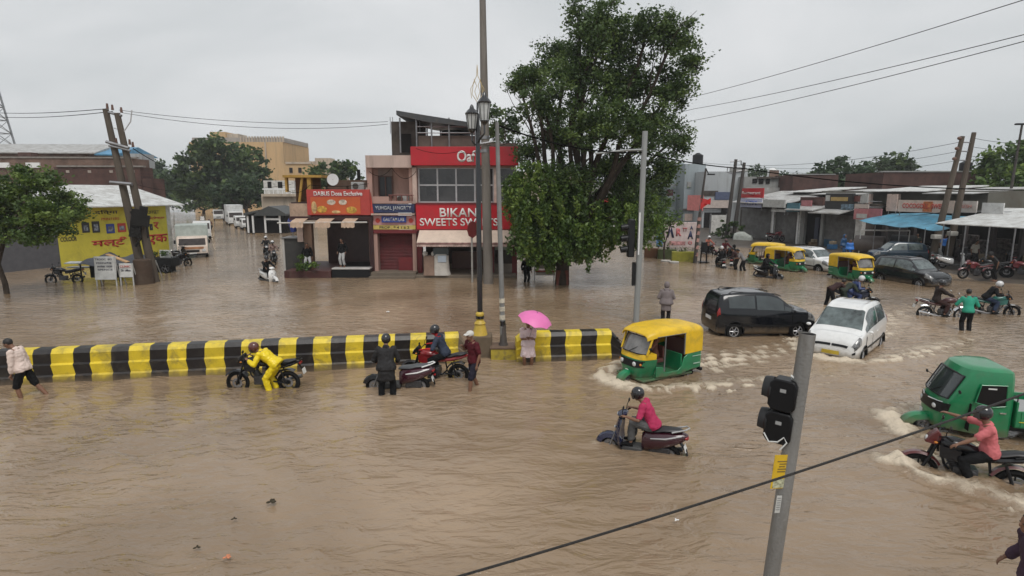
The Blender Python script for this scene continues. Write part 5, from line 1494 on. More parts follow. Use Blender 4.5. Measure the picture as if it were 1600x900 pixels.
b = MB(); b.span((XX(490, 280), 2.5, Z(316)), (XX(556, 280), 3, Z(280, 520))); b.span((XX(500, 290), 1.5, Z(316)), (XX(530, 290), 2.0, Z(290, 520))); b.build('upper_wall', mat('brown_wall', (.12, .075, .055), .85, dirt=.4), t)
# open-fronted ochre room left of the signboard
b = MB(); b.span((XX(442), 2.2, Z(318)), (XX(483), 2.4, Z(274, 460))); rm = b.build('roof_room', mat('brown_boards', (.16, .075, .035), .8, var=.35, vscale=2), t)
b = MB(); b.span((XX(476), .6, Z(318)), (XX(482), .9, Z(277, 480))); b.span((XX(441), .6, Z(300)), (XX(444), .9, Z(277, 450))); b.span((XX(439), .5, Z(277, 460)), (XX(500), 2.6, Z(273, 460))); b.tube([(XX(462), .6, Z(318)), (XX(468), .7, Z(277))], .08, 6); b.build('ochre_frame', mat('ochre_paint', (.42, .25, .06), .7, dirt=.3), rm)
ds = thing('satellite_dish', 'small white satellite dish on the eatery roof', 'satellite dish', (F.a.x + XX(508, 280), F.a.y + 1.6, Z(296, 508)))
b = MB(); b.tube([(0, 0, 0), (0, 0, .45)], .025, 6); b.build('mast', steel, ds)
b = MB(); rings = [[(r * math.cos(q), -.12 - r * r * -.35 * -1 * .6, .6 + r * math.sin(q)) for q in [2 * PI * k / 18 for k in range(18)]] for r in (.02, .15, .28, .36)]
b.loft(rings, caps=False); o = b.build('dish', white, ds); o.modifiers.new('s', 'SOLIDIFY').thickness = .015

# ------------------------------------------------------------------ small fittings on the centre shops
F = fac(610, 430)
def fitting(name, label, cat, px, py, off, s, m, m2):
    q = D(px, py, F.a.y + off); t = thing(name, label, cat, q)
    b = MB(); b.box((0, 0, 0), s); b.build('casing', m, t, bevel=.03)
    b = MB(); b.cyl((-s[0] * .15, -s[1] / 2 - .01, 0), (-s[0] * .15, -s[1] / 2 - .03, 0), s[2] * .36, n=18); b.build('grille', m2, t)
    b = MB(); b.box((0, .1, -s[2] / 2 - .03), (s[0] * .8, s[1], .04)); b.build('bracket', steel, t)
fitting('air_conditioner', 'cream air conditioner box on the pink house side wall', 'air conditioner', 567, 300, 2.3, (.8, .4, .55), creampil, sooty)
fitting('air_conditioner', 'grey air conditioner box on the balcony ledge of the pink house', 'air conditioner', 629, 311, .3, (.75, .35, .5), mat('ac_grey', (.35, .35, .34), .5, dirt=.4), sooty)
fitting('air_conditioner', 'small air conditioner box above the red picture signboard', 'air conditioner', 560, 291, 1.0, (.8, .4, .5), mat('ac_grey'), sooty)
# ------------------------------------------------------------------ right-hand side: far buildings then the shop row
def simple_block(label, px0, px1, py0, py1, Y, m, parts=(), depth=7, roofline=None, ang=0.0, windows=(), cat='building', name='building'):
    global t
    FF = fac((px0 + px1) / 2, 330, Y, ang)
    tt = bldg(label, FF, cat, name)
    fbox(tt, FF, px0, px1, py0, py1, depth, m, 'wall')
    for (a, c, p, q, mm, nm, off) in parts: fbox(tt, FF, a, c, p, q, .25, mm, nm, off=off)
    return tt, FF
pbl = mat('pale_blue_render', (.36, .41, .43), .8, var=.1, dirt=.35, vscale=.3, streak=True)
greyw = mat('grey_render', (.30, .30, .29), .8, var=.1, dirt=.5, vscale=.3, streak=True)
simple_block('pale blue narrow house with a terrace just right of the big tree', 1040, 1066, 254, 380, 88, pbl,
             [(1050, 1056, 262, 274, interior, 'window', -.05), (1040, 1068, 288, 290, greyw, 'slab', -.6), (1042, 1052, 296, 306, mat('maroon_window', (.12, .04, .05)), 'window', -.05), (1038, 1056, 309, 312, greyw, 'slab', -.5)])
simple_block('grey flat-fronted block behind the striped pole', 1068, 1100, 256, 380, 84, mat('cool_grey_render', (.31, .35, .37), .8, dirt=.3, vscale=.25, streak=True),
             [(1074, 1080, 284, 292, greyw, 'window_shade', -.2), (1068, 1098, 326, 329, sooty, 'lintel', -.3), (1070, 1082, 334, 345, creampil, 'door_panel', -.1)])
simple_block('long pale grey building with a tall blank upper wall behind the crossarm poles', 1098, 1165, 268, 380, 80, paleg,
             [(1100, 1122, 298, 306, sooty, 'verandah_opening', -.1), (1118, 1142, 300, 312, mat('blue_grey_sheet', (.08, .10, .17), .6), 'hanging_sheet', -.3), (1096, 1140, 313, 325, mat('cream_board', (.5, .42, .38), .6), 'fascia_board', -.4),
              (1100, 1130, 332, 362, interior, 'shop_opening', -.1), (1128, 1140, 322, 336, interior, 'dark_window', -.3), (1141, 1165, 262, 268, greyw, 'parapet', -.2)])
simple_block('grey two-storey building with square roof openings behind the red restaurant sign', 1160, 1243, 276, 380, 78, greyw,
             [(1176, 1183, 279, 286, interior, 'roof_opening', -.1), (1186, 1193, 279, 287, interior, 'roof_opening', -.1), (1197, 1203, 279, 287, interior, 'roof_opening', -.1), (1184, 1240, 276, 279, sooty, 'coping', -.3), (1203, 1217, 266, 276, brick_l, 'water_tank', 1.0),
              (1165, 1240, 293, 320, tin, 'sheet_fascia', -.5)])
simple_block('dull red brick upper wall between the grey building and the green trees', 1236, 1306, 273, 370, 74, brick_d, [(1236, 1306, 271.5, 273, greyw, 'coping', -.1)])
simple_block('dark brick block with a long flat top right of the rounded tree', 1376, 1532, 269, 360, 62, brick_d, [(1376, 1532, 267, 269, greyw, 'coping', -.1)])
def gate_piece():
    FF = fac(1133, 380, 70); tt = bldg('white sheet-metal gate standing beside the crossarm poles', FF, 'gate', 'gate')
    fbox(tt, FF, 1111, 1134, 336, 372, .08, mat('white_render'), 'gate_leaf'); fbox(tt, FF, 1109, 1111, 334, 372, .2, steel, 'gate_post'); fbox(tt, FF, 1134, 1136, 334, 372, .2, steel, 'gate_post')
gate_piece()

A0, A1 = G(1140, 369), G(1600, 424)
FR = Facade((A0.x, A0.y), math.atan2(A1.y - A0.y, A1.x - A0.x))
rowZ = lambda px, py, off=0: FR.at(px, py, off)[1]
rowX = lambda px, py=360, off=0: FR.at(px, py, off)[0]
def rowthing(px, label, cat, name, off=0.0):
    s = rowX(px, 360, off); p = FR.a + FR.d * s + FR.n * off
    return thing(name, label, cat, (p.x, p.y, 0), FR.ang), s, off
def rbox(tt, px0, px1, py0, py1, depth, m, name, off=0.0, bevel=0.0, pym=None):
    """box on the shop row, in the frame of the thing tt = (empty, s0, off0)"""
    e, s0, o0 = tt
    pm = pym if pym is not None else (py0 + py1) / 2
    xa, xb = FR.at(px0, pm, off)[0] - s0, FR.at(px1, pm, off)[0] - s0
    xm = (px0 + px1) / 2
    b = MB(); b.span((xa, off - o0, FR.at(xm, py1, off)[1]), (xb, off - o0 + depth, FR.at(xm, py0, off)[1]))
    return b.build(name, m, e, bevel=bevel)
shut = ribbed_mat('grey_shutter_slats', (.17, .165, .16), .1, 2, .5, .3)
shut2 = ribbed_mat('dark_shutter_slats', (.095, .09, .09), .1, 2, .5, .3)
tt = rowthing(1190, 'shop with two closed grey shutters below the red restaurant sign', 'shop', 'shop')
rbox(tt, 1156, 1250, 318, 378, 6, sooty, 'wall', .3)
rbox(tt, 1158, 1204, 326, 374, .1, shut, 'rolling_shutter', .15); rbox(tt, 1210, 1243, 322, 380, .1, shut, 'rolling_shutter', .15)
rbox(tt, 1204.5, 1209, 320, 380, .4, mat('white_render'), 'pillar', -.05); rbox(tt, 1244, 1250, 330, 384, .4, mat('white_render'), 'pillar', -.05)
e = tt[0]; b = MB(); z0 = rowZ(1200, 318); sa, sb = rowX(1156) - tt[1], rowX(1244) - tt[1]
b.prism([(-1.6, z0), (-1.6, z0 + .08), (5, z0 + 1.3), (5, z0 + 1.2)], sa, sb, axis='x'); b.build('sheet_roof', tin, e)
rbox(tt, 1192, 1226, 312, 324, .15, mat('pale_board', (.45, .45, .43), .6, dirt=.3), 'blank_signboard', -1.7)
tt = rowthing(1275, 'open dark shop with a sagging sheet roof and dim blue interior', 'shop', 'shop')
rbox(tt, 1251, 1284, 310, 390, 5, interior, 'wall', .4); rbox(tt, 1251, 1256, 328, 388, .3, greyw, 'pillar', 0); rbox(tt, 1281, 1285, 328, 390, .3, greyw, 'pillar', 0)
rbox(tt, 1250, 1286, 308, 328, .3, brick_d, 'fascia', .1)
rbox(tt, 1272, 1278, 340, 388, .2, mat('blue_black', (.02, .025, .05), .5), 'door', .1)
b = MB(); z0 = rowZ(1268, 327); sa, sb = rowX(1248) - tt[1], rowX(1292) - tt[1]
b.prism([(-1.8, z0 - .1), (-1.8, z0), (1, z0 + .5), (1, z0 + .42)], sa, sb, axis='x'); b.build('sheet_roof', tin, tt[0])
tt = rowthing(1312, 'shop with a grey shutter and a black board with a yellow strip above', 'shop', 'shop')
rbox(tt, 1286, 1345, 318, 392, 6, sooty, 'wall', .4); rbox(tt, 1287, 1334, 336, 388, .1, shut, 'rolling_shutter', .2)
rbox(tt, 1287, 1304, 374, 389, .05, mat('teal_paint', (.02, .07, .12), .5), 'painted_base', .1); rbox(tt, 1335, 1345, 340, 394, .4, mat('white_render'), 'pillar', -.05)
rbox(tt, 1289, 1331, 302, 334, .3, mat('black_board', (.02, .02, .02), .5), 'signboard', -.4); rbox(tt, 1298, 1324, 308, 314, .06, mat('ochre_strip', (.42, .29, .10), .5), 'sign_strip', -.48)
rbox(tt, 1290, 1296, 305, 314, .06, mat('pale_board'), 'sign_strip', -.48)
rbox(tt, 1314, 1332, 319, 328, .1, mat('blue_grey_print', (.12, .18, .23), .6, var=.8, vscale=4), 'picture_board', -.6)
b = MB(); z0 = rowZ(1310, 331); sa, sb = rowX(1284) - tt[1], rowX(1334) - tt[1]
b.prism([(-1.7, z0 - .15), (-1.7, z0 - .05), (.3, z0 + .4), (.3, z0 + .32)], sa, sb, axis='x'); b.build('sheet_roof', tin, tt[0])
# long white roof over the row
tt = rowthing(1380, 'long white tin roof running above the shop row', 'roof', 'tin_roof', 3.0)
b = MB(); z0 = rowZ(1400, 296, 3.0)
sa, sb = rowX(1232, 300, 3.0) - tt[1], rowX(1535, 300, 3.0) - tt[1]
L8 = sb - sa
for u0, u1, dz, yo, m8 in ((0, .20, .0, .1, tin_w), (.205, .50, -.22, -.3, tin), (.505, .80, .05, .0, tin_w), (.805, 1, -.12, -.4, tin)):
    b = MB(); b.prism([(yo - .6, z0 - .25 + dz), (yo - .6, z0 - .19 + dz), (6, z0 + .30 + dz), (6, z0 + .2 + dz)], sa + L8 * u0, sa + L8 * u1, axis='x'); b.build('sheet', m8, tt[0])
b = MB()
b = MB(); b.span((sa, .6, 0), (sb, 5.5, z0 - .12)); b.build('wall', mat('mossy_wall', (.14, .135, .115), .85, dirt=.6, vscale=.5), tt[0])
for px in (1340, 1352, 1385, 1395): rbox(tt, px, px + 7, 303, 332, .3, creampil if px != 1340 else mat('white_render'), 'pillar', 2.4)
# signs of the row
def signboard(label, px0, px1, py0, py1, m, text=None, tm=None, off=-.8, extra=(), bold=.01, tw_=.8, th_=.45, cat='sign', tilt=0.0):
    tt = rowthing((px0 + px1) / 2, label, cat, 'signboard', off)
    o = rbox(tt, px0, px1, py0, py1, .08, m, 'board', off, pym=(py0 + py1) / 2)
    for (a, c, p, q, mm) in extra: rbox(tt, a, c, p, q, .04, mm, 'panel', off - .05)
    b = MB(); xa, xb = rowX(px0, (py0 + py1) / 2, off) - tt[1], rowX(px1, (py0 + py1) / 2, off) - tt[1]
    z0, z1 = rowZ((px0 + px1) / 2, py1, off), rowZ((px0 + px1) / 2, py0, off)
    for x in (xa + .1, xb - .1): b.cyl((x, .12, z0 - .3), (x, .12, z1), .03, n=6); b.cyl((x, .12, z0 + .1), (x, 1.6, z0 + .1), .025, n=6)
    b.build('bracket', steel, tt[0])
    if text: lettering(text, (xa + xb) / 2, (z0 + z1) / 2 + .02, abs(xb - xa) * tw_, (z1 - z0) * th_, tm or sw, tt[0], y=-.075, bold=bold)
    return tt
redb = mat('red_board', (.52, .02, .03), .4)
pinkb = mat('faded_pink_board', (.45, .17, .18), .5, dirt=.3)
signboard('bright red board with small white lettering left of the crossarm poles shops', 1157, 1193, 294, 309, redb, 'Restaurant', off=-1.2, th_=.32)
signboard('white and blue board hung directly under the bright red board', 1157, 1190, 310, 324, mat('white_blue_board', (.45, .47, .62), .5), 'ATM', mat('blue_print', (.10, .14, .45), .5), off=-1.2, bold=.04, tw_=.6)
signboard('dusky pink board with a white lower panel beside the blue tarpaulin', 1334, 1357, 326, 343, pinkb, None, extra=[(1338, 1354, 334, 341, mat('pale_board'))], off=-1.0)
signboard('plain dull pink board touching the blue tarpaulin', 1357.5, 1377, 326, 344, mat('dull_pink', (.36, .13, .15), .5, dirt=.3), None, off=-1.0)
signboard('small cream board standing above the dusky pink board', 1335, 1357, 319, 325.4, mat('cream_board'), None, off=-1.0)
signboard('long cream banner with big red letters under the white roof', 1403, 1490, 313, 332, mat('cream_banner', (.60, .46, .38), .5, dirt=.2), 'COCOGOLL  SWEET', mat('sign_red'), off=-.6, bold=.02, th_=.4,
          extra=[(1442, 1456, 315, 331, mat('orange_print', (.55, .16, .05), .5, var=.5, vscale=3))])
signboard('short cream board with a faint red word right of the leaning poles', 1492, 1526, 314, 332, mat('cream_board2', (.55, .50, .46), .5, dirt=.3), 'FRESH', mat('faded_red', (.5, .18, .14), .5), off=-.6, tw_=.6, th_=.3)
signboard('blank white board at the right end of the banner row', 1534, 1568, 317, 333, mat('white_board', (.58, .58, .57), .5, dirt=.3), None, off=-.6)
sb_ = signboard('pink board on the wall left of the striped pole', 1074, 1098, 305, 329, mat('coral_board', (.60, .20, .19), .5, dirt=.1), None, off=-9.0)
# awning sheds right
tt = rowthing(1425, 'bright blue tarpaulin stretched over a dark stall', 'tarpaulin', 'tarpaulin', -1.0)
n = 14; ringsT = []
for j in range(7):
    v = j / 6; ring = []
    for i in range(n + 1):
        u = i / n; off = -3.6 + 3.8 * v
        px = 1364 + (1486 - 1364) * u
        s = rowX(px, 352 if j < 3 else 346, -3.6 if j == 0 else -1.6) - tt[1]
        z = 2.62 + .75 * v + .05 * math.sin(u * 13) * (1 - v) + .06 * math.sin(u * 7 + v * 5) - .12 * abs(math.sin(u * PI * 2.0)) * (1 - v)
        ring.append((s, off + 1.0, z))
    ringsT.append(ring)
b = MB(); b.loft(ringsT, closed=False); o = b.build('sheet', mat('blue_tarp', (.07, .27, .40), .45, var=.3, vscale=1.2, bump=.7, bscale=4, dirt=.2), tt[0]); o.modifiers.new('s', 'SOLIDIFY').thickness = .02
b = MB()
for px in (1366, 1405, 1445, 1484):
    s = rowX(px, 352, -3.6) - tt[1]; b.cyl((s, -2.5, -.1), (s, -2.5, 2.55), .035, n=6)
b.build('pole', steel, tt[0])
tt = rowthing(1440, 'deep dark open-fronted shops behind the blue tarpaulin and white roof', 'shop', 'shop', 0)
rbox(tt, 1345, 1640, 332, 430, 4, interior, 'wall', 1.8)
for px in (1375, 1420, 1500, 1545, 1590): rbox(tt, px, px + 5, 345, 425, .3, mat('dark_pillar', (.07, .06, .06), .8), 'pillar', .3)
rbox(tt, 1385, 1415, 352, 402, .1, shut2, 'rolling_shutter', .9)
for px, z_ in ((1510, 1.6), (1530, 1.3), (1560, 1.5), (1578, 1.2)):
    s = rowX(px, 380, .9) - tt[1]; b = MB(); b.box((s, 1.2, z_ * .5), (1.6, .5, z_)); b.box((s, 1.1, z_ + .2), (1.2, .3, .4)); b.build('goods_rack', mat('goods', (.10, .085, .08), .7, var=.9, vscale=5), tt[0], bevel=.04)
tt = rowthing(1555, 'wide white tin awning over the open shops at the right', 'awning', 'awning', -1.0)
b = MB(); sa, sb = rowX(1478, 350, -3.5) - tt[1], rowX(1680, 350, -3.5) - tt[1]
zA = rowZ(1545, 354, -4.2); b.prism([(-3.4, zA), (-3.4, zA + .05), (2.6, zA + 1.0), (2.6, zA + .9)], sa, sb, axis='x'); b.build('sheet', tin_w, tt[0])
b = MB()
for k in range(5):
    s = sa + (sb - sa) * (k + .3) / 5; b.cyl((s, -3.2, -.1), (s, -3.2, zA), .04, n=6)
b.build('post', steel, tt[0])

# hoarding with big letters
p = G(1055, 402); hd = thing('hoarding', 'white hoarding with large black and red letters among planters', 'hoarding', (p.x, p.y, 0), R(-12))
s_ = p.y / 900 * 1.0
b = MB(); b.box((0, 0, 1.75), (2.95, .10, 1.95)); bo = b.build('board', mat('hoarding_white', (.58, .48, .47), .5, var=.2, vscale=1.5, dirt=.2), hd, bevel=.02)
b = MB(); b.box((-1.22, -.06, 1.75), (.50, .02, 1.9)); b.build('blue_panel', mat('hoarding_blue', (.10, .22, .42), .5, var=.6, vscale=2), bo)
lettering('Λ', -.45, 1.95, .62, .85, mat('letter_navy', (.02, .03, .09), .5), bo, y=-.065, bold=.06); lettering('R', .18, 1.95, .40, .6, mat('letter_rose', (.5, .12, .13), .5), bo, y=-.065, bold=.05)
lettering('TT', .62, 2.15, .34, .30, mat('letter_rose'), bo, y=-.065, bold=.05)
lettering('A', 1.05, 1.75, .42, .62, mat('letter_navy'), bo, y=-.065, bold=.05); lettering('A', 1.10, 2.30, .22, .30, mat('letter_navy'), bo, y=-.065, bold=.04); lettering('O', 1.05, 1.15, .3, .26, mat('letter_rose'), bo, y=-.065, bold=.05)
b = MB(); b.box((.1, -.06, 1.1), (1.2, .015, .3)); b.build('print', mat('rose_print', (.5, .25, .25), .5, var=.7, vscale=5), bo)
b = MB()
for x in (-1.3, 0, 1.3): b.cyl((x, .08, -.3), (x, .08, 2.7), .045, n=6)
b.build('post', steel, hd)

def bush(label, p, r, h, lm, n=900, leaf=.12, group=None, name='bush', base=None, cat='bush'):
    t = thing(name, label, cat, (p.x, p.y, max(p.z, 0)), 0, group)
    Pn, Tn = clumps([(0, 0, h * .55, r, r, h * .5)], 14, .18, max(4, n // 40), .3)
    leaf_mesh('foliage', Pn, None, leaf, lm, t, Tn)
    b = MB()
    for k in range(5): branches(b, (0, 0, -.1), (random.uniform(-r, r) * .6, random.uniform(-r, r) * .6, h * .8), .02, .006, .1, 4)
    b.build('stem', bark, t)
    return t
planterm = mat('planter_green', (.09, .11, .05), .8, dirt=.5)
for k, (px, py, w) in enumerate(((1018, 402, .9), (1042, 404, 1.1), (1067, 408, 1.3))):
    g = G(px, py); lab = ['small mossy planter at the left foot of the hoarding', 'middle mossy planter below the hoarding', 'wide yellow-green planter below the hoarding by the striped pole'][k]
    pl = thing('planter', lab, 'planter', (g.x, g.y, 0), R(-10), 'planters along the hoarding')
    b = MB(); b.box((0, 0, .25), (w * 1.25, .6, .9)); b.build('trough', [mat('planter_red', (.14, .07, .04), .8, dirt=.4), planterm, mat('planter_yellow', (.26, .25, .04), .7, dirt=.5)][k], pl, bevel=.04)
    bush(['straggly plant in the small mossy planter', 'leafy plant in the middle planter below the hoarding', 'dark plant in the wide yellow-green planter'][k], Vector((g.x, g.y, .68)), w * .5, .5, leaf_lime, 500, .1)
for k, (px, py) in enumerate(((1040, 409), (1053, 411))):
    g = G(px, py); o = MB().cyl((0, 0, -.2), (0, 0, .12), .33, .36, 14).build('kerb_stone', mat('stone_white', (.45, .43, .4), .8, dirt=.5), None, bevel=.03); o.location = (g.x, g.y, 0)
    tag(o, ['round pale kerb stone in the water before the hoarding, left one', 'round pale kerb stone in the water before the hoarding, right one'][k], 'stone', 'kerb stones by the hoarding')
g = G(1142, 374); bush('dense dark bush at the foot of the crossarm poles', Vector((g.x, g.y, 0)), 1.5, 2.1, leaf_dark, 2200, .16)
g = G(1128, 374); bush('low dark bush left of the crossarm poles', Vector((g.x, g.y, 0)), 1.1, 1.2, leaf_dark, 1200, .16)

# ------------------------------------------------------------------ poles
def pole(label, pts, r, m, name='pole', cat='pole', group=None, n=10):
    t = thing(name, label, cat, (pts[0][0], pts[0][1], 0), 0, group); o = Vector((pts[0][0], pts[0][1], 0))
    b = MB(); b.tube([Vector(p) - o for p in pts], r, n); b.build('shaft', m, t); return t, o
def down(a, c, z=-.3):
    """continue the line a->c until height z"""
    d = c - a; k = (z - a.z) / d.z; return a + d * k
# left leaning twin poles
YL = G(228, 440).y
concd = mat('pole_concrete_dark', (.105, .085, .068), .85, var=.2, dirt=.6, vscale=2.5, streak=True)
tl, o = pole('taller left one of the two leaning concrete poles beside the yellow shop', [down(D(165, 172, YL), D(213, 385, YL)), D(165, 171, YL)], [.25, .15], concd, group='leaning concrete pole pair at left')
o1 = o
b = MB(); A_, B_ = D(168, 175, YL) - o, D(190, 181, YL) - o; b.cyl(A_, B_, .07); A_, B_ = D(171, 222, YL) - o - Vector((0, .25, 0)), D(206, 232, YL) - o - Vector((0, .25, 0)); b.tube([A_, B_], .09, 6)
A_, B_ = D(175, 228, YL) - o - Vector((0, .25, 0)), D(208, 236, YL) - o - Vector((0, .25, 0)); b.tube([A_, B_], .06, 6); A_, B_ = D(178, 285, YL) - o - Vector((0, .3, 0)), D(212, 288, YL) - o - Vector((0, .3, 0)); b.tube([A_, B_], .10, 6); b.build('crossarm', steel, tl)
b = MB()
for px, py in ((168, 170), (176, 172), (190, 176), (203, 226), (208, 230), (182, 224)):
    q = D(px, py, YL) - o; b.cyl(q, q + Vector((0, 0, .28)), .07, .05, 8)
b.build('insulator', mat('insulator_brown', (.12, .06, .04), .3), tl)
tl, o = pole('right one of the two leaning concrete poles beside the yellow shop', [down(D(183, 178, YL), D(230, 385, YL)), D(183, 177, YL)], [.25, .15], concd, group='leaning concrete pole pair at left')
b = MB()
for px, py, r in ((216, 340, .42), (212, 360, .36), (226, 345, .30), (224, 330, .25)):
    q = D(px, py, YL - .35) - o; b.box(q, (r * 1.4, r, r * 2.1), rz=.3, ry=R(12))
b.tube([D(205, 330, YL - .4) - o, D(220, 372, YL - .4) - o, D(212, 385, YL - .4) - o], .07, 6); b.tube([D(226, 325, YL - .4) - o, D(232, 372, YL - .4) - o], .06, 6)
jb = b.build('cable_bundle', mat('bundle_black', (.016, .015, .014), .7, bump=1, bscale=12), tl)
b = MB(); b.tube([D(206, 172, YL) - o, D(204, 190, YL) - o, D(194, 205, YL) - o, D(178, 200, YL) - o], .03, 6); b.build('loose_cable', mat('cable_black'), tl)
# right leaning twin poles
YR = G(1462, 414).y
for k, (tx, ty, bx, by, lab) in enumerate(((1504, 213, 1457, 400, 'left one of the two big leaning concrete poles on the right'), (1522, 207, 1482, 395, 'right one of the two big leaning concrete poles on the right'))):
    tl, o = pole(lab, [down(D(tx, ty, YR), D(bx, by, YR)), D(tx, ty, YR)], [.26, .14], concd, group='leaning concrete pole pair at right')
    if k == 0:
        b = MB()
        for py in (222, 236, 250): b.cyl(D(1503 - (py - 213) * .25, py, YR) - o, D(1521 - (py - 213) * .22, py + 1, YR) - o, .045, n=6)
        b.build('crossarm', steel, tl)
        b = MB()
        for py in (216, 232, 248):
            q = D(1500 - (py - 213) * .25, py, YR - .2) - o; b.ball(q, (.16, .1, .12), 8, 6)
        b.build('insulator', mat('insulator_brown'), tl)
    b = MB(); q = D(bx - 2 + 8, by - 30, YR - .22) - o; b.box(q, (.55, .4, .3)); b.build('band', mat('band_white', (.55, .54, .5), .7), tl, bevel=.05)
# thin crossarm poles
YC = G(1141, 374).y
for k, (tx, ty, bx, by, lab) in enumerate(((1150, 249, 1137, 352, 'left dark pole with a cross bracket rising from the dense bush'), (1163, 254, 1148, 356, 'right dark pole carrying the red sign beside the dense bush'))):
    tl, o = pole(lab, [down(D(tx, ty, YC), D(bx, by, YC)), D(tx, ty, YC)], [.21, .16], mat('dark_pole', (.07, .062, .058), .8, dirt=.4), group='dark poles with crossarms')
    b = MB()
    if k == 0:
        b.tube([D(1137, 261, YC) - o, D(1160, 262, YC) - o], .07, 5); b.tube([D(1137, 261, YC) - o, D(1136, 269, YC) - o, D(1150, 272, YC) - o], .06, 5); b.tube([D(1141, 253, YC) - o, D(1157, 251, YC) - o], .06, 5)
    else: b.tube([D(1150, 268, YC) - o, D(1168, 266, YC) - o], .07, 5); b.tube([D(1158, 251, YC) - o, D(1158, 257, YC) - o, D(1165, 259, YC) - o], .07, 5)
    b.build('crossarm', steel, tl)
# striped pole with red flag and lamp arm
YS = G(1084, 411).y
tl, o = pole('tall slim pole with a red and white striped lower half by the hoarding', [down(D(1103, 264, YS), D(1087, 400, YS)), D(1087, 398, YS), D(1091, 355, YS), D(1094, 330, YS), D(1103, 263, YS)], [.13, .13, .12, .09, .06], mat('dark_pole'), cat='pole')
b = MB()
for k in range(6):
    u0 = k / 12 * 2; p0, p1 = D(1087.2 + .09 * (400 - (400 - k * 11)), 400 - k * 11, YS) - o, D(1087.8 + .09 * (k * 11 + 5.5), 400 - k * 11 - 5.5, YS) - o
    b.cyl(p0, p1, .138, n=10)
b.build('stripe', mat('stripe_red_white', (.45, .25, .22), .6, var=.4, vscale=2), tl)
b = MB(); b.tube([D(1103, 263, YS) - o, D(1107, 272, YS) - o, D(1115, 273, YS) - o], .035, 6); b.box(D(1111, 272.5, YS) - o, (.5, .16, .09)); b.build('street_lamp_head', blackp, tl)
fl = thing('flag', 'red flag hanging on the striped pole by the hoarding', 'flag', D(1094, 318, YS - .1))
b = MB(); b.loft([[(.0 + i * .12, .06 * math.sin(i * 1.3 + j * .7), .38 - j * .16 - i * .025 * (1 if j < 3 else -3.2)) for i in range(7)] for j in range(6)], closed=False)
o = b.build('cloth', mat('flag_red', (.50, .02, .02), .6), fl); o.modifiers.new('s', 'SOLIDIFY').thickness = .01
b = MB(); b.cyl((0, 0, -.6), (0, 0, .45), .02, n=6); b.build('staff', steel, fl)
bs_ = thing('traffic_stand', 'narrow dark stand beside the striped pole in the water', 'stand', at(1099, 411))
b = MB()
for x in (-.22, .22): b.cyl((x, 0, 0), (x * .8, 0, 1.75), .05, n=6)
b.box((0, 0, 1.35), (.42, .1, .7)); b.box((0, 0, .30), (.7, .5, .06)); b.build('frame', blackp, bs_)

# centre poles
YB = G(760, 443).y
tl, o = pole('very tall round concrete pole rising out of the picture before the sweet shop', [down(D(753.5, 0, YB), D(763, 440, YB)), D(763, 440, YB), D(757, 170, YB), D(752, -120, YB)], [.27, .27, .21, .13], concrete, n=16)
b = MB()
for py in (215, 236): q = D(757.5, py, YB) - o; b.cyl(q - Vector((0, 0, .08)), q + Vector((0, 0, .08)), .25, n=16)
b.tube([D(748, 226, YB) - o - Vector((0, .3, 0)), D(772, 222, YB) - o - Vector((0, .3, 0))], .05, 6); b.build('pole_band', steel, tl)
def sign_disc(label, px, py_top, py_bot, px_b, py_b, m):
    g = G(px_b, py_b); Yq = g.y; t = thing('road_sign', label, 'road sign', (g.x, g.y, -WD), R(55))
    zt, zb = D(px, py_top, Yq).z + WD, D(px, py_bot, Yq).z + WD
    b = MB(); b.cyl((0, 0, 0), (0, 0, zt - .05), .055, n=8); b.build('post', mat('post_grey', (.3, .29, .27), .6, dirt=.4), t)
    b = MB(); b.cyl((0, -.07, (zt + zb) / 2), (0, -.05, (zt + zb) / 2), (zt - zb) / 2, n=8); b.build('disc', m, t)
sign_disc('dark red octagonal road sign seen edge-on before the sweet shop', 739, 345, 372, 738, 441, mat('sign_darkred', (.16, .02, .02), .5))
# ornate lamp post
YK = G(751, 553).y
g = G(751, 553); lp = thing('street_lamp', 'black ornate double-lantern lamp post on a yellow foot in the median gap', 'street lamp', (g.x, g.y, 0))
o = Vector((g.x, g.y, 0))
b = MB(); zk = D(750, 490, YK).z; b.tube([D(750, 492, YK) - o, D(747.5, 300, YK) - o, D(746, 178, YK) - o], [.085, .075, .06], 12); b.build('shaft', blackpaint, lp)
b = MB(); x0 = D(750, 520, YK).x - o.x; prof = [(.27, .70), (.27, .86), (.25, .88), (.20, 1.0), (.14, 1.32), (.10, 1.34), (.13, 1.45), (.13, 1.62)]
z_ = lambda py: D(750, py, YK).z
pr = [(z_(530), .26), (z_(527), .27), (z_(525), .25), (z_(507), .16), (z_(505), .18), (z_(500), .11), (z_(490), .13), (z_(487), .09)]
b.tube([(x0, 0, z) for z, r in pr], [r for z, r in pr], 14); b.build('foot', mat('lamp_foot_yellow', (.55, .38, .05), .5, dirt=.3), lp)
b = MB(); b.cyl((x0, 0, z_(497.5)), (x0, 0, z_(493)), .135, n=14); b.cyl((x0, 0, z_(530)), (x0, 0, z_(527)), .28, n=14); b.build('foot_band', blackpaint, lp)
b = MB(); b.box((x0 + .06, 0, z_(544)), (.62, .62, z_(530) - z_(558) + .3)); b.build('plinth', mat('plinth_brown', (.15, .115, .08), .85, dirt=.4), lp, bevel=.02)
b = MB(); b.tube([(x0 - .3, .1, z_(545)), (x0 - .3, .1, z_(530)), (x0 + .25, .1, z_(528))], .04, 8); b.build('foot_ring', mat('foot_rust', (.30, .19, .09), .7), lp)
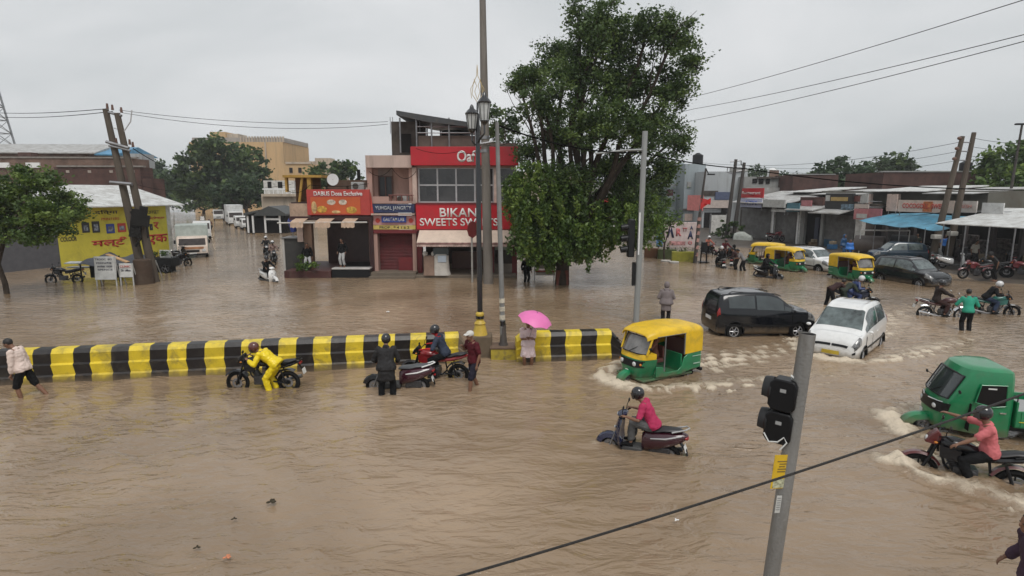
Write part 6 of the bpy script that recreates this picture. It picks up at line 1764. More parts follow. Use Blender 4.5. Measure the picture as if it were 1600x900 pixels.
def lantern(px, py0, py1, dy):
    q = D(px, py0, YK + dy) - o; zt, zb = q.z, (D(px, py1, YK + dy) - o).z; h = zt - zb; x = q.x; y = q.y
    b = MB(); b.tube([(x, y, zb + .02), (x, y, zb + h * .62)], [.11, .17], 8); l = b.build('lantern', mat('lantern_glass', (.48, .49, .48), .3, var=.15), lp)
    b = MB(); rim = zb + h * .64
    b.tube([(x, y, rim - .03), (x, y, rim + .01), (x, y, rim + h * .12), (x, y, rim + h * .2), (x, y, rim + h * .3), (x, y, zt)], [.19, .20, .14, .07, .05, .01], 12)
    b.tube([(x, y, zb - .10), (x, y, zb - .02), (x, y, zb + .03)], [.03, .10, .115], 10)
    for k in range(8):
        q_ = 2 * PI * k / 8; b.tube([(x + .112 * math.cos(q_), y + .112 * math.sin(q_), zb), (x + .175 * math.cos(q_), y + .175 * math.sin(q_), rim)], .010, 4)
    b.build('lantern_cage', blackpaint, l); return x, y, zb
la = lantern(737, 163, 203, -.1); lb_ = lantern(756.5, 143, 190, -.55)
b = MB(); xs_ = D(746, 200, YK).x - o.x; zs_ = D(746, 205, YK).z
for (x, y, zb) in (la, lb_): b.tube([(xs_, 0, zs_ - .35), ((xs_ + x) / 2, y * .5, zb - .42), (x, y, zb - .32), (x, y, zb - .08)], .028, 8)
b.tube([(xs_, 0, zs_), (xs_, 0, D(746, 160, YK).z)], [.05, .02], 8); b.build('lamp_arm', blackpaint, lp)
gd = thing('light_ornament', 'gold wire festival ornament above the lanterns', 'ornament', D(746, 160, YK + .1))
b = MB(); k_ = YK / 900
for s in (-1, 1):
    b.tube([(0, 0, 0), (s * 8 * k_, 0, 12 * k_), (s * 6 * k_, 0, 28 * k_), (s * 1 * k_, 0, 38 * k_), (0, 0, 54 * k_)], .010, 5)
    b.tube([(0, 0, 4 * k_), (s * 4 * k_, 0, 16 * k_), (s * 1 * k_, 0, 24 * k_), (s * 5 * k_, 0, 34 * k_)], .009, 5)
    b.tube([(s * 9 * k_, 0, 6 * k_), (s * 10 * k_, 0, 20 * k_), (s * 4 * k_, 0, 30 * k_)], .009, 5)
b.build('wire_outline', mat('gold_wire', (.55, .42, .22), .35, .5), gd)
# thin third pole with flared foot
g = G(787, 556); o = Vector((g.x, g.y, 0)); YT = g.y
pt = thing('pole', 'slim grey pole with white-striped lower half on a yellow slab', 'pole', o)
b = MB(); b.tube([D(786, 545, YT) - o, D(784, 460, YT) - o, D(780, 320, YT) - o, D(776.5, 191, YT) - o], [.085, .075, .07, .055], 12); b.build('shaft', mat('grey_pole_paint', (.20, .20, .195), .55, dirt=.4), pt)
b = MB(); xf = D(786.5, 530, YT).x - o.x; zf = lambda py: D(786, py, YT).z
b.tube([(xf, 0, zf(548)), (xf, 0, zf(543)), (xf, 0, zf(535)), (xf, 0, zf(520)), (xf, 0, zf(508))], [.20, .19, .12, .09, .085], 14); b.build('foot', mat('foot_darkgrey', (.07, .06, .055), .6), pt)
b = MB()
for k, py in enumerate((466, 479, 492)):
    a_ = D(784 + k * .4, py, YT) - o; c_ = D(784.2 + k * .4, py + 7, YT) - o; b.cyl(a_, c_, .088, n=12)
b.build('white_band', mat('chipped_white', (.6, .55, .45), .7, dirt=.7, vscale=6), pt)
b = MB(); b.cyl(D(785.4, 501, YT) - o, D(785.8, 509, YT) - o, .09, n=12); b.build('black_band', blackpaint, pt)
b = MB(); b.box((xf + .05, 0, .10), (.86, .60, .40)); sl = b.build('slab', mat('slab_yellow', (.42, .33, .05), .7, dirt=.8, vscale=4), pt, bevel=.02)
b = MB(); b.box((xf + .05, 0, .32), (.90, .64, .06)); b.build('slab_top', mat('slab_top', (.16, .11, .08), .8), pt, bevel=.01)
# pole with traffic signal right of the tree
YQ = G(994, 503).y; g = G(994, 503); o = Vector((g.x, g.y, 0))
ps = thing('traffic_signal_pole', 'grey round pole with a black signal head seen from the side, behind the near rickshaw', 'signal pole', o)
b = MB(); b.tube([down(D(1008, 205, YQ), D(994, 500, YQ)) - o, D(1008, 205, YQ) - o], [.115, .10], 14); b.build('shaft', mat('grey_pole_paint2', (.27, .28, .275), .5, var=.12, dirt=.35, vscale=2, streak=True), ps)
b = MB(); b.tube([D(1003, 234, YQ) - o, D(975, 235, YQ) - o, D(930, 240, YQ) - o], [.045, .04, .03], 8); b.build('arm', mat('grey_pole_paint2'), ps)
b = MB()
q = D(987, 360, YQ) - o; b.box(q + Vector((0, .1, -.3)), (.26, .30, 1.45)); sgn = b.build('signal_head', blackp, ps, bevel=.04)
b = MB()
for k in range(3):
    q2 = q + Vector((-.12, .1, .12 - k * .42))
    b.tube([q2, q2 + Vector((-.26, 0, -.03))], [.13, .12], 12, caps=False)
o2 = b.build('hood', blackp, sgn); o2.modifiers.new('s', 'SOLIDIFY').thickness = .01
b = MB(); b.box(D(998.5, 365, YQ) - o + Vector((-.02, -.12, 0)), (.05, .03, 1.6)); b.build('white_strip', white, ps)
b = MB(); q = D(990, 428, YQ) - o; b.box(q, (.12, .12, .9)); b.build('cable_duct', blackp, ps)
# foreground pole + signal
YF = 4.4
SG = .82
a_, c_ = D(1262, 521, YF), D(1205, 900, YF); bt = down(a_, c_, -.3)
o = Vector((bt.x, bt.y, 0)); fp = thing('traffic_signal_pole', 'nearest grey pole carrying a black two-lamp signal head and a yellow notice', 'signal pole', o)
b = MB(); b.tube([bt - o, c_ - o, a_ - o], [.066, .062, .060], 24, caps=False); sh = b.build('shaft', mat('near_pole_paint', (.20, .195, .185), .42, var=.22, dirt=.55, vscale=5, streak=True, bump=.25, bscale=60), fp)
b = MB(); b.tube([a_ - o + Vector((0, 0, -.02)), a_ - o + Vector((0, 0, -.01))], [.058, .058], 20); b.build('inner', interior, fp)
ax_ = (a_ - c_).normalized()
b = MB(); cq = D(1221, 640, YF + .05) - o
hdm = Matrix.Translation(cq) @ Matrix.Rotation(math.atan2(ax_.x, ax_.z), 4, 'Y') @ Matrix.Rotation(R(-38), 4, 'Z') @ Matrix.Diagonal((SG, SG, 1.0, 1))
pts8 = []
def octo(z0, z1, w, d, x=0.0):
    pol = [(w * math.cos(q_) + x, z) for q_, z in ()]
b = MB()
for k in (0, 1):
    zc = .135 - k * .27
    pol = [(-.12, zc - .09), (-.08, zc - .13), (.10, zc - .13), (.13, zc - .09), (.13, zc + .09), (.10, zc + .13), (-.08, zc + .13), (-.12, zc + .09)]
    b.prism(pol, -.10, .10, M=hdm)
hd_ = b.build('signal_head', mat('signal_black', (.006, .006, .007), .4, spec=.25), fp, bevel=.012)
for k in (0, 1):
    zc = .15 - k * .27; b = MB()
    ring = []
    for (xx, rr_) in ((-.10, .108), (-.14, .108), (-.185, .10)):
        ring.append([hdm @ Vector((xx - (.05 if math.sin(q_) > .1 and xx < -.2 else 0), rr_ * math.cos(q_), zc + rr_ * math.sin(q_))) for q_ in [-PI * .15 + PI * 1.3 * j / 16 for j in range(17)]])
    b.loft(ring, closed=False); ho = b.build('hood', mat('hood_grey', (.022, .022, .023), .4, spec=.3), hd_); ho.modifiers.new('s', 'SOLIDIFY').thickness = .006
    b = MB(); b.cyl(hdm @ Vector((-.118, 0, zc)), hdm @ Vector((-.135, 0, zc)), .095, .08, 18); b.build('lens', mat('lens_dark', (.05, .02, .02), .15), hd_)
    b = MB(); b.box((0, 0, 0), (.055, .004, .028), M=hdm @ Matrix.Translation((.01, -.103, zc + .03))); b.build('label', mat('label_grey', (.3, .3, .3), .5), hd_)
b = MB(); b.tube([hdm @ Vector(v) for v in ((-.11, -.10, -.20), (-.05, -.125, -.255), (.03, -.12, -.24), (.08, -.12, -.19), (.11, -.11, -.23), (.06, -.12, -.30))], .006, 6)
b.tube([hdm @ Vector(v) for v in ((.06, 0, .27), (.05, -.02, .30), (.09, -.02, .28), (.14, -.04, .24))], .010, 6); b.build('loose_wire', mat('wire_white', (.6, .6, .58), .5), hd_)
b = MB(); b.box(hdm @ Vector((.13, 0, .12)), (.10, .05, .03)); b.box(hdm @ Vector((.10, 0, -.12)), (.12, .05, .03)); b.build('clamp', steel, fp)
b = MB(); M2 = Matrix.Translation(D(1222, 737, YF - .05) - o) @ Matrix.Rotation(math.atan2(ax_.x, ax_.z), 4, 'Y') @ Matrix.Rotation(R(10), 4, 'Z')
b.box((-.01, 0, 0), (.15, .004, .29), M=M2); nb = b.build('notice', mat('notice_yellow', (.62, .40, .02), .45, dirt=.25, vscale=6), fp)
b = MB()
for k in range(5): b.box((-.01 + .01 * (k % 2), -.0035, .09 - k * .022), (.09 - .02 * (k % 3), .002, .009), M=M2)
b.build('notice_print', mat('print_brown', (.18, .12, .03), .6), nb)
b = MB(); b.box((-.01, -.0035, -.10), (.12, .002, .075), M=M2); b.build('notice_print', mat('print_pale', (.45, .45, .30), .6, var=.4, vscale=40), nb)
b = MB(); M3 = Matrix.Translation(D(1216, 788, YF - .07) - o) @ Matrix.Rotation(math.atan2(ax_.x, ax_.z), 4, 'Y') @ Matrix.Rotation(R(10), 4, 'Z')
b.box((0, 0, 0), (.045, .004, .15), M=M3); lb2 = b.build('paper_label', mat('paper_white', (.55, .55, .52), .6), fp)
b = MB()
for k in range(6): b.box((0, -.003, .055 - k * .02), (.032, .002, .006), M=M3)
b.build('label_print', mat('print_grey', (.25, .25, .25), .6), lb2)
b = MB(); b.box((0, .01, .02), (.16, .008, .03), M=M2); b.build('strap', steel, fp)
# far right street lamp
YZ = G(1562, 402).y; g = G(1562, 402); o = Vector((g.x, g.y, 0))
ls = thing('street_lamp', 'tall dark single-arm street lamp at the right edge', 'street lamp', o)
b = MB(); b.tube([down(D(1597, 195, YZ), D(1563, 395, YZ)) - o, D(1597, 195, YZ) - o], [.12, .07], 8); b.build('shaft', mat('dark_pole'), ls)
b = MB(); b.tube([D(1597, 195, YZ) - o, D(1604, 192, YZ) - o], .05, 6); b.box(D(1594, 194, YZ) - o, (.65, .25, .12)); b.build('street_lamp_head', blackp, ls)

# ------------------------------------------------------------------ wires
cb = mat('wire_black', (.006, .006, .006), .9, spec=.05); YW = YL
wire('cable', 'thick twisted black cable crossing low in front of the camera', [D(660, 917, 3.3), D(1640, 601, 4.2)], .0088, mat('cable_near', (.035, .032, .03), .55, bump=1.0, bscale=120), .05, group=None, cat='cable')
wire('wire', 'upper of the wires from the left edge to the left leaning poles', [D(-60, 171, 60), D(166, 170, YW)], .02, cb, .3)
wire('wire', 'lower of the wires from the left edge to the left leaning poles', [D(-60, 176, 60), D(176, 174, YW)], .02, cb, .4)
wire('wire', 'upper wire from the left leaning poles to the sweet shop roof', [D(186, 172, YW), D(606, 190, 36)], .013, cb, .35)
wire('wire', 'lower wire from the left leaning poles to the sweet shop roof', [D(190, 176, YW), D(606, 194, 36)], .013, cb, .5)
wire('wire', 'thin sagging wire from the left crossarm into the side street trees', [D(208, 232, YW), D(290, 252, 100)], .025, cb, 1.0)
wire('wire', 'thin wire across the side street in front of the big dark tree', [D(212, 288, YW), D(300, 294, 60), D(455, 288, 36)], .012, cb, .3)
wire('wire', 'highest of the three overhead wires in the top right sky', [D(900, 190, 38), D(1085, 151, 32), D(1640, -13, 15)], .011, cb, [.1, .10])
wire('wire', 'middle of the three overhead wires in the top right sky', [D(900, 205, 38), D(1085, 170, 32), D(1640, 44, 15)], .011, cb, [.1, .12])
wire('wire', 'lowest of the three overhead wires in the top right sky', [D(900, 222, 38), D(1085, 188, 32), D(1640, 54, 15)], .011, cb, [.1, .12])
wire('wire', 'black wire sagging from the slim grey pole past the signal pole to the right edge', [D(776, 195, YT), D(1003, 238, YQ), D(1160, 263, 26), D(1640, 297, 22)], .024, cb, [.25, .1, .25])
wire('wire', 'thin wire from the striped pole up to the big leaning poles', [D(1095, 254, 60), D(1500, 222, YR)], .015, cb, .8)
wire('wire', 'second thin wire reaching the big leaning poles from the left', [D(1150, 256, YC), D(1500, 236, YR)], .013, cb, .8)
wire('wire', 'third thin wire reaching the big leaning poles from the left', [D(1163, 258, YC), D(1500, 250, YR)], .013, cb, .9)
wire('wire', 'upper thin wire leaving the big leaning poles to the right edge', [D(1522, 216, YR), D(1640, 224, 34)], .013, cb, .15)
wire('wire', 'middle thin wire leaving the big leaning poles to the right edge', [D(1522, 230, YR), D(1640, 232, 34)], .013, cb, .15)
wire('wire', 'lower thin wire leaving the big leaning poles to the right edge', [D(1519, 244, YR), D(1640, 248, 34)], .013, cb, .15)
wire('wire', 'short slack wire between the concrete pole and the big tree', [D(760, 226, YB), D(800, 218, 29)], .014, cb, .2)

# ------------------------------------------------------------------ median barriers
byel = mat('barrier_yellow', (.72, .54, .03), .5, var=.12, dirt=.6, vscale=3.0, tide=.13, bump=.2, bscale=25)
bblk = mat('barrier_black', (.014, .012, .013), .4, var=.2, dirt=.35, vscale=3.0, tide=.08, bump=.2, bscale=25)
bcem = mat('barrier_cement', (.20, .155, .11), .85, dirt=.5, vscale=3)
PZ = 1.11
PROF = [(-.30, -.30), (-.285, .10), (-.235, .14), (-.265, .38), (-.205, .42), (-.235, .66), (-.17, .74), (-.15, .76), (.15, .76), (.17, .74), (.235, .66), (.205, .42), (.265, .38), (.235, .14), (.285, .10), (.30, -.30)]
def barrier(label, pa, pb, cuts, colours, endslope=(0, 0)):
    d = (pb - pa); L = d.length; ang = math.atan2(d.y, d.x)
    t = thing('median_barrier', label, 'barrier', (pa.x, pa.y, 0), ang)
    pd = Vector((d.x / L, d.y / L, 0))
    ss = [((c - pa).dot(pd)) for c in cuts]
    def ring(s, j, zz=1.0):
        return [(s + (.016 * math.sin(z * 11 + j) if 0 < s < L else 0), y * (.6 + .4 * zz), z if z < 0 else z * zz * PZ) for y, z in PROF]
    b = MB()
    for i, (s0, s1) in enumerate(zip(ss, ss[1:])):
        q0, q1 = (endslope[0] if i == 0 else 1), (endslope[1] if i == len(ss) - 2 else 1)
        mi = {'y': 0, 'k': 1, 'c': 2}[colours[i]]
        n = 4
        b.loft([ring(s0 + (s1 - s0) * k / n, 0, (q0 or 1) + (1 - (q0 or 1)) * min(1, k / n * 1.0) if q0 != 1 else (1 - (1 - q1) * (k / n) ** 1.2)) for k in range(n + 1)], mi, caps=(i in (0, len(ss) - 2)))
    b.build('painted_concrete', [byel, bblk, bcem], t, angle=20)
    return t
La, Lb = G(-60, 597), G(718, 562)
def onl(px):
    # point of the barrier's foot line seen at column px
    u = sight(px, 0); best = None
    a0, a1 = La, Lb
    lo, hi = -.5, 1.5
    def col_of(p):
        q = p - Vector((0, 0, CAMZ)); w = q.y * _c - q.z * _s; return 800 + 900 * q.x / w
    for _ in range(40):
        mid = (lo + hi) / 2
        if col_of(a0.lerp(a1, mid)) < px: lo = mid
        else: hi = mid
    return a0.lerp(a1, lo)
edges = [-60, -30, 2, 33, 64, 92, 126, 152, 184, 211, 243, 270, 299, 327, 357, 383, 413, 440, 467, 493, 520, 543, 570, 593, 618, 642, 666, 695, 716, 734]
colr = ['k', 'y', 'k', 'y'] + ['k', 'y'] * 12
colr = []
for i in range(len(edges) - 1):
    colr.append('y' if (i % 2 == 1) else 'k')
colr[-1] = 'c'
# columns 92-126 must be yellow
if colr[edges.index(92)] != 'y': colr = ['k' if c == 'y' else ('y' if c == 'k' else c) for c in colr]
barrier('long yellow and black striped median barrier on the left half of the road', onl(-60), onl(734), [onl(e) for e in edges], colr, (1, .25))
La, Lb = G(806, 561), G(968, 556)
edges = [806, 816, 834, 858, 881, 905, 929, 951, 968]
barrier('short yellow and black striped median barrier right of the lamp post', onl(806), onl(968), [onl(e) for e in edges], ['y', 'k', 'y', 'k', 'y', 'k', 'y', 'k'], (.8, .5))
# ------------------------------------------------------------------ clutter on and around the shop row
def roof_tank(label, px, py, Y, r, m):
    q = D(px, py, Y); t = thing('water_tank', label, 'water tank', q)
    b = MB(); b.tube([(0, 0, -.5), (0, 0, 0), (0, 0, r * 1.5), (0, 0, r * 1.8), (0, 0, r * 1.95)], [r, r, r, r * .5, r * .3], 16); b.build('tank', m, t)
    b = MB(); b.box((0, 0, -.6), (r * 2.2, r * 2.2, .5)); b.build('stand', greyw, t)
roof_tank('black water tank on the grey flat-fronted block behind the striped pole', 1090, 255, 86, .75, blackp)
roof_tank('white water tank on the roofs just right of the crossarm poles', 1206, 276, 80, .6, white)
roof_tank('black water tank at the right end of the dark brick block', 1508, 268, 64, .6, blackp)
for (x0, x1, y0, y1, m_, off, lab) in ((1252, 1268, 313, 322, pinkb, -.3, 'small faded pink board over the open dark shop'), (1386, 1401, 304, 330, creampil, -.2, 'upright cream panel left of the long cream banner'),
        (1229, 1249, 317, 331, mat('board_teal', (.06, .16, .20), .6, dirt=.3), -1.5, 'round-topped teal board on a post between the grey shutters'), (1205, 1226, 327, 331, mat('board_pale2', (.42, .42, .40), .6, dirt=.4), -1.4, 'narrow pale strip board under the sheet roof of the grey shutters'),
        (1330, 1343, 306, 315, mat('board_brown', (.16, .06, .05), .6, dirt=.3), -.2, 'small brown board under the long white roof'), (1346, 1356, 303, 317, mat('board_pale2'), -.2, 'square pale board under the long white roof')):
    signboard(lab, x0, x1, y0, y1, m_, None, off=off)
for (px, lab) in ((1246, 'white drainpipe post at the right end of the grey shutters'), (1207, 'white drainpipe post between the two grey shutters')):
    tt = rowthing(px, lab, 'pipe', 'drainpipe', -.4); b = MB(); b.cyl((0, 0, 0), (0, 0, 3.4), .07, n=8); b.build('pipe', white, tt[0])
for k, (px, py, rz, s_) in enumerate(((1300, 389, 20, .8), (1372, 398, 50, 1.0), (1535, 415, 10, .9), (1560, 412, -20, 1.1), (1605, 420, 30, 1.0), (1270, 384, 0, .7))):
    q = G(px, py, .12); cr8 = thing('crate', ['blue crate stacked before the teal-based shutter', 'dark crate pile between the tanks and the blue tarpaulin', 'brown crate pile below the white awning, left one', 'brown crate pile below the white awning, middle one', 'brown crate pile below the white awning, right one', 'small crate in front of the open dark shop'][k], 'crate', q, R(rz), 'crates and cartons by the shops')
    mm = mat('crate_blue', (.02, .10, .22), .6, dirt=.3) if k == 0 else mat('carton_brown', (.17, .12, .075), .8, var=.3, dirt=.4)
    b = MB(); b.box((0, 0, .25 * s_), (.9 * s_, .6 * s_, .5 * s_)); b.build('lower_box', mm, cr8, bevel=.02)
    b = MB(); b.box((.1, .05, .68 * s_), (.6 * s_, .5 * s_, .35 * s_), rz=.2); b.build('upper_box', mat('carton_pale', (.26, .21, .15), .8, var=.3), cr8, bevel=.02)
wire('wire', 'slack wire looping along the fronts of the right-hand shops', [D(1160, 312, 66), D(1250, 322, 58), D(1340, 322, 50), D(1480, 330, 41)], .02, cb, [.5, .4, .5])
wire('wire', 'second slack wire along the shop fronts above the blue tarpaulin', [D(1163, 300, YC), D(1300, 305, 54), D(1478, 318, 42)], .018, cb, [.8, .6])

wire('cable', 'loose black cable drooping across the pink house front', [D(577, 268, 34), D(612, 262, 33.7), D(650, 268, 33.6)], .016, cb, [.35, .5])
wire('cable', 'loose black cable running over the red picture signboard', [D(446, 296, 33), D(484, 289, 33.9), D(576, 287, 33.9)], .014, cb, [.3, .12])
wire('cable', 'thin cable dropping from the concrete pole to the sweet shop roof', [D(757, 224, YB), D(720, 236, 33.6), D(650, 232, 33.8)], .014, cb, [.3, .2])
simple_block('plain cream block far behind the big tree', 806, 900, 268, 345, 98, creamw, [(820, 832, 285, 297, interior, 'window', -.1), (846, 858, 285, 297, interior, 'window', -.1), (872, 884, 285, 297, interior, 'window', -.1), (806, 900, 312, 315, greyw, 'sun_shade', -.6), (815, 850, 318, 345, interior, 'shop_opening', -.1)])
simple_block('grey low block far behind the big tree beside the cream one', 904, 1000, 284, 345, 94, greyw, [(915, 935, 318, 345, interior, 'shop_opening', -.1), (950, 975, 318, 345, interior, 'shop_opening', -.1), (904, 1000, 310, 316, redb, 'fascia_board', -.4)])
far_tree('wide green tree between the far blocks behind the big tree', 985, 335, 88, [(975, 300, 26, 22), (1000, 290, 26, 22), (1022, 305, 22, 22), (1000, 322, 34, 12)], leaf_far)
# ================================================================== VEHICLES
pcar = mat('car_black', (.005, .006, .009), .15, coat=.35, var=.15, spec=.4, tide=.42)
pcarw = mat('car_white', (.74, .74, .73), .22, coat=.8, var=.04, dirt=.12, tide=.42)
pcarg = mat('car_charcoal', (.014, .015, .018), .18, coat=.5, var=.15, tide=.42)
def hatch(sc=1.0, h=0.0, w=.85, nose=1.88, bon=0.0):
    k = w / .85
    return [(-1.86, .70 * k, .30, .70, .62 * k, .78, .02), (-1.82, .80 * k, .24, .92 + h * .4, .60 * k, 1.00 + h * .5, .02), (-1.64, .83 * k, .22, .98 + h * .5, .57 * k, 1.42 + h, .04), (-1.25, .84 * k, .2, .97 + h * .5, .59 * k, 1.50 + h, .05),
            (-.3, w, .2, .95 + h * .5, .61 * k, 1.53 + h, .05), (.42, w, .2, .93 + h * .4, .59 * k, 1.47 + h, .05), (1.05, .84 * k, .2, .91 + bon, .66 * k, 1.00 + bon, .04), (1.52, .81 * k, .22, .86 + bon, .60 * k, .92 + bon, .04),
            (nose - .08, .74 * k, .25, .70 + bon, .52 * k, .78 + bon, .03), (nose, .60 * k, .30, .52 + bon, .42 * k, .60 + bon, .02)]
def lamps(gl_=None):
    gl_ = gl_ or glass
    return [('rear_window', 1.15, 1.85, 5.08, 7.0, gl_, dict(centre=True, sides=(1,), n=8)),
            ('windscreen', 5.12, 5.90, 5.05, 7.0, gl_, dict(centre=True, sides=(1,), n=8)),
            ('side_window', 2.75, 3.85, 4.14, 4.88, gl_), ('side_window', 3.95, 5.35, 4.14, 4.88, gl_, dict(shear=-.0)), ('quarter_window', 5.38, 5.72, 4.14, 4.55, gl_),
            ('tail_lamp', .55, 1.6, 3.55, 4.35, redlamp, dict(n=4)), ('headlight', 6.95, 8.4, 3.25, 4.5, mat('headlamp_smoked', (.20, .20, .20), .12, spec=.9, var=.7, vscale=9), dict(n=5, off=.008)),
            ('front_grille', 8.15, 8.9, 2.2, 2.9, blackp, dict(n=4)), ('grille_bar', 8.5, 9.0, 4.9, 6.9, blackp, dict(n=4, centre=True, sides=(1,))), ('rear_bumper', .0, .45, 1.6, 3.2, blackp, dict(n=4)),
            ('side_moulding', 2.6, 6.2, 2.15, 2.45, blackp, dict(n=8))]
sv = [(-1.88, .70, .30, .74, .62, .84, .02), (-1.84, .80, .24, .98, .62, 1.06, .02), (-1.72, .84, .22, 1.02, .59, 1.40, .03), (-1.42, .85, .2, 1.00, .61, 1.50, .04), (-.35, .86, .2, .97, .62, 1.54, .05), (.38, .86, .2, .95, .60, 1.45, .05), (1.10, .85, .2, .94, .68, 1.02, .05), (1.58, .82, .22, .90, .64, .95, .05), (1.86, .75, .26, .74, .55, .82, .03), (1.94, .62, .32, .56, .45, .64, .02)]
car('black hatchback with roof rails driving away beside the white hatchback', P_SUV, A_SUV, pcar, sv, (-1.22, 1.22), 'cars in the floodwater', lamps=[l if l[0] != 'side_window' or l[1] > 3 else ('side_window', 2.95, 3.88, 4.2, 4.86, glass) for l in lamps()], roofrail=True).scale = (.93, 1.0, 1.04)
wv = [(-1.72, .66, .30, .78, .60, .88, .02), (-1.69, .74, .24, 1.02, .58, 1.12, .02), (-1.56, .77, .22, 1.06, .55, 1.46, .04), (-1.15, .78, .2, 1.04, .57, 1.60, .05), (-.25, .79, .2, 1.00, .58, 1.64, .05), (.42, .79, .2, .97, .56, 1.56, .05), (1.18, .78, .2, .93, .66, 1.00, .05), (1.50, .75, .22, .86, .60, .90, .05), (1.72, .68, .27, .68, .50, .74, .03), (1.78, .58, .32, .52, .42, .58, .02)]
car('tall white hatchback pushing a foaming bow wave towards the camera', P_WHITE, A_WHITE, pcarw, wv, (-1.15, 1.13), 'cars in the floodwater', lamps=lamps(mat('car_glass_clear', (.10, .125, .125), .08, spec=.9, var=.5, vscale=3)), wr=.28, plate=mat('plate_yellow', (.5, .36, .03), .5))
p = at(1421, 440); car('charcoal hatchback facing the camera in front of the blue tarpaulin', p, R(-75), pcarg, hatch(w=.83), (-1.2, 1.2), 'cars in the floodwater', lamps=lamps(mat('car_glass_clear')), scale=1.0)
p = at(1268, 419, -.2); car('white saloon half hidden behind the pair of rickshaws', p, R(-70), pcarw, hatch(w=.84, nose=1.95), (-1.2, 1.25), 'cars in the floodwater', lamps=lamps(mat('car_glass_clear')))
def van(label, loc, rz, w=1.7, L=3.6, H=1.9, box=False, sc=1.0, group='pale vehicles down the side street', front=1.1):
    t = thing('van', label, 'van' if not box else 'truck', loc, rz, group)
    wp = mat('van_white', (.62, .62, .60), .35, dirt=.15, vscale=1.0)
    b = MB(); f = L / 2
    cabH = H * (.78 if box else 1.0)
    x1 = f - (front if box else 0)
    prof = [(-f if not box else f - front - .5, .35), (f, .35), (f, .35 + cabH * .38), (f - .06, .35 + cabH * .44), (f - .24, cabH), (f - .4, cabH + .08), ((-f + .1) if not box else f - front - .5, cabH + .08), (-f if not box else f - front - .5, cabH - .1)]
    b.prism(prof, -w / 2, w / 2); bd = b.build('cab' if box else 'body', wp, t, bevel=.06)
    b = MB(); z0, z1 = .35 + cabH * .47, cabH * .97
    xa, xb = f - .06 - .01, f - .24
    b.add([(xa + .02, -w * .43, z0), (xa + .02, w * .43, z0), (xb + .03, w * .42, z1), (xb + .03, -w * .42, z1)], [(0, 1, 2, 3)]); b.build('windscreen', mat('van_glass', (.05, .04, .038), .3, var=.4, spec=.3), t).modifiers.new('s', 'SOLIDIFY').thickness = .02
    for s in (1, -1):
        g = MB(); g.span((f - 1.1, w / 2 * s, z0), (f - .55, (w / 2 + .012) * s, z1 - .05)); g.build('side_window', glass, t)
        g = MB(); g.box((f + .01, w * .36 * s, .35 + cabH * .22), (.04, .26, .20)); g.build('headlight', lampglass, t, bevel=.02)
        g = MB(); g.box((f - .35, (w / 2 + .12) * s, z0 + .25), (.05, .14, .28)); g.build('mirror', blackp, t, bevel=.02)
        for ax in (f - .65, -f + .8):
            o = wheel(t, ax, .33, .18, steel, y=(w / 2 - .12) * s, disc=False)
    g = MB(); g.box((f + .02, 0, .35 + cabH * .20), (.03, w * .42, .16)); g.box((f + .04, 0, .42), (.08, w * .96, .14)); g.build('front_grille', blackp, t)
    g = MB(); g.box((f + .07, 0, .5), (.02, .5, .12)); g.build('number_plate', plate_w, t)
    if box:
        b = MB(); b.span((-f, -w * .54, .55), (f - front - .1, w * .54, H + .45)); b.build('cargo_box', mat('box_white', (.60, .61, .61), .45, dirt=.2), t, bevel=.03)
        b = MB(); b.span((-f, -.35, .35), (f - .6, .35, .56)); b.build('chassis', blackp, t)
    return t
tk = van('cream-fronted small truck with a green-tinted cargo top driving up the side street', at(303, 399, -.15), R(-62), 2.1, 4.2, 2.15, True, front=1.4)
for ch in tk.children:
    if ch.name.startswith('cargo_box'): ch.data.materials[0] = mat('box_greenish', (.40, .45, .42), .5, dirt=.2)
    if ch.name.startswith('cab'): ch.data.materials[0] = mat('cab_cream', (.60, .50, .42), .35, dirt=.1)
b = MB(); b.box((2.12, 0, .92), (.02, 1.5, .16)); b.build('front_stripe', mat('stripe_orange', (.42, .20, .10), .5, var=.3), tk)
van('white van half hidden behind the small truck', at(317, 372, -.15), R(-62), 1.7, 3.6, 1.9)
van('small white van farthest down the side street', at(342, 344, -.1), R(-63), 1.7, 3.4, 1.9)
van('white box truck parked down the side street', at(367, 351, -.1), R(-60), 2.1, 6.0, 2.7, True)
van('white car-like van before the box truck', at(387, 358, -.1), R(-60), 1.6, 3.4, 1.45)
van('white van nose at the left post of the dark shed', at(377, 356, -.1), R(-60), 1.6, 3.4, 1.7)
van('small white van parked far behind the big tree trunk', at(968, 362, -.1), R(-20), 1.6, 3.4, 1.5, group='pale vehicles behind the big tree')
van('second white van parked far behind the big tree, right one', at(1006, 366, -.1), R(-20), 1.6, 3.4, 1.6, group='pale vehicles behind the big tree')
# dark shed with curved roof
F = fac(415, 362, 70); t = bldg('dark shed with a black humped roof beside the side street', F, 'shed', 'shed')
fbox(t, F, 384, 447, 334, 364, 5, interior, 'wall', off=.6)
def ZZ(py): return F.at(415, py)[1]
def XQ(px): return F.at(px, 340)[0]
b = MB(); b.prism([(XQ(398), ZZ(336)), (XQ(405), ZZ(330)), (XQ(422), ZZ(322)), (XQ(436), ZZ(326)), (XQ(448), ZZ(334)), (XQ(448), ZZ(337)), (XQ(398), ZZ(337))], -.3, 5); b.prism([(XQ(382), ZZ(333)), (XQ(405), ZZ(328)), (XQ(405), ZZ(331)), (XQ(382), ZZ(337))], -.2, 5); b.build('roof', mat('dark_tin', (.055, .06, .06), .5, dirt=.3), t)
for px in (386, 394, 413, 436): fbox(t, F, px, px + 2.5, 337, 364, .15, white, 'post', off=0)
fbox(t, F, 413, 436, 341, 344, .15, white, 'beam', off=.02)
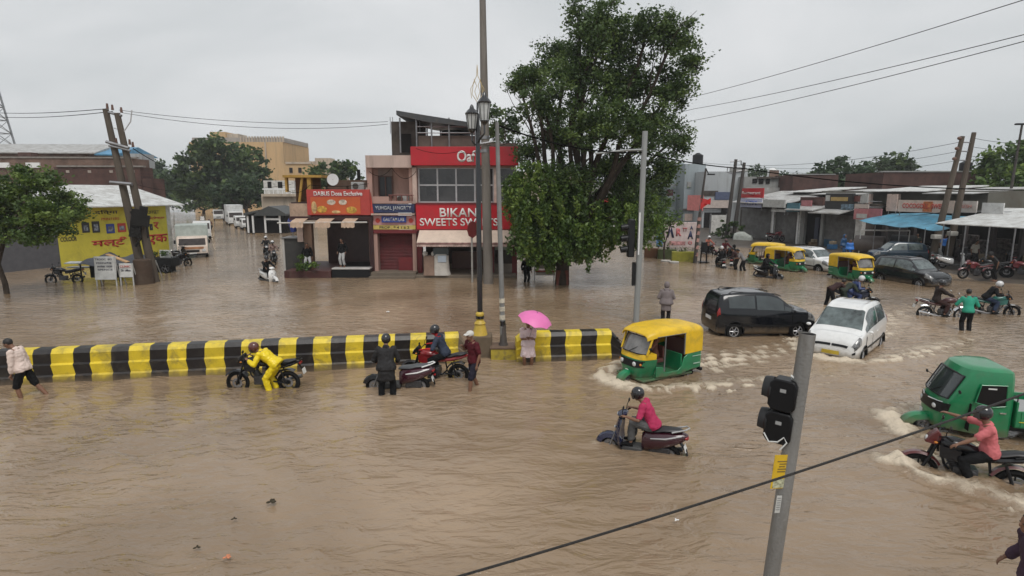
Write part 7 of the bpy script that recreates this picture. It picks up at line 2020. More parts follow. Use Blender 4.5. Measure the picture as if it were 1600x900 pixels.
# autos
auto_rickshaw('near green and yellow auto rickshaw throwing up foam at the barrier end', P_AUTO, A_AUTO, driver='driver in brown behind the windscreen of the near auto rickshaw').scale = (.94, .94, .97)
auto_rickshaw('green and yellow auto rickshaw seen from behind left of the white saloon', at(1192, 412, -.2), R(150), driver=None)
auto_rickshaw('auto rickshaw with a yellow nose facing the camera before the white saloon', at(1230, 422, -.2), R(-60), driver='driver in the rickshaw standing before the white saloon')
yp = mat('rickshaw_yellow_nose', (.60, .37, .02), .4, dirt=.3)
auto_rickshaw('yellow-roofed auto rickshaw directly behind the blue raincoat rider', at(1333, 437, -.2), R(-76), driver='driver in the rickshaw behind the blue raincoat rider')
cargo_rickshaw('all-green three-wheeled cargo rickshaw at the right edge with an open bed', P_CARGO, A_CARGO)

# two-wheelers and people, near group
PI_ = mat('shirt_rose', (.42, .035, .10), .8, var=.12, vscale=5, bump=.4, bscale=9)
PI2 = mat('shirt_salmon', (.58, .16, .17), .8, var=.1, vscale=5, bump=.4, bscale=9)
dk = mat('cloth_black', (.009, .009, .010), .85, var=.25, vscale=5, bump=.4, bscale=9)
dkg = mat('cloth_charcoal', (.028, .027, .028), .8, var=.25, vscale=5, bump=.4, bscale=9)
jean = mat('cloth_denim', (.035, .05, .09), .85, var=.25, vscale=8)
gry = mat('cloth_grey', (.10, .10, .10), .85, var=.2, vscale=6)
scooter('dark blue scooter with a maroon tail ridden by the person in the rose shirt', P_SCOOT, A_SCOOT, mat('scooter_navy', (.018, .022, .055), .2, coat=.8), mat('scooter_maroon', (.040, .006, .014), .25, coat=.7), trim=mat('trim_silver', (.5, .5, .5), .35, .6), scale=.96)
rider('person in a rose-pink shirt and black helmet riding the dark blue scooter', P_SCOOT, A_SCOOT, 'scooter', near=True, top=PI_, sleeve='short', bottom=gry, head='helmet', headm=blackpaint, shoes=dk, lean=27, look=(6, 0), group=None, scale=.96)
motorcycle('black and red motorcycle ridden by the person in the salmon shirt', P_BIKE, A_BIKE, mat('bike_black', (.008, .008, .010), .25, coat=.4, spec=.3), mat('bike_dullred', (.10, .012, .012), .3, coat=.5), roll=R(3), scale=1.06)
rider('person in a salmon T-shirt and black helmet reaching towards the green cargo rickshaw', P_BIKE, A_BIKE, 'moto', near=True, top=PI2, sleeve='short', bottom=dk, head='helmet', headm=blackpaint, shoes=dk, lean=10,
      hands=[(.22, .31, 1.06), (.30, -.46, 1.36)], elbow=None)
P1, A1_ = at(412, 602), R(181)
motorcycle('black motorcycle held by the person in the yellow rain suit', P1, A1_, mat('bike_black'), mat('bike_black'), rimm=blackp, tankm=mat('bike_black'))
yr = mat('rain_yellow', (.80, .60, .01), .35, var=.08, vscale=4, bump=.9, bscale=7)
person('person in a bright yellow rain suit and brown helmet bending over the black motorcycle', at(424, 605), R(178), pelvis=(-.18, 0, .86), lean=52, near=True, top=yr, bottom=yr, head='helmet', headm=mat('helmet_brown', (.10, .025, .02), .25, coat=.6),
       hands=[(.46, .20, 1.00), (.50, -.14, 1.02)], feet=[(-.02, .12, .08), (-.12, -.12, .08)], look=(10, 0), shoes=mat('sandal', (.2, .14, .08), .7), coat=.04)
P2, A2_ = at(622, 603), R(178)
scooter('black scooter with white-edged maroon tail held by the person in the black jacket', P2, A2_, mat('bike_black'), mat('scooter_tail', (.05, .01, .02), .25, coat=.7), trim=white, seatm=mat('seat_grey', (.07, .075, .08), .45))
person('person in a black jacket and helmet standing with back to camera beside the black scooter', at(605, 616), R(97), pelvis=(0, 0, .92), lean=14, near=True, top=dkg, bottom=dk, head='helmet', headm=blackpaint, hands=[(.32, .28, .98), (.34, -.24, .96)],
       feet=[(.0, .15, .08), (.02, -.15, .08)], coat=.10, shoes=dk)
P3, A3_ = at(680, 588), R(172)
motorcycle('red and black motorcycle nearest the lamp post end of the barrier', P3, A3_, mat('bike_red', (.25, .012, .015), .25, coat=.7), mat('bike_black'))
rider('person in a red-sleeved dark jacket and black helmet on the red and black motorcycle', P3, A3_, 'moto', near=True, top=mat('jacket_slate', (.035, .045, .07), .7, var=.2), sleeve='mid', bottom=dk, head='helmet', headm=blackpaint, lean=24, look=(-12, 35), skinm=mat('sleeve_red', (.40, .02, .02), .7), shoes=dk)
person('barefoot person in a maroon shirt, dark shorts and white cap wading by the lamp post', at(741, 603), R(220), pelvis=(0, 0, .92), lean=6, near=True, top=mat('shirt_maroon', (.085, .012, .018), .8, bump=.4, bscale=9), sleeve='short', bottom=mat('shorts_black', (.02, .018, .03), .8), shorts=2,
       head='cap', headm=mat('cap_white', (.62, .60, .56), .7), hands=[(.10, .26, .86), (.20, -.22, 1.28)], feet=[(.22, .10, .08), (-.22, -.10, .08)])
person('person in a pale pink sweatshirt and black shorts wading past the barrier at far left', at(42, 618), R(190), pelvis=(0, 0, .93), lean=14, near=True, top=mat('sweat_palepink', (.70, .57, .51), .85, var=.06, bump=.5, bscale=8), bottom=dk, shorts=2, head='hair', look=(22, 0),
       hands=[(.16, .20, .74), (.02, -.28, .80)], feet=[(.05, .10, .08), (-.42, -.10, .14)], kneep=(1, 0, 0), coat=.04)
lad = person('woman in a pale pink dress standing at the barrier under the pink umbrella', at(825, 569), R(-92), pelvis=(0, 0, .90), near=True, top=mat('dress_pink', (.68, .55, .55), .8, var=.1, vscale=9, bump=.5, bscale=8), coat=.05, sleeve='short', bottom=mat('dress_pink'), shorts=1, head='hair',
       hands=[(.24, .04, 1.16), (.24, -.05, 1.12)], feet=[(0, .10, .08), (0, -.10, .08)], scale=.93)
b = MB(); b.tube([(.0, 0, .95), (.0, 0, .75), (.0, 0, .50)], [(.19, .15), (.21, .17), (.25, .19)], 16); b.build('skirt', mat('dress_pink'), lad)
um = thing('umbrella', 'pink umbrella tilted over the woman at the barrier', 'umbrella', at(825, 569) + Vector((.03, -.20, 1.08)))
um.rotation_euler = (R(12), R(16), 0)
pkm = mat('umbrella_pink', (.72, .17, .42), .5, var=.06)
b = MB(); rings = []
for r, z in ((.01, .80), (.14, .785), (.28, .735), (.40, .66), (.50, .56)):
    rings.append([(r * math.cos(q) * (1 - .06 * (r / .5) * abs(math.sin(4 * q))), r * math.sin(q) * (1 - .06 * (r / .5) * abs(math.sin(4 * q))), z + .035 * (r / .5) ** 2 * abs(math.sin(4 * q))) for q in [2 * PI * k / 48 for k in range(48)]])
b.loft(rings, caps=False); cn = b.build('canopy', pkm, um); cn.modifiers.new('s', 'SOLIDIFY').thickness = .004
b = MB(); b.tube([(0, 0, 0), (0, 0, .86)], .008, 6); b.tube([(0, 0, 0), (.03, 0, -.04), (.05, 0, 0)], .010, 6); b.build('shaft', steel, um)
b = MB()
for k in range(8):
    q = 2 * PI * k / 8; b.tube([(0, 0, .775), (.26 * math.cos(q), .26 * math.sin(q), .725), (.49 * math.cos(q), .49 * math.sin(q), .555)], .004, 4)
b.build('rib', steel, um)
person('person in a grey hooded jacket walking away beyond the near auto rickshaw', at(1040, 500), R(78), pelvis=(0, 0, .92), lean=6, top=mat('hoodie_grey', (.20, .17, .17), .9, var=.12, bump=.4, bscale=8), bottom=dkg, hood=mat('hoodie_grey'), coat=.14,
       hands=[(.24, .22, 1.05), (.26, -.20, 1.05)], feet=[(0, .10, .08), (.1, -.10, .08)])
# right middle group
P, A = at(1473, 494), R(-14)
motorcycle('chrome-fitted motorcycle ridden by the dark-clad person left of the teal shirt', P, A, mat('bike_darkred', (.07, .012, .012), .3, coat=.5), mat('bike_black'), rimm=chrome, cruiser=True)
rider('dark-clad person in a black helmet riding the chrome-fitted motorcycle', P, A, 'moto', top=mat('jacket_brownblack', (.03, .022, .02), .8), bottom=mat('trouser_brown', (.045, .022, .02), .8), head='helmet', headm=blackpaint, lean=8, shoes=dk)
P, A = at(1550, 490), R(-20)
motorcycle('motorcycle with a teal tank ridden by the white-helmeted person', P, A, mat('bike_teal', (.02, .13, .11), .3, coat=.5), mat('bike_black'))
rider('person in a black jacket and white helmet leaning over the teal-tanked motorcycle', P, A, 'moto', top=dk, bottom=jean, head='helmet', headm=mat('helmet_white', (.6, .6, .6), .25, coat=.5), lean=36, shoes=dk)
person('person in a teal-green shirt standing with back to camera between two motorcycles', at(1509, 515), R(70), pelvis=(0, 0, .92), lean=10, top=mat('shirt_teal', (.035, .30, .20), .8, bump=.4, bscale=8), bottom=dk, hands=[(.36, .34, 1.05), (.30, -.30, .98)], sleeve='mid')
# pushing group
P, A = at(1337, 478), R(-14)
motorcycle('stalled motorcycle under the rider in the blue raincoat', P, A, mat('bike_navy', (.015, .02, .04), .3), mat('bike_black'))
rider('rider bundled in a navy blue raincoat with a white helmet on the stalled motorcycle', P, A, 'moto', top=mat('rain_navy', (.018, .035, .12), .4, bump=.8, bscale=6), coat=.16, bottom=mat('rain_navy'), head='helmet', headm=mat('helmet_white'), lean=38)
person('person in black trousers bending to push the stalled motorcycle from behind', at(1297, 477), R(5), pelvis=(-.05, 0, .95), lean=62, top=mat('shirt_darkbrown', (.045, .025, .025), .85), bottom=dk, hands=[(.75, .22, 1.05), (.75, -.18, 1.05)], feet=[(-.18, .12, .08), (.06, -.12, .08)])
person('second helper in dark green trousers pushing behind the blue raincoat rider', at(1318, 478), R(0), pelvis=(-.1, 0, .92), lean=55, top=mat('cloth_olive', (.04, .05, .04), .85), bottom=mat('trouser_green', (.025, .035, .03), .85), hands=[(.55, .25, 1.0), (.6, -.2, 1.0)], feet=[(.1, .12, .08), (-.1, -.12, .08)])
P, A = at(1201, 434), R(-52)
scooter('black scooter carrying a rider in a black poncho before the rickshaws', P, A, mat('bike_black'), mat('bike_black'), trim=white)
rider('rider in a black poncho with a white scarf on the black scooter before the rickshaws', P, A, 'scooter', top=dk, coat=.14, bottom=dk, hood=dk, head='hair', lean=10)
P, A = at(1125, 417), R(85)
scooter('dark scooter seen from behind with a white-helmeted rider right of the striped pole', P, A, mat('bike_black'), mat('bike_black'), trim=mat('trim_silver'))
rider('rider in a black jacket and white helmet seen from behind right of the striped pole', P, A, 'scooter', top=dk, bottom=dk, head='helmet', headm=mat('helmet_white'), lean=6)
P, A = at(1146, 414), R(60)
scooter('dark scooter being pushed by two people behind the white-helmeted rider', P, A, mat('bike_black'), mat('bike_black'))
rider('hooded rider in black on the scooter being pushed by two people', P, A, 'scooter', top=dk, hood=dk, bottom=dk, coat=.1, lean=8)
person('person in a grey shirt and white-striped trousers bending to push a dark scooter', at(1161, 423), R(150), pelvis=(0, 0, .93), lean=34, top=mat('shirt_grey', (.19, .18, .18), .85), bottom=dk, sleeve='short', hands=[(.5, .2, 1.0), (.5, -.2, 1.0)], feet=[(.1, .12, .08), (-.15, -.12, .08)])
person('person in dark brown leaning on the pushed scooter beside the grey-shirted helper', at(1151, 421), R(140), pelvis=(0, 0, .93), lean=28, top=mat('shirt_darkbrown'), bottom=dkg, hands=[(.45, .2, 1.0), (.45, -.2, 1.0)])
P, A = at(1108, 397), R(-70)
motorcycle('motorcycle with an orange-clad rider farthest down the right road', P, A, mat('bike_black'), mat('bike_dullred'))
rider('rider in faded orange with a white helmet farthest down the right road', P, A, 'moto', top=mat('shirt_orange', (.38, .13, .09), .85), bottom=dk, head='helmet', headm=mat('helmet_white'))
P, A = at(1134, 404), R(-80)
motorcycle('second far motorcycle half hidden behind the rider in the black jacket', P, A, mat('bike_darkred'), mat('bike_black'))
rider('rider in dull maroon on the half hidden far motorcycle', P, A, 'moto', top=mat('shirt_maroon'), bottom=dk, head='helmet', headm=mat('bike_darkred'))
# covered van by the bush
g = G(1160, 376); cv = thing('covered_vehicle', 'vehicle under a pale grey cover behind the dense bush', 'covered vehicle', (g.x, g.y, 0), R(-30), scale=.62)
b = MB(); rings = []
for x, w, h in ((-1.5, .5, .5), (-1.3, .8, 1.2), (-.6, .85, 1.5), (.2, .85, 1.5), (.8, .82, 1.1), (1.4, .75, .85), (1.6, .5, .4)):
    rings.append([(x, w * (1 + .06 * math.sin(k * 2.1 + x * 4)) * math.copysign(abs(math.cos(q)) ** .5, math.cos(q)), max(0, h * math.sin(q) ** .6 if math.sin(q) > 0 else 0)) for k, q in enumerate([PI * k / 14 for k in range(15)])])
b.loft(rings); b.build('cover', mat('cover_grey', (.38, .40, .37), .7, bump=.8, bscale=4, dirt=.3), cv)
# shop-side clutter on the right
def ground_r(px, py, z=.12): q = G(px, py, z); return q
person('person in a dark blue raincoat standing behind the yellow-roofed rickshaw', ground_r(1316, 402), R(-60), top=mat('rain_blue', (.01, .055, .14), .5, bump=.6, bscale=6), bottom=mat('rain_blue'), coat=.2, hood=mat('rain_blue'))
person('person wrapped in a bright blue sheet behind the yellow-roofed rickshaw', ground_r(1326, 405), R(-100), top=mat('sheet_blue', (.03, .16, .52), .5, bump=.6, bscale=6), bottom=jean, coat=.3, scale=.85)
q = ground_r(1357, 397); dr = thing('water_tank', 'two dull brown cylindrical tanks lying below the white rail', 'tank', q, R(-40))
b = MB(); b.tube([(-1.1, 0, .75), (-1.0, 0, .75), (1.0, 0, .75), (1.1, 0, .75)], [.4, .72, .72, .4], 20); b.build('tank', mat('tank_brown', (.13, .105, .095), .45, dirt=.5), dr)
b = MB(); b.tube([(1.3, .3, .8), (1.4, .3, .8), (3.0, .3, .8), (3.1, .3, .8)], [.45, .8, .8, .45], 20); b.build('tank', mat('tank_dark', (.06, .06, .062), .45, dirt=.4), dr)
b = MB(); b.cyl((-.6, -.5, 1.9), (2.6, -.5, 2.0), .06, n=6); b.cyl((-.6, -.5, 0), (-.6, -.5, 1.9), .04, n=6); b.cyl((2.6, -.5, 0), (2.6, -.5, 2.0), .04, n=6); b.build('rail', white, dr)
q = ground_r(1400, 410); car('dark blue car parked nose-out under the blue tarpaulin', q, R(170), mat('car_darkblue', (.012, .03, .05), .25, coat=.6), hatch(w=.82), (-1.2, 1.2), 'cars parked by the shops', lamps=lamps(mat('car_glass_clear')), scale=.92)
q = G(955, 392); 
i = 0
for (px, py, ang, kind, lab) in ((1462, 412, 40, 's', 'pale scooter parked at the foot of the leaning poles'), (1490, 420, -30, 's', 'white-panelled scooter parked just right of the leaning poles'), (1523, 436, 175, 'm', 'maroon motorcycle parked at the water edge before the white awning'),
                             (1547, 432, 150, 'm', 'dark motorcycle parked beside the maroon one at the water edge'), (1438, 404, -70, 'm', 'dark motorcycle parked close behind the charcoal hatchback'), (1577, 420, 60, 'm', 'dark motorcycle parked under the white awning'),
                             (1510, 410, 80, 's', 'grey scooter parked in the gloom behind the leaning poles'), (1596, 436, 120, 'm', 'red-tailed motorcycle parked at the right edge of the picture'), (1590, 408, 100, 'm', 'motorcycle parked deep under the white awning at the right edge'), (1212, 378, 10, 'm', 'small red and black motorcycle before the closed grey shutters')):
    q = ground_r(px, py)
    if kind == 's': scooter(lab, q, R(ang), mat('scooter_pale', (.42, .44, .42), .3, coat=.5) if i < 1 else white if i == 1 else mat('scooter_grey', (.12, .12, .13), .3, coat=.5), None, group='two-wheelers parked by the right-hand shops')
    else: motorcycle(lab, q, R(ang), mat('bike_maroon', (.14, .015, .02), .3, coat=.6) if i in (2, 7, 9) else mat('bike_black'), None, group='two-wheelers parked by the right-hand shops')
    i += 1
for (px, py, rz, tp, bt_, lab) in ((1555, 440, 160, dkg, dk, 'person in dark clothes stooping over the parked motorcycle at the water edge'), (1520, 415, -80, mat('shirt_beige', (.45, .42, .36), .8), dkg, 'person in a pale beige shirt in front of the open dark shops'),
                              (1430, 399, -120, mat('cloth_olive'), dk, 'person in olive behind the charcoal hatchback'), (1500, 407, -60, mat('shirt_grey'), dk, 'person in grey standing in the shop gloom behind the leaning poles'),
                              (1543, 405, -100, mat('shirt_grey'), dk, 'person in grey deep under the white awning'), (1472, 402, -90, mat('sheet_blue'), dk, 'person in a blue shirt between the leaning poles'), (1583, 404, -80, mat('shirt_grey'), jean, 'person in grey and denim at the right end under the white awning')):
    person(lab, ground_r(px, py), R(rz), top=tp, bottom=bt_, lean=30 if px == 1555 else 4, sleeve='short', head='helmet' if px in (1555,) else 'hair', headm=dkg if px == 1555 else None)
# left street group
P, A = at(421, 439), R(-38)
scooter('white scooter coming out of the side street with a rider in black', P, A, white, mat('scooter_white', (.66, .66, .64), .3, coat=.4), trim=mat('trim_silver'))
rider('rider in black with a black helmet on the white scooter leaving the side street', P, A, 'scooter', top=dk, bottom=dk, head='helmet', headm=blackpaint, lean=6, shoes=white)
P, A = at(428, 409, -.2), R(-62)
motorcycle('laden motorcycle behind the white scooter in the side street', P, A, mat('bike_silver', (.30, .30, .30), .35, coat=.4), mat('bike_black'))
rider('rider in a grey and orange jacket with a white helmet behind the white scooter', P, A, 'moto', top=mat('jacket_greyorange', (.22, .15, .13), .8, var=.8, vscale=6), bottom=gry, head='helmet', headm=mat('helmet_white'), lean=4)
P, A = at(417, 399, -.2), R(-66)
motorcycle('dark motorcycle at the back of the side street group', P, A, mat('bike_black'), mat('bike_black'))
rider('dark grey-clad rider with a white helmet at the back of the side street group', P, A, 'moto', top=dkg, bottom=dk, head='helmet', headm=mat('helmet_white'), lean=2)
P, A = at(328, 361, -.15), R(-62)
mc_ = motorcycle('distant motorcycle with its headlight on in the side street', P, A, mat('bike_black'), mat('bike_black'))
b = MB(); b.ball((.62, 0, .92), (.05, .12, .12), 12, 8); b.build('headlight', mat('lit_headlamp', (.9, .85, .7), .3, emit=(1, .88, .68, 14)), mc_)
rider('rider on the distant motorcycle with its headlight on', P, A, 'moto', top=mat('shirt_maroon'), bottom=dk, head='helmet', headm=mat('bike_darkred'))
person('person in white on the roadside just behind the small truck', at(317, 352, -.1), R(-90), top=white, bottom=gry)
# eatery figures
person('person in a black top and pale trousers standing on the eatery step', Vector((D(536, 415, G(518, 431).y - .35).x, G(518, 431).y - .35, .58)), R(-110), top=dk, bottom=mat('trouser_pale', (.42, .42, .42), .8), hands=[(.1, .3, .92), (.05, -.3, .90)])
g = G(472, 432)
kb = thing('kiosk', 'dark grey box kiosk standing left of the eatery', 'kiosk', (D(456, 400, g.y).x, g.y + .6, 0))
w_ = (D(475, 400, g.y).x - D(438, 400, g.y).x)
b = MB(); zt = D(456, 374, g.y).z; b.box((0, .6, zt / 2), (w_, 1.2, zt)); b.build('cabinet', mat('kiosk_dark', (.04, .038, .036), .6, dirt=.3), kb, bevel=.02)
b = MB(); b.box((0, .55, zt + .04), (w_ + .12, 1.35, .07)); b.build('top', mat('kiosk_top', (.16, .16, .16), .5), kb, bevel=.01)
b = MB(); b.box((-w_ / 2 + .02, -.03, zt / 2), (.12, .06, zt)); b.build('side_post', mat('post_pale', (.45, .43, .40), .6), kb)
pb = thing('parasol', 'folded blue and white parasol above the dark kiosk', 'parasol', (D(440, 400, g.y).x, g.y + 2.0, 0))
b = MB(); b.cyl((0, 0, -.2), (0, 0, D(440, 338, g.y).z), .03, n=6); b.build('pole', steel, pb)
zc = D(440, 350, g.y).z; b = MB(); b.tube([(0, 0, zc + .5), (0, 0, zc + .1), (.05, 0, zc - .6)], [.04, .28, .16], 10); b.tube([(.1, 0, zc + .3), (.9, 0, zc + .35)], [.06, .18], 8, mi=1); b.build('canopy', [mat('parasol_blue', (.03, .05, .25), .6), mat('parasol_grey', (.35, .36, .38), .6)], pb)
bush('unkempt green plant in the maroon planter before the eatery', Vector((D(480, 415, g.y).x, g.y - .5, .42)), 1.1, .75, leaf_lime, 2200, .11, cat='plant', name='plant')
person('person in black crouching in the eatery doorway', Vector((D(482, 400, g.y + .4).x, g.y + .2, .42)), R(-70), pelvis=(0, 0, .80), lean=10, top=dk, bottom=mat('trouser_pale'))
# sweet shop goods
g = G(728, 430)
for k, (px, w, h, mm, lab) in enumerate(((672, .7, 1.15, mat('cloth_brown', (.25, .17, .13), .8, bump=.6, bscale=5), 'brown cloth-covered stool pile at the sweet shop step'), (690, .9, 1.25, mat('cloth_offwhite', (.50, .47, .43), .7, bump=.8, bscale=5), 'white sheet-covered counter at the sweet shop step'))):
    x = D(px, 420, g.y - .9).x; ct = thing('covered_counter', lab, 'counter', (x, g.y - .9, .16))
    b = MB(); rings = []
    for z, s_ in ((0, 1.15), (.3, 1.02), (.7, 1.0), (h - .1, .96), (h, .8)):
        rings.append([(w / 2 * s_ * (1 + .07 * math.sin(q * 5 + z * 3 + k)) * math.copysign(abs(math.cos(q)) ** .5, math.cos(q)), .35 * s_ * math.copysign(abs(math.sin(q)) ** .5, math.sin(q)), z) for q in [2 * PI * j / 26 for j in range(26)]])
    b.loft(rings); b.build('cover', mm, ct)
    if k: 
        b = MB(); b.box((.08, -.36, .98), (.5, .05, .4)); b.build('glass_case', mat('case_blue', (.45, .52, .60), .3), ct, bevel=.02)
        b = MB(); b.box((0, 0, 1.4), (.9, .5, .5)); b.build('glass_top', mat('case_dark', (.07, .09, .10), .2), ct, bevel=.03)
    else:
        for s in (-.25, .25):
            b = MB(); b.ball((s, -.1, 1.25), .16, 10, 8); b.build('bundle', mat('cloth_offwhite'), ct)
# under the tree: notice kiosk and a dark figure
g = G(852, 438); kk = thing('notice_stand', 'small white notice stand with a red base under the big tree', 'stand', (g.x, g.y, 0))
b = MB()
for x in (-.62, .5): b.cyl((x, 0, -.3), (x, 0, 2.9 if x < 0 else 1.3), .04, n=8)
b.build('post', white, kk)
b = MB(); b.box((-.02, 0, .95), (1.05, .06, .55)); b.build('board', mat('board_offwhite', (.42, .38, .33), .7, dirt=.4), kk); b = MB(); b.box((.0, -.04, 1.0), (.28, .02, .34)); b.build('picture', mat('picture_brown', (.08, .03, .02), .6), kk)
b = MB(); b.box((0, 0, .55), (1.15, .5, .08)); b.build('shelf', mat('shelf_red', (.30, .06, .04), .6, dirt=.3), kk); b = MB(); b.box((0, -.05, .40), (1.1, .4, .16)); b.build('shelf_front', mat('board_offwhite'), kk)
person('dark figure in black standing under the hanging branches of the big tree', at(822, 440), R(-60), top=dk, bottom=dk, head='hair')
# left clutter
def leftobj(px, py): return G(px, py)
q = at(101, 441, -.15); motorcycle('dark motorcycle parked half under the black tarpaulin at left', q, R(180 + 12), mat('bike_black'), None, group='two-wheelers parked by the yellow shop')
q = at(279, 417, -.1); motorcycle('black motorcycle parked behind the small white placard', q, R(60), mat('bike_black'), None, group='two-wheelers parked by the yellow shop')
q = at(282, 405, -.1); scooter('black scooter parked against the corner of the yellow shop', q, R(80), mat('bike_black'), None, group='two-wheelers parked by the yellow shop')
g = G(172, 440); st_ = thing('stall', 'low stall under a black tarpaulin in front of the yellow shop', 'stall', (g.x, g.y + .7, 0))
k_ = g.y / 900
b = MB(); ring = []
rowsT = []
for j in range(6):
    v = j / 5
    rowsT.append([((-46 + 92 * i / 12) * k_, -.8 + 1.9 * v, (.95 + .60 * v * (1 - .4 * v)) + .08 * math.sin(i * 1.3 + j) + (.12 * math.sin(i * .9) if j == 5 else 0)) for i in range(13)])
b.loft(rowsT, closed=False); o = b.build('tarpaulin', mat('tarp_black', (.012, .014, .024), .45, bump=.8, bscale=4), st_); o.modifiers.new('s', 'SOLIDIFY').thickness = .02
b = MB()
for x in (-44, -14, 16, 44):
    b.cyl((x * k_, -.7, -.3), (x * k_, -.7, 1.0), .04, n=6); b.cyl((x * k_, 1.0, -.3), (x * k_, 1.0, 1.3), .04, n=6)
b.span((-40 * k_, -.2, .15), (44 * k_, .9, .85)); b.build('frame', mat('stall_dark', (.02, .02, .02), .8), st_)
b = MB(); b.box((-54 * k_, -.2, 1.02), (1.5, .5, .05), rx=.1); b.box((-60 * k_, .1, .72), (1.3, .5, .05)); b.build('pale_board', mat('board_grey', (.40, .42, .42), .6, dirt=.4), st_)
b = MB(); b.box((20 * k_, -.9, 1.35), (1.2, .3, .05), ry=R(22)); b.build('orange_plank', mat('plank_orange', (.55, .33, .16), .6), st_)
def placard(label, px, py, w, h, leg, rz, m, lines, name='placard', red=False):
    g = G(px, py); t = thing(name, label, 'placard', (g.x, g.y, 0), rz, 'placards by the left poles')
    b = MB(); b.box((0, 0, leg + h / 2), (w, .05, h), rx=R(-6)); bo = b.build('board', m, t, bevel=.01)
    b = MB()
    for s in (-1, 1): b.cyl((s * w * .46, -.04, -.3), (s * w * .46, 0, leg + h), .035, n=6); b.cyl((s * w * .46, .5, -.3), (s * w * .46, .02, leg + h), .03, n=6)
    b.build('leg', mat('leg_white', (.5, .5, .48), .6), t)
    if lines:
        for k, tx in enumerate(lines):
            zc = leg + h * (1 - (k + .75) / (len(lines) + .6)); lettering(tx, 0, zc, w * (.7 if k else .78), h * .55 / (len(lines) + .6), redp if (red and k == 0) else mat('placard_ink', (.05, .055, .08), .6), bo, y=-.045 - (zc - leg - h / 2) * .105, bold=.02)
    return t
pw = mat('placard_white', (.62, .62, .60), .6, dirt=.2)
placard('tall white placard with six lines of dark writing beside the stall', 168, 447, 1.1, 1.25, .35, R(4), pw, ['TRDOC  IRS', 'nouts', 'outer ooe', 'SPENCE', 'ROBINSON', 'TURNER ONE'])
placard('shorter white placard with a red heading between the tall one and the pole', 200, 446, .72, .75, .45, R(2), pw, ['CLINIC', 'Dr office', 'ph 98290'], red=True)
placard('grey leaning panel half sunk right of the leaning poles', 237, 433, .75, .9, .12, R(-8), mat('panel_grey', (.20, .22, .22), .5, dirt=.3), None)
placard('small white placard raised on a dark cart below the yellow shop corner', 261, 425, .72, .60, .80, R(-4), pw, ['TURNING', 'BHATIA', 'WORKS'])
g = G(243, 428); cr_t = thing('cart', 'dark hand cart with plants on top by the left poles', 'cart', (g.x, g.y + .5, 0))
b = MB(); b.box((0, .3, .65), (1.7, .9, .55)); b.box((.2, .25, .30), (.9, .7, .5)); b.build('body', mat('stall_dark'), cr_t, bevel=.03)
for s in (-1, 1): wheel(cr_t, .5 * s, .30, .07, steel, y=-.25, disc=False)
bush('bright green plants heaped on the dark hand cart', Vector((g.x, g.y + .6, .95)), .85, .5, leaf_lime, 1500, .10, cat='plant', name='plant')
g = G(226, 443); o = MB().cyl((0, 0, -.3), (0, 0, 1.35), .52, .44, 18).build('concrete_footing', mat('footing_brown', (.075, .05, .036), .85, dirt=.5), None, bevel=.05); o.location = (g.x, g.y, 0); tag(o, 'thick round brown concrete footing at the base of the left leaning poles', 'footing')
# partly seen rider at the lower right corner
person('person in a dark plum jacket cut by the lower right edge of the picture', at(1603, 1000), R(165), pelvis=(0, 0, .95), near=True, top=mat('jacket_plum', (.060, .036, .055), .8, bump=.4, bscale=8), bottom=dk, hands=[(.15, .42, .98), (.1, -.40, .98)], lean=6)
# floating litter
lit = mat('litter_leafy', (.05, .04, .025), .8)
for (px, py, r, mm, lab) in ((424, 786, .07, lit, 'small dark clump of leaves floating in the foreground'), (355, 873, .05, mat('litter_orange', (.55, .20, .10), .6), 'small orange scrap floating near the bottom left'), (606, 488, .07, white, 'white scrap floating beyond the barrier left of the lamp post'),
                        (1057, 815, .035, white, 'tiny white scrap floating left of the nearest pole'), (366, 813, .04, lit, 'tiny dark scrap floating left of the leaf clump'), (308, 858, .045, lit, 'dark leaf floating near the bottom left'), (1180, 452, .07, white, 'white scrap floating before the black hatchback')):
    g = G(px, py); b = MB()
    for k in range(5 if r > .045 else 3):
        a = k * 1.9; b.ball((math.cos(a) * r * .6, math.sin(a) * r * .6, .01), (r * .6, r * .35, r * .25), 8, 5, M=Matrix.Rotation(a, 3, 'Z').to_4x4())
    o = b.build('floating_litter', mm, None); o.location = (g.x, g.y, .02); tag(o, lab, 'litter', 'litter on the water')

# ================================================================== TREES
# big roadside tree
YT_ = G(878, 444).y; g = G(878, 444)
random.seed(4)
L = lobes_px([(935, 32, 34, 30), (905, 18, 22, 20), (960, 60, 45, 36), (1010, 45, 38, 30), (1050, 60, 36, 34), (1078, 95, 22, 30), (870, 85, 34, 28), (828, 120, 34, 26), (812, 135, 22, 14), (905, 120, 56, 44), (980, 125, 60, 46), (1050, 140, 40, 40),
              (850, 160, 38, 26), (930, 195, 60, 44), (1010, 200, 55, 44), (1060, 215, 26, 34), (872, 215, 40, 32), (1030, 270, 34, 34), (960, 270, 56, 40), (890, 285, 50, 40), (1000, 320, 34, 34), (940, 335, 44, 30), (985, 350, 26, 14), (830, 235, 26, 22), (905, 345, 30, 26), (925, 60, 36, 30)], YT_, 2.2)
bt = thing('tree', 'huge dark green roadside tree with hanging lower branches in the middle', 'tree', (g.x, g.y, 0))
b = MB(); LL = [(x - g.x, y - g.y, z, a, c, d) for x, y, z, a, c, d in L]
k_ = YT_ / 900
fork = Vector((.05, 0, 1.7)); b.tube([(0, 0, -.4), (.02, 0, .8), fork], [.42, .36, .36], 12)
A_ = D(862, 375, YT_) - g; B_ = D(903, 372, YT_) - g
p1 = branches(b, fork, A_, .26, .22, .04); p2 = branches(b, fork, B_, .30, .25, .04)
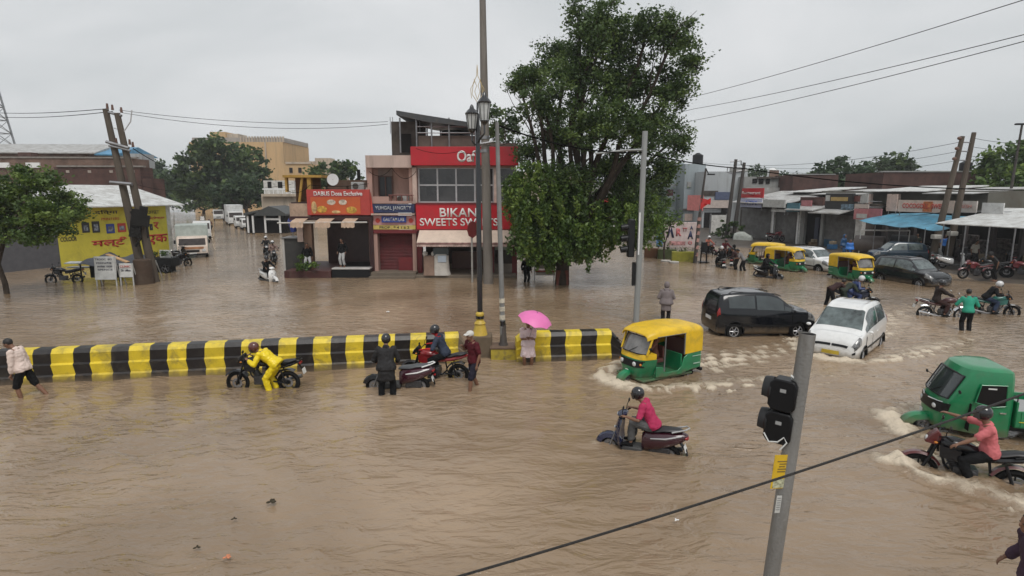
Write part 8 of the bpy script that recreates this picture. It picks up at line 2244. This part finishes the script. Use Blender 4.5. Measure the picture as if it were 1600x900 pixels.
for n_, (x, y, z, rx, ry, rz) in enumerate(LL):
    src = A_ if x < .3 else B_
    mid = Vector((x * .55, y * .5, (src.z + z) * .5))
    branches(b, src, mid, .17, .12, .06); pts = branches(b, mid, (x, y, z), .12, .05, .06)
    for _ in range(6):
        qq = pts[random.randint(2, 6)]; branches(b, qq, (x + random.uniform(-rx, rx) * .95, y + random.uniform(-ry, ry) * .95, z + random.uniform(-rz, rz) * .95), .035, .010, .12, 4)
b.build('trunk', bark, bt)
Pn, Tn = clumps(LL, 36, .40, 60, .2); leaf_mesh('crown', Pn, None, .102, leaf_mat('leaves_big_tree', (.024, .050, .014), (.062, .108, .027), (.150, .215, .050)), bt, Tn * .95, .2)
# hanging sprays low on the left
sp, tn = [], []
for (px, py, wx_, hy_, nn) in ((835, 290, 42, 45, 120), (850, 345, 46, 36, 130), (895, 330, 44, 45, 110), (880, 375, 60, 20, 90), (825, 335, 28, 35, 60), (930, 350, 36, 28, 60), (975, 335, 40, 36, 60), (1010, 330, 26, 34, 40), (832, 372, 36, 22, 60), (862, 378, 26, 14, 26), (912, 368, 26, 20, 40), (805, 300, 20, 40, 36)):
    for _ in range(nn):
        cx, cy = px + random.uniform(-1, 1) * wx_, py + random.uniform(-1, 1) * hy_
        c0 = D(cx, cy, YT_ + random.uniform(-2.6, 1.5)) - g
        if ((cx - px) / wx_) ** 2 + ((cy - py) / hy_) ** 2 > 1: continue
        L_ = random.uniform(.6, 1.3); m_ = random.randint(50, 80)
        u = NR.uniform(0, 1, (m_, 1)); w_ = .15 * (1 - u * .65)
        drift = random.uniform(-.25, .25)
        sp.append(np.array([c0.x, c0.y, c0.z]) + np.concatenate([NR.normal(size=(m_, 1)) * w_ + drift * u, NR.normal(size=(m_, 1)) * w_, -u * L_], 1)); tn.append(np.full(m_, random.uniform(.05, .95)) + NR.normal(size=m_) * .1 - .15 * u[:, 0] * 0)
leaf_mesh('hanging_spray', np.concatenate(sp), None, .105, leaf_lime, bt, np.concatenate(tn), .9, 1.9)
b = MB(); b.box((0, 0, .28), (.66, .66, 1.05)); b.build('brick_planter', brick_mat('planter_brick', (.20, .05, .03), (.16, .04, .03), (.12, .08, .06), 8), bt, bevel=.02)
far_tree('bright green young tree standing just right of the big tree', 1040, 380, 42, [(1030, 335, 18, 22), (1048, 345, 16, 20), (1018, 355, 18, 18), (1040, 318, 10, 14)], leaf_lime, leaf=.17, per=16, cr_=.42, leaves=32, tr=.09, group='trees by the road')
far_tree('dark tree crown rising behind the sweet shop roof at the lamp', 790, 380, 44, [(790, 185, 24, 20), (775, 210, 16, 22), (800, 215, 22, 26), (768, 178, 12, 10)], leaf_dark, leaf=.20, per=16, cr_=.5, leaves=26, tr=.16, group='trees by the road')
# left roadside tree
random.seed(9)
g = G(11, 459); YL2 = g.y
L = lobes_px([(20, 300, 45, 30), (60, 285, 40, 24), (-20, 310, 40, 34), (95, 315, 34, 24), (60, 330, 46, 28), (10, 345, 50, 30), (110, 338, 28, 20), (85, 360, 30, 18), (-30, 350, 36, 28), (40, 270, 26, 12), (50, 370, 40, 16), (130, 318, 14, 14)], YL2, 1.5)
lt = thing('tree', 'small leafy tree with a thin bent trunk at the left edge', 'tree', (g.x, g.y, 0))
LL = [(x - g.x, y - g.y, z, a, c, d) for x, y, z, a, c, d in L]
b = MB(); tp = D(6, 375, YL2) - g; b.tube([(0, 0, -.3), (-.02, 0, .5), (-.22, 0, 1.5), tp], [.13, .12, .10, .10], 10)
for (x, y, z, rx, ry, rz) in LL:
    pts = branches(b, tp, (x, y, z), .07, .02, .08)
    for _ in range(4): branches(b, pts[random.randint(2, 5)], (x + random.uniform(-rx, rx), y + random.uniform(-ry, ry), z + random.uniform(-rz, rz)), .02, .006, .1, 4)
b.build('trunk', bark, lt)
Pn, Tn = clumps(LL, 34, .30, 60, .2); leaf_mesh('crown', Pn, None, .10, leaf_mid, lt, Tn, .1)

pieces({'mudguard', 'canopy_frame', 'stripe', 'white_band', 'loose_wire', 'bracket', 'sweet_tray', 'insulator', 'front_fork', 'rib', 'post', 'pole', 'canopy_post', 'side_trim', 'windscreen_pillar', 'rebar', 'crossarm', 'leg', 'side_stripe', 'goods_rack', 'step', 'foot_band', 'pole_band', 'clamp', 'photo', 'bed_stripe', 'seat', 'roof_parapet', 'signboard_trim'})
# ================================================================== thin haze of rain
b = MB(); b.span((-150, -8, -1.5), (150, 215, 60))
hz = b.build('haze', [], None, smooth=False); hz.data.materials.clear()
hm = bpy.data.materials.new('haze'); hm.use_nodes = True; hn = hm.node_tree
hn.nodes.remove(hn.nodes['Principled BSDF'])
pv = hn.nodes.new('ShaderNodeVolumePrincipled'); pv.inputs['Density'].default_value = .0006; pv.inputs['Color'].default_value = (.93, .95, .97, 1); pv.inputs['Anisotropy'].default_value = .3
hn.links.new(pv.outputs[0], hn.nodes['Material Output'].inputs['Volume'])
hz.data.materials.append(hm); tag(hz, kind='stuff')
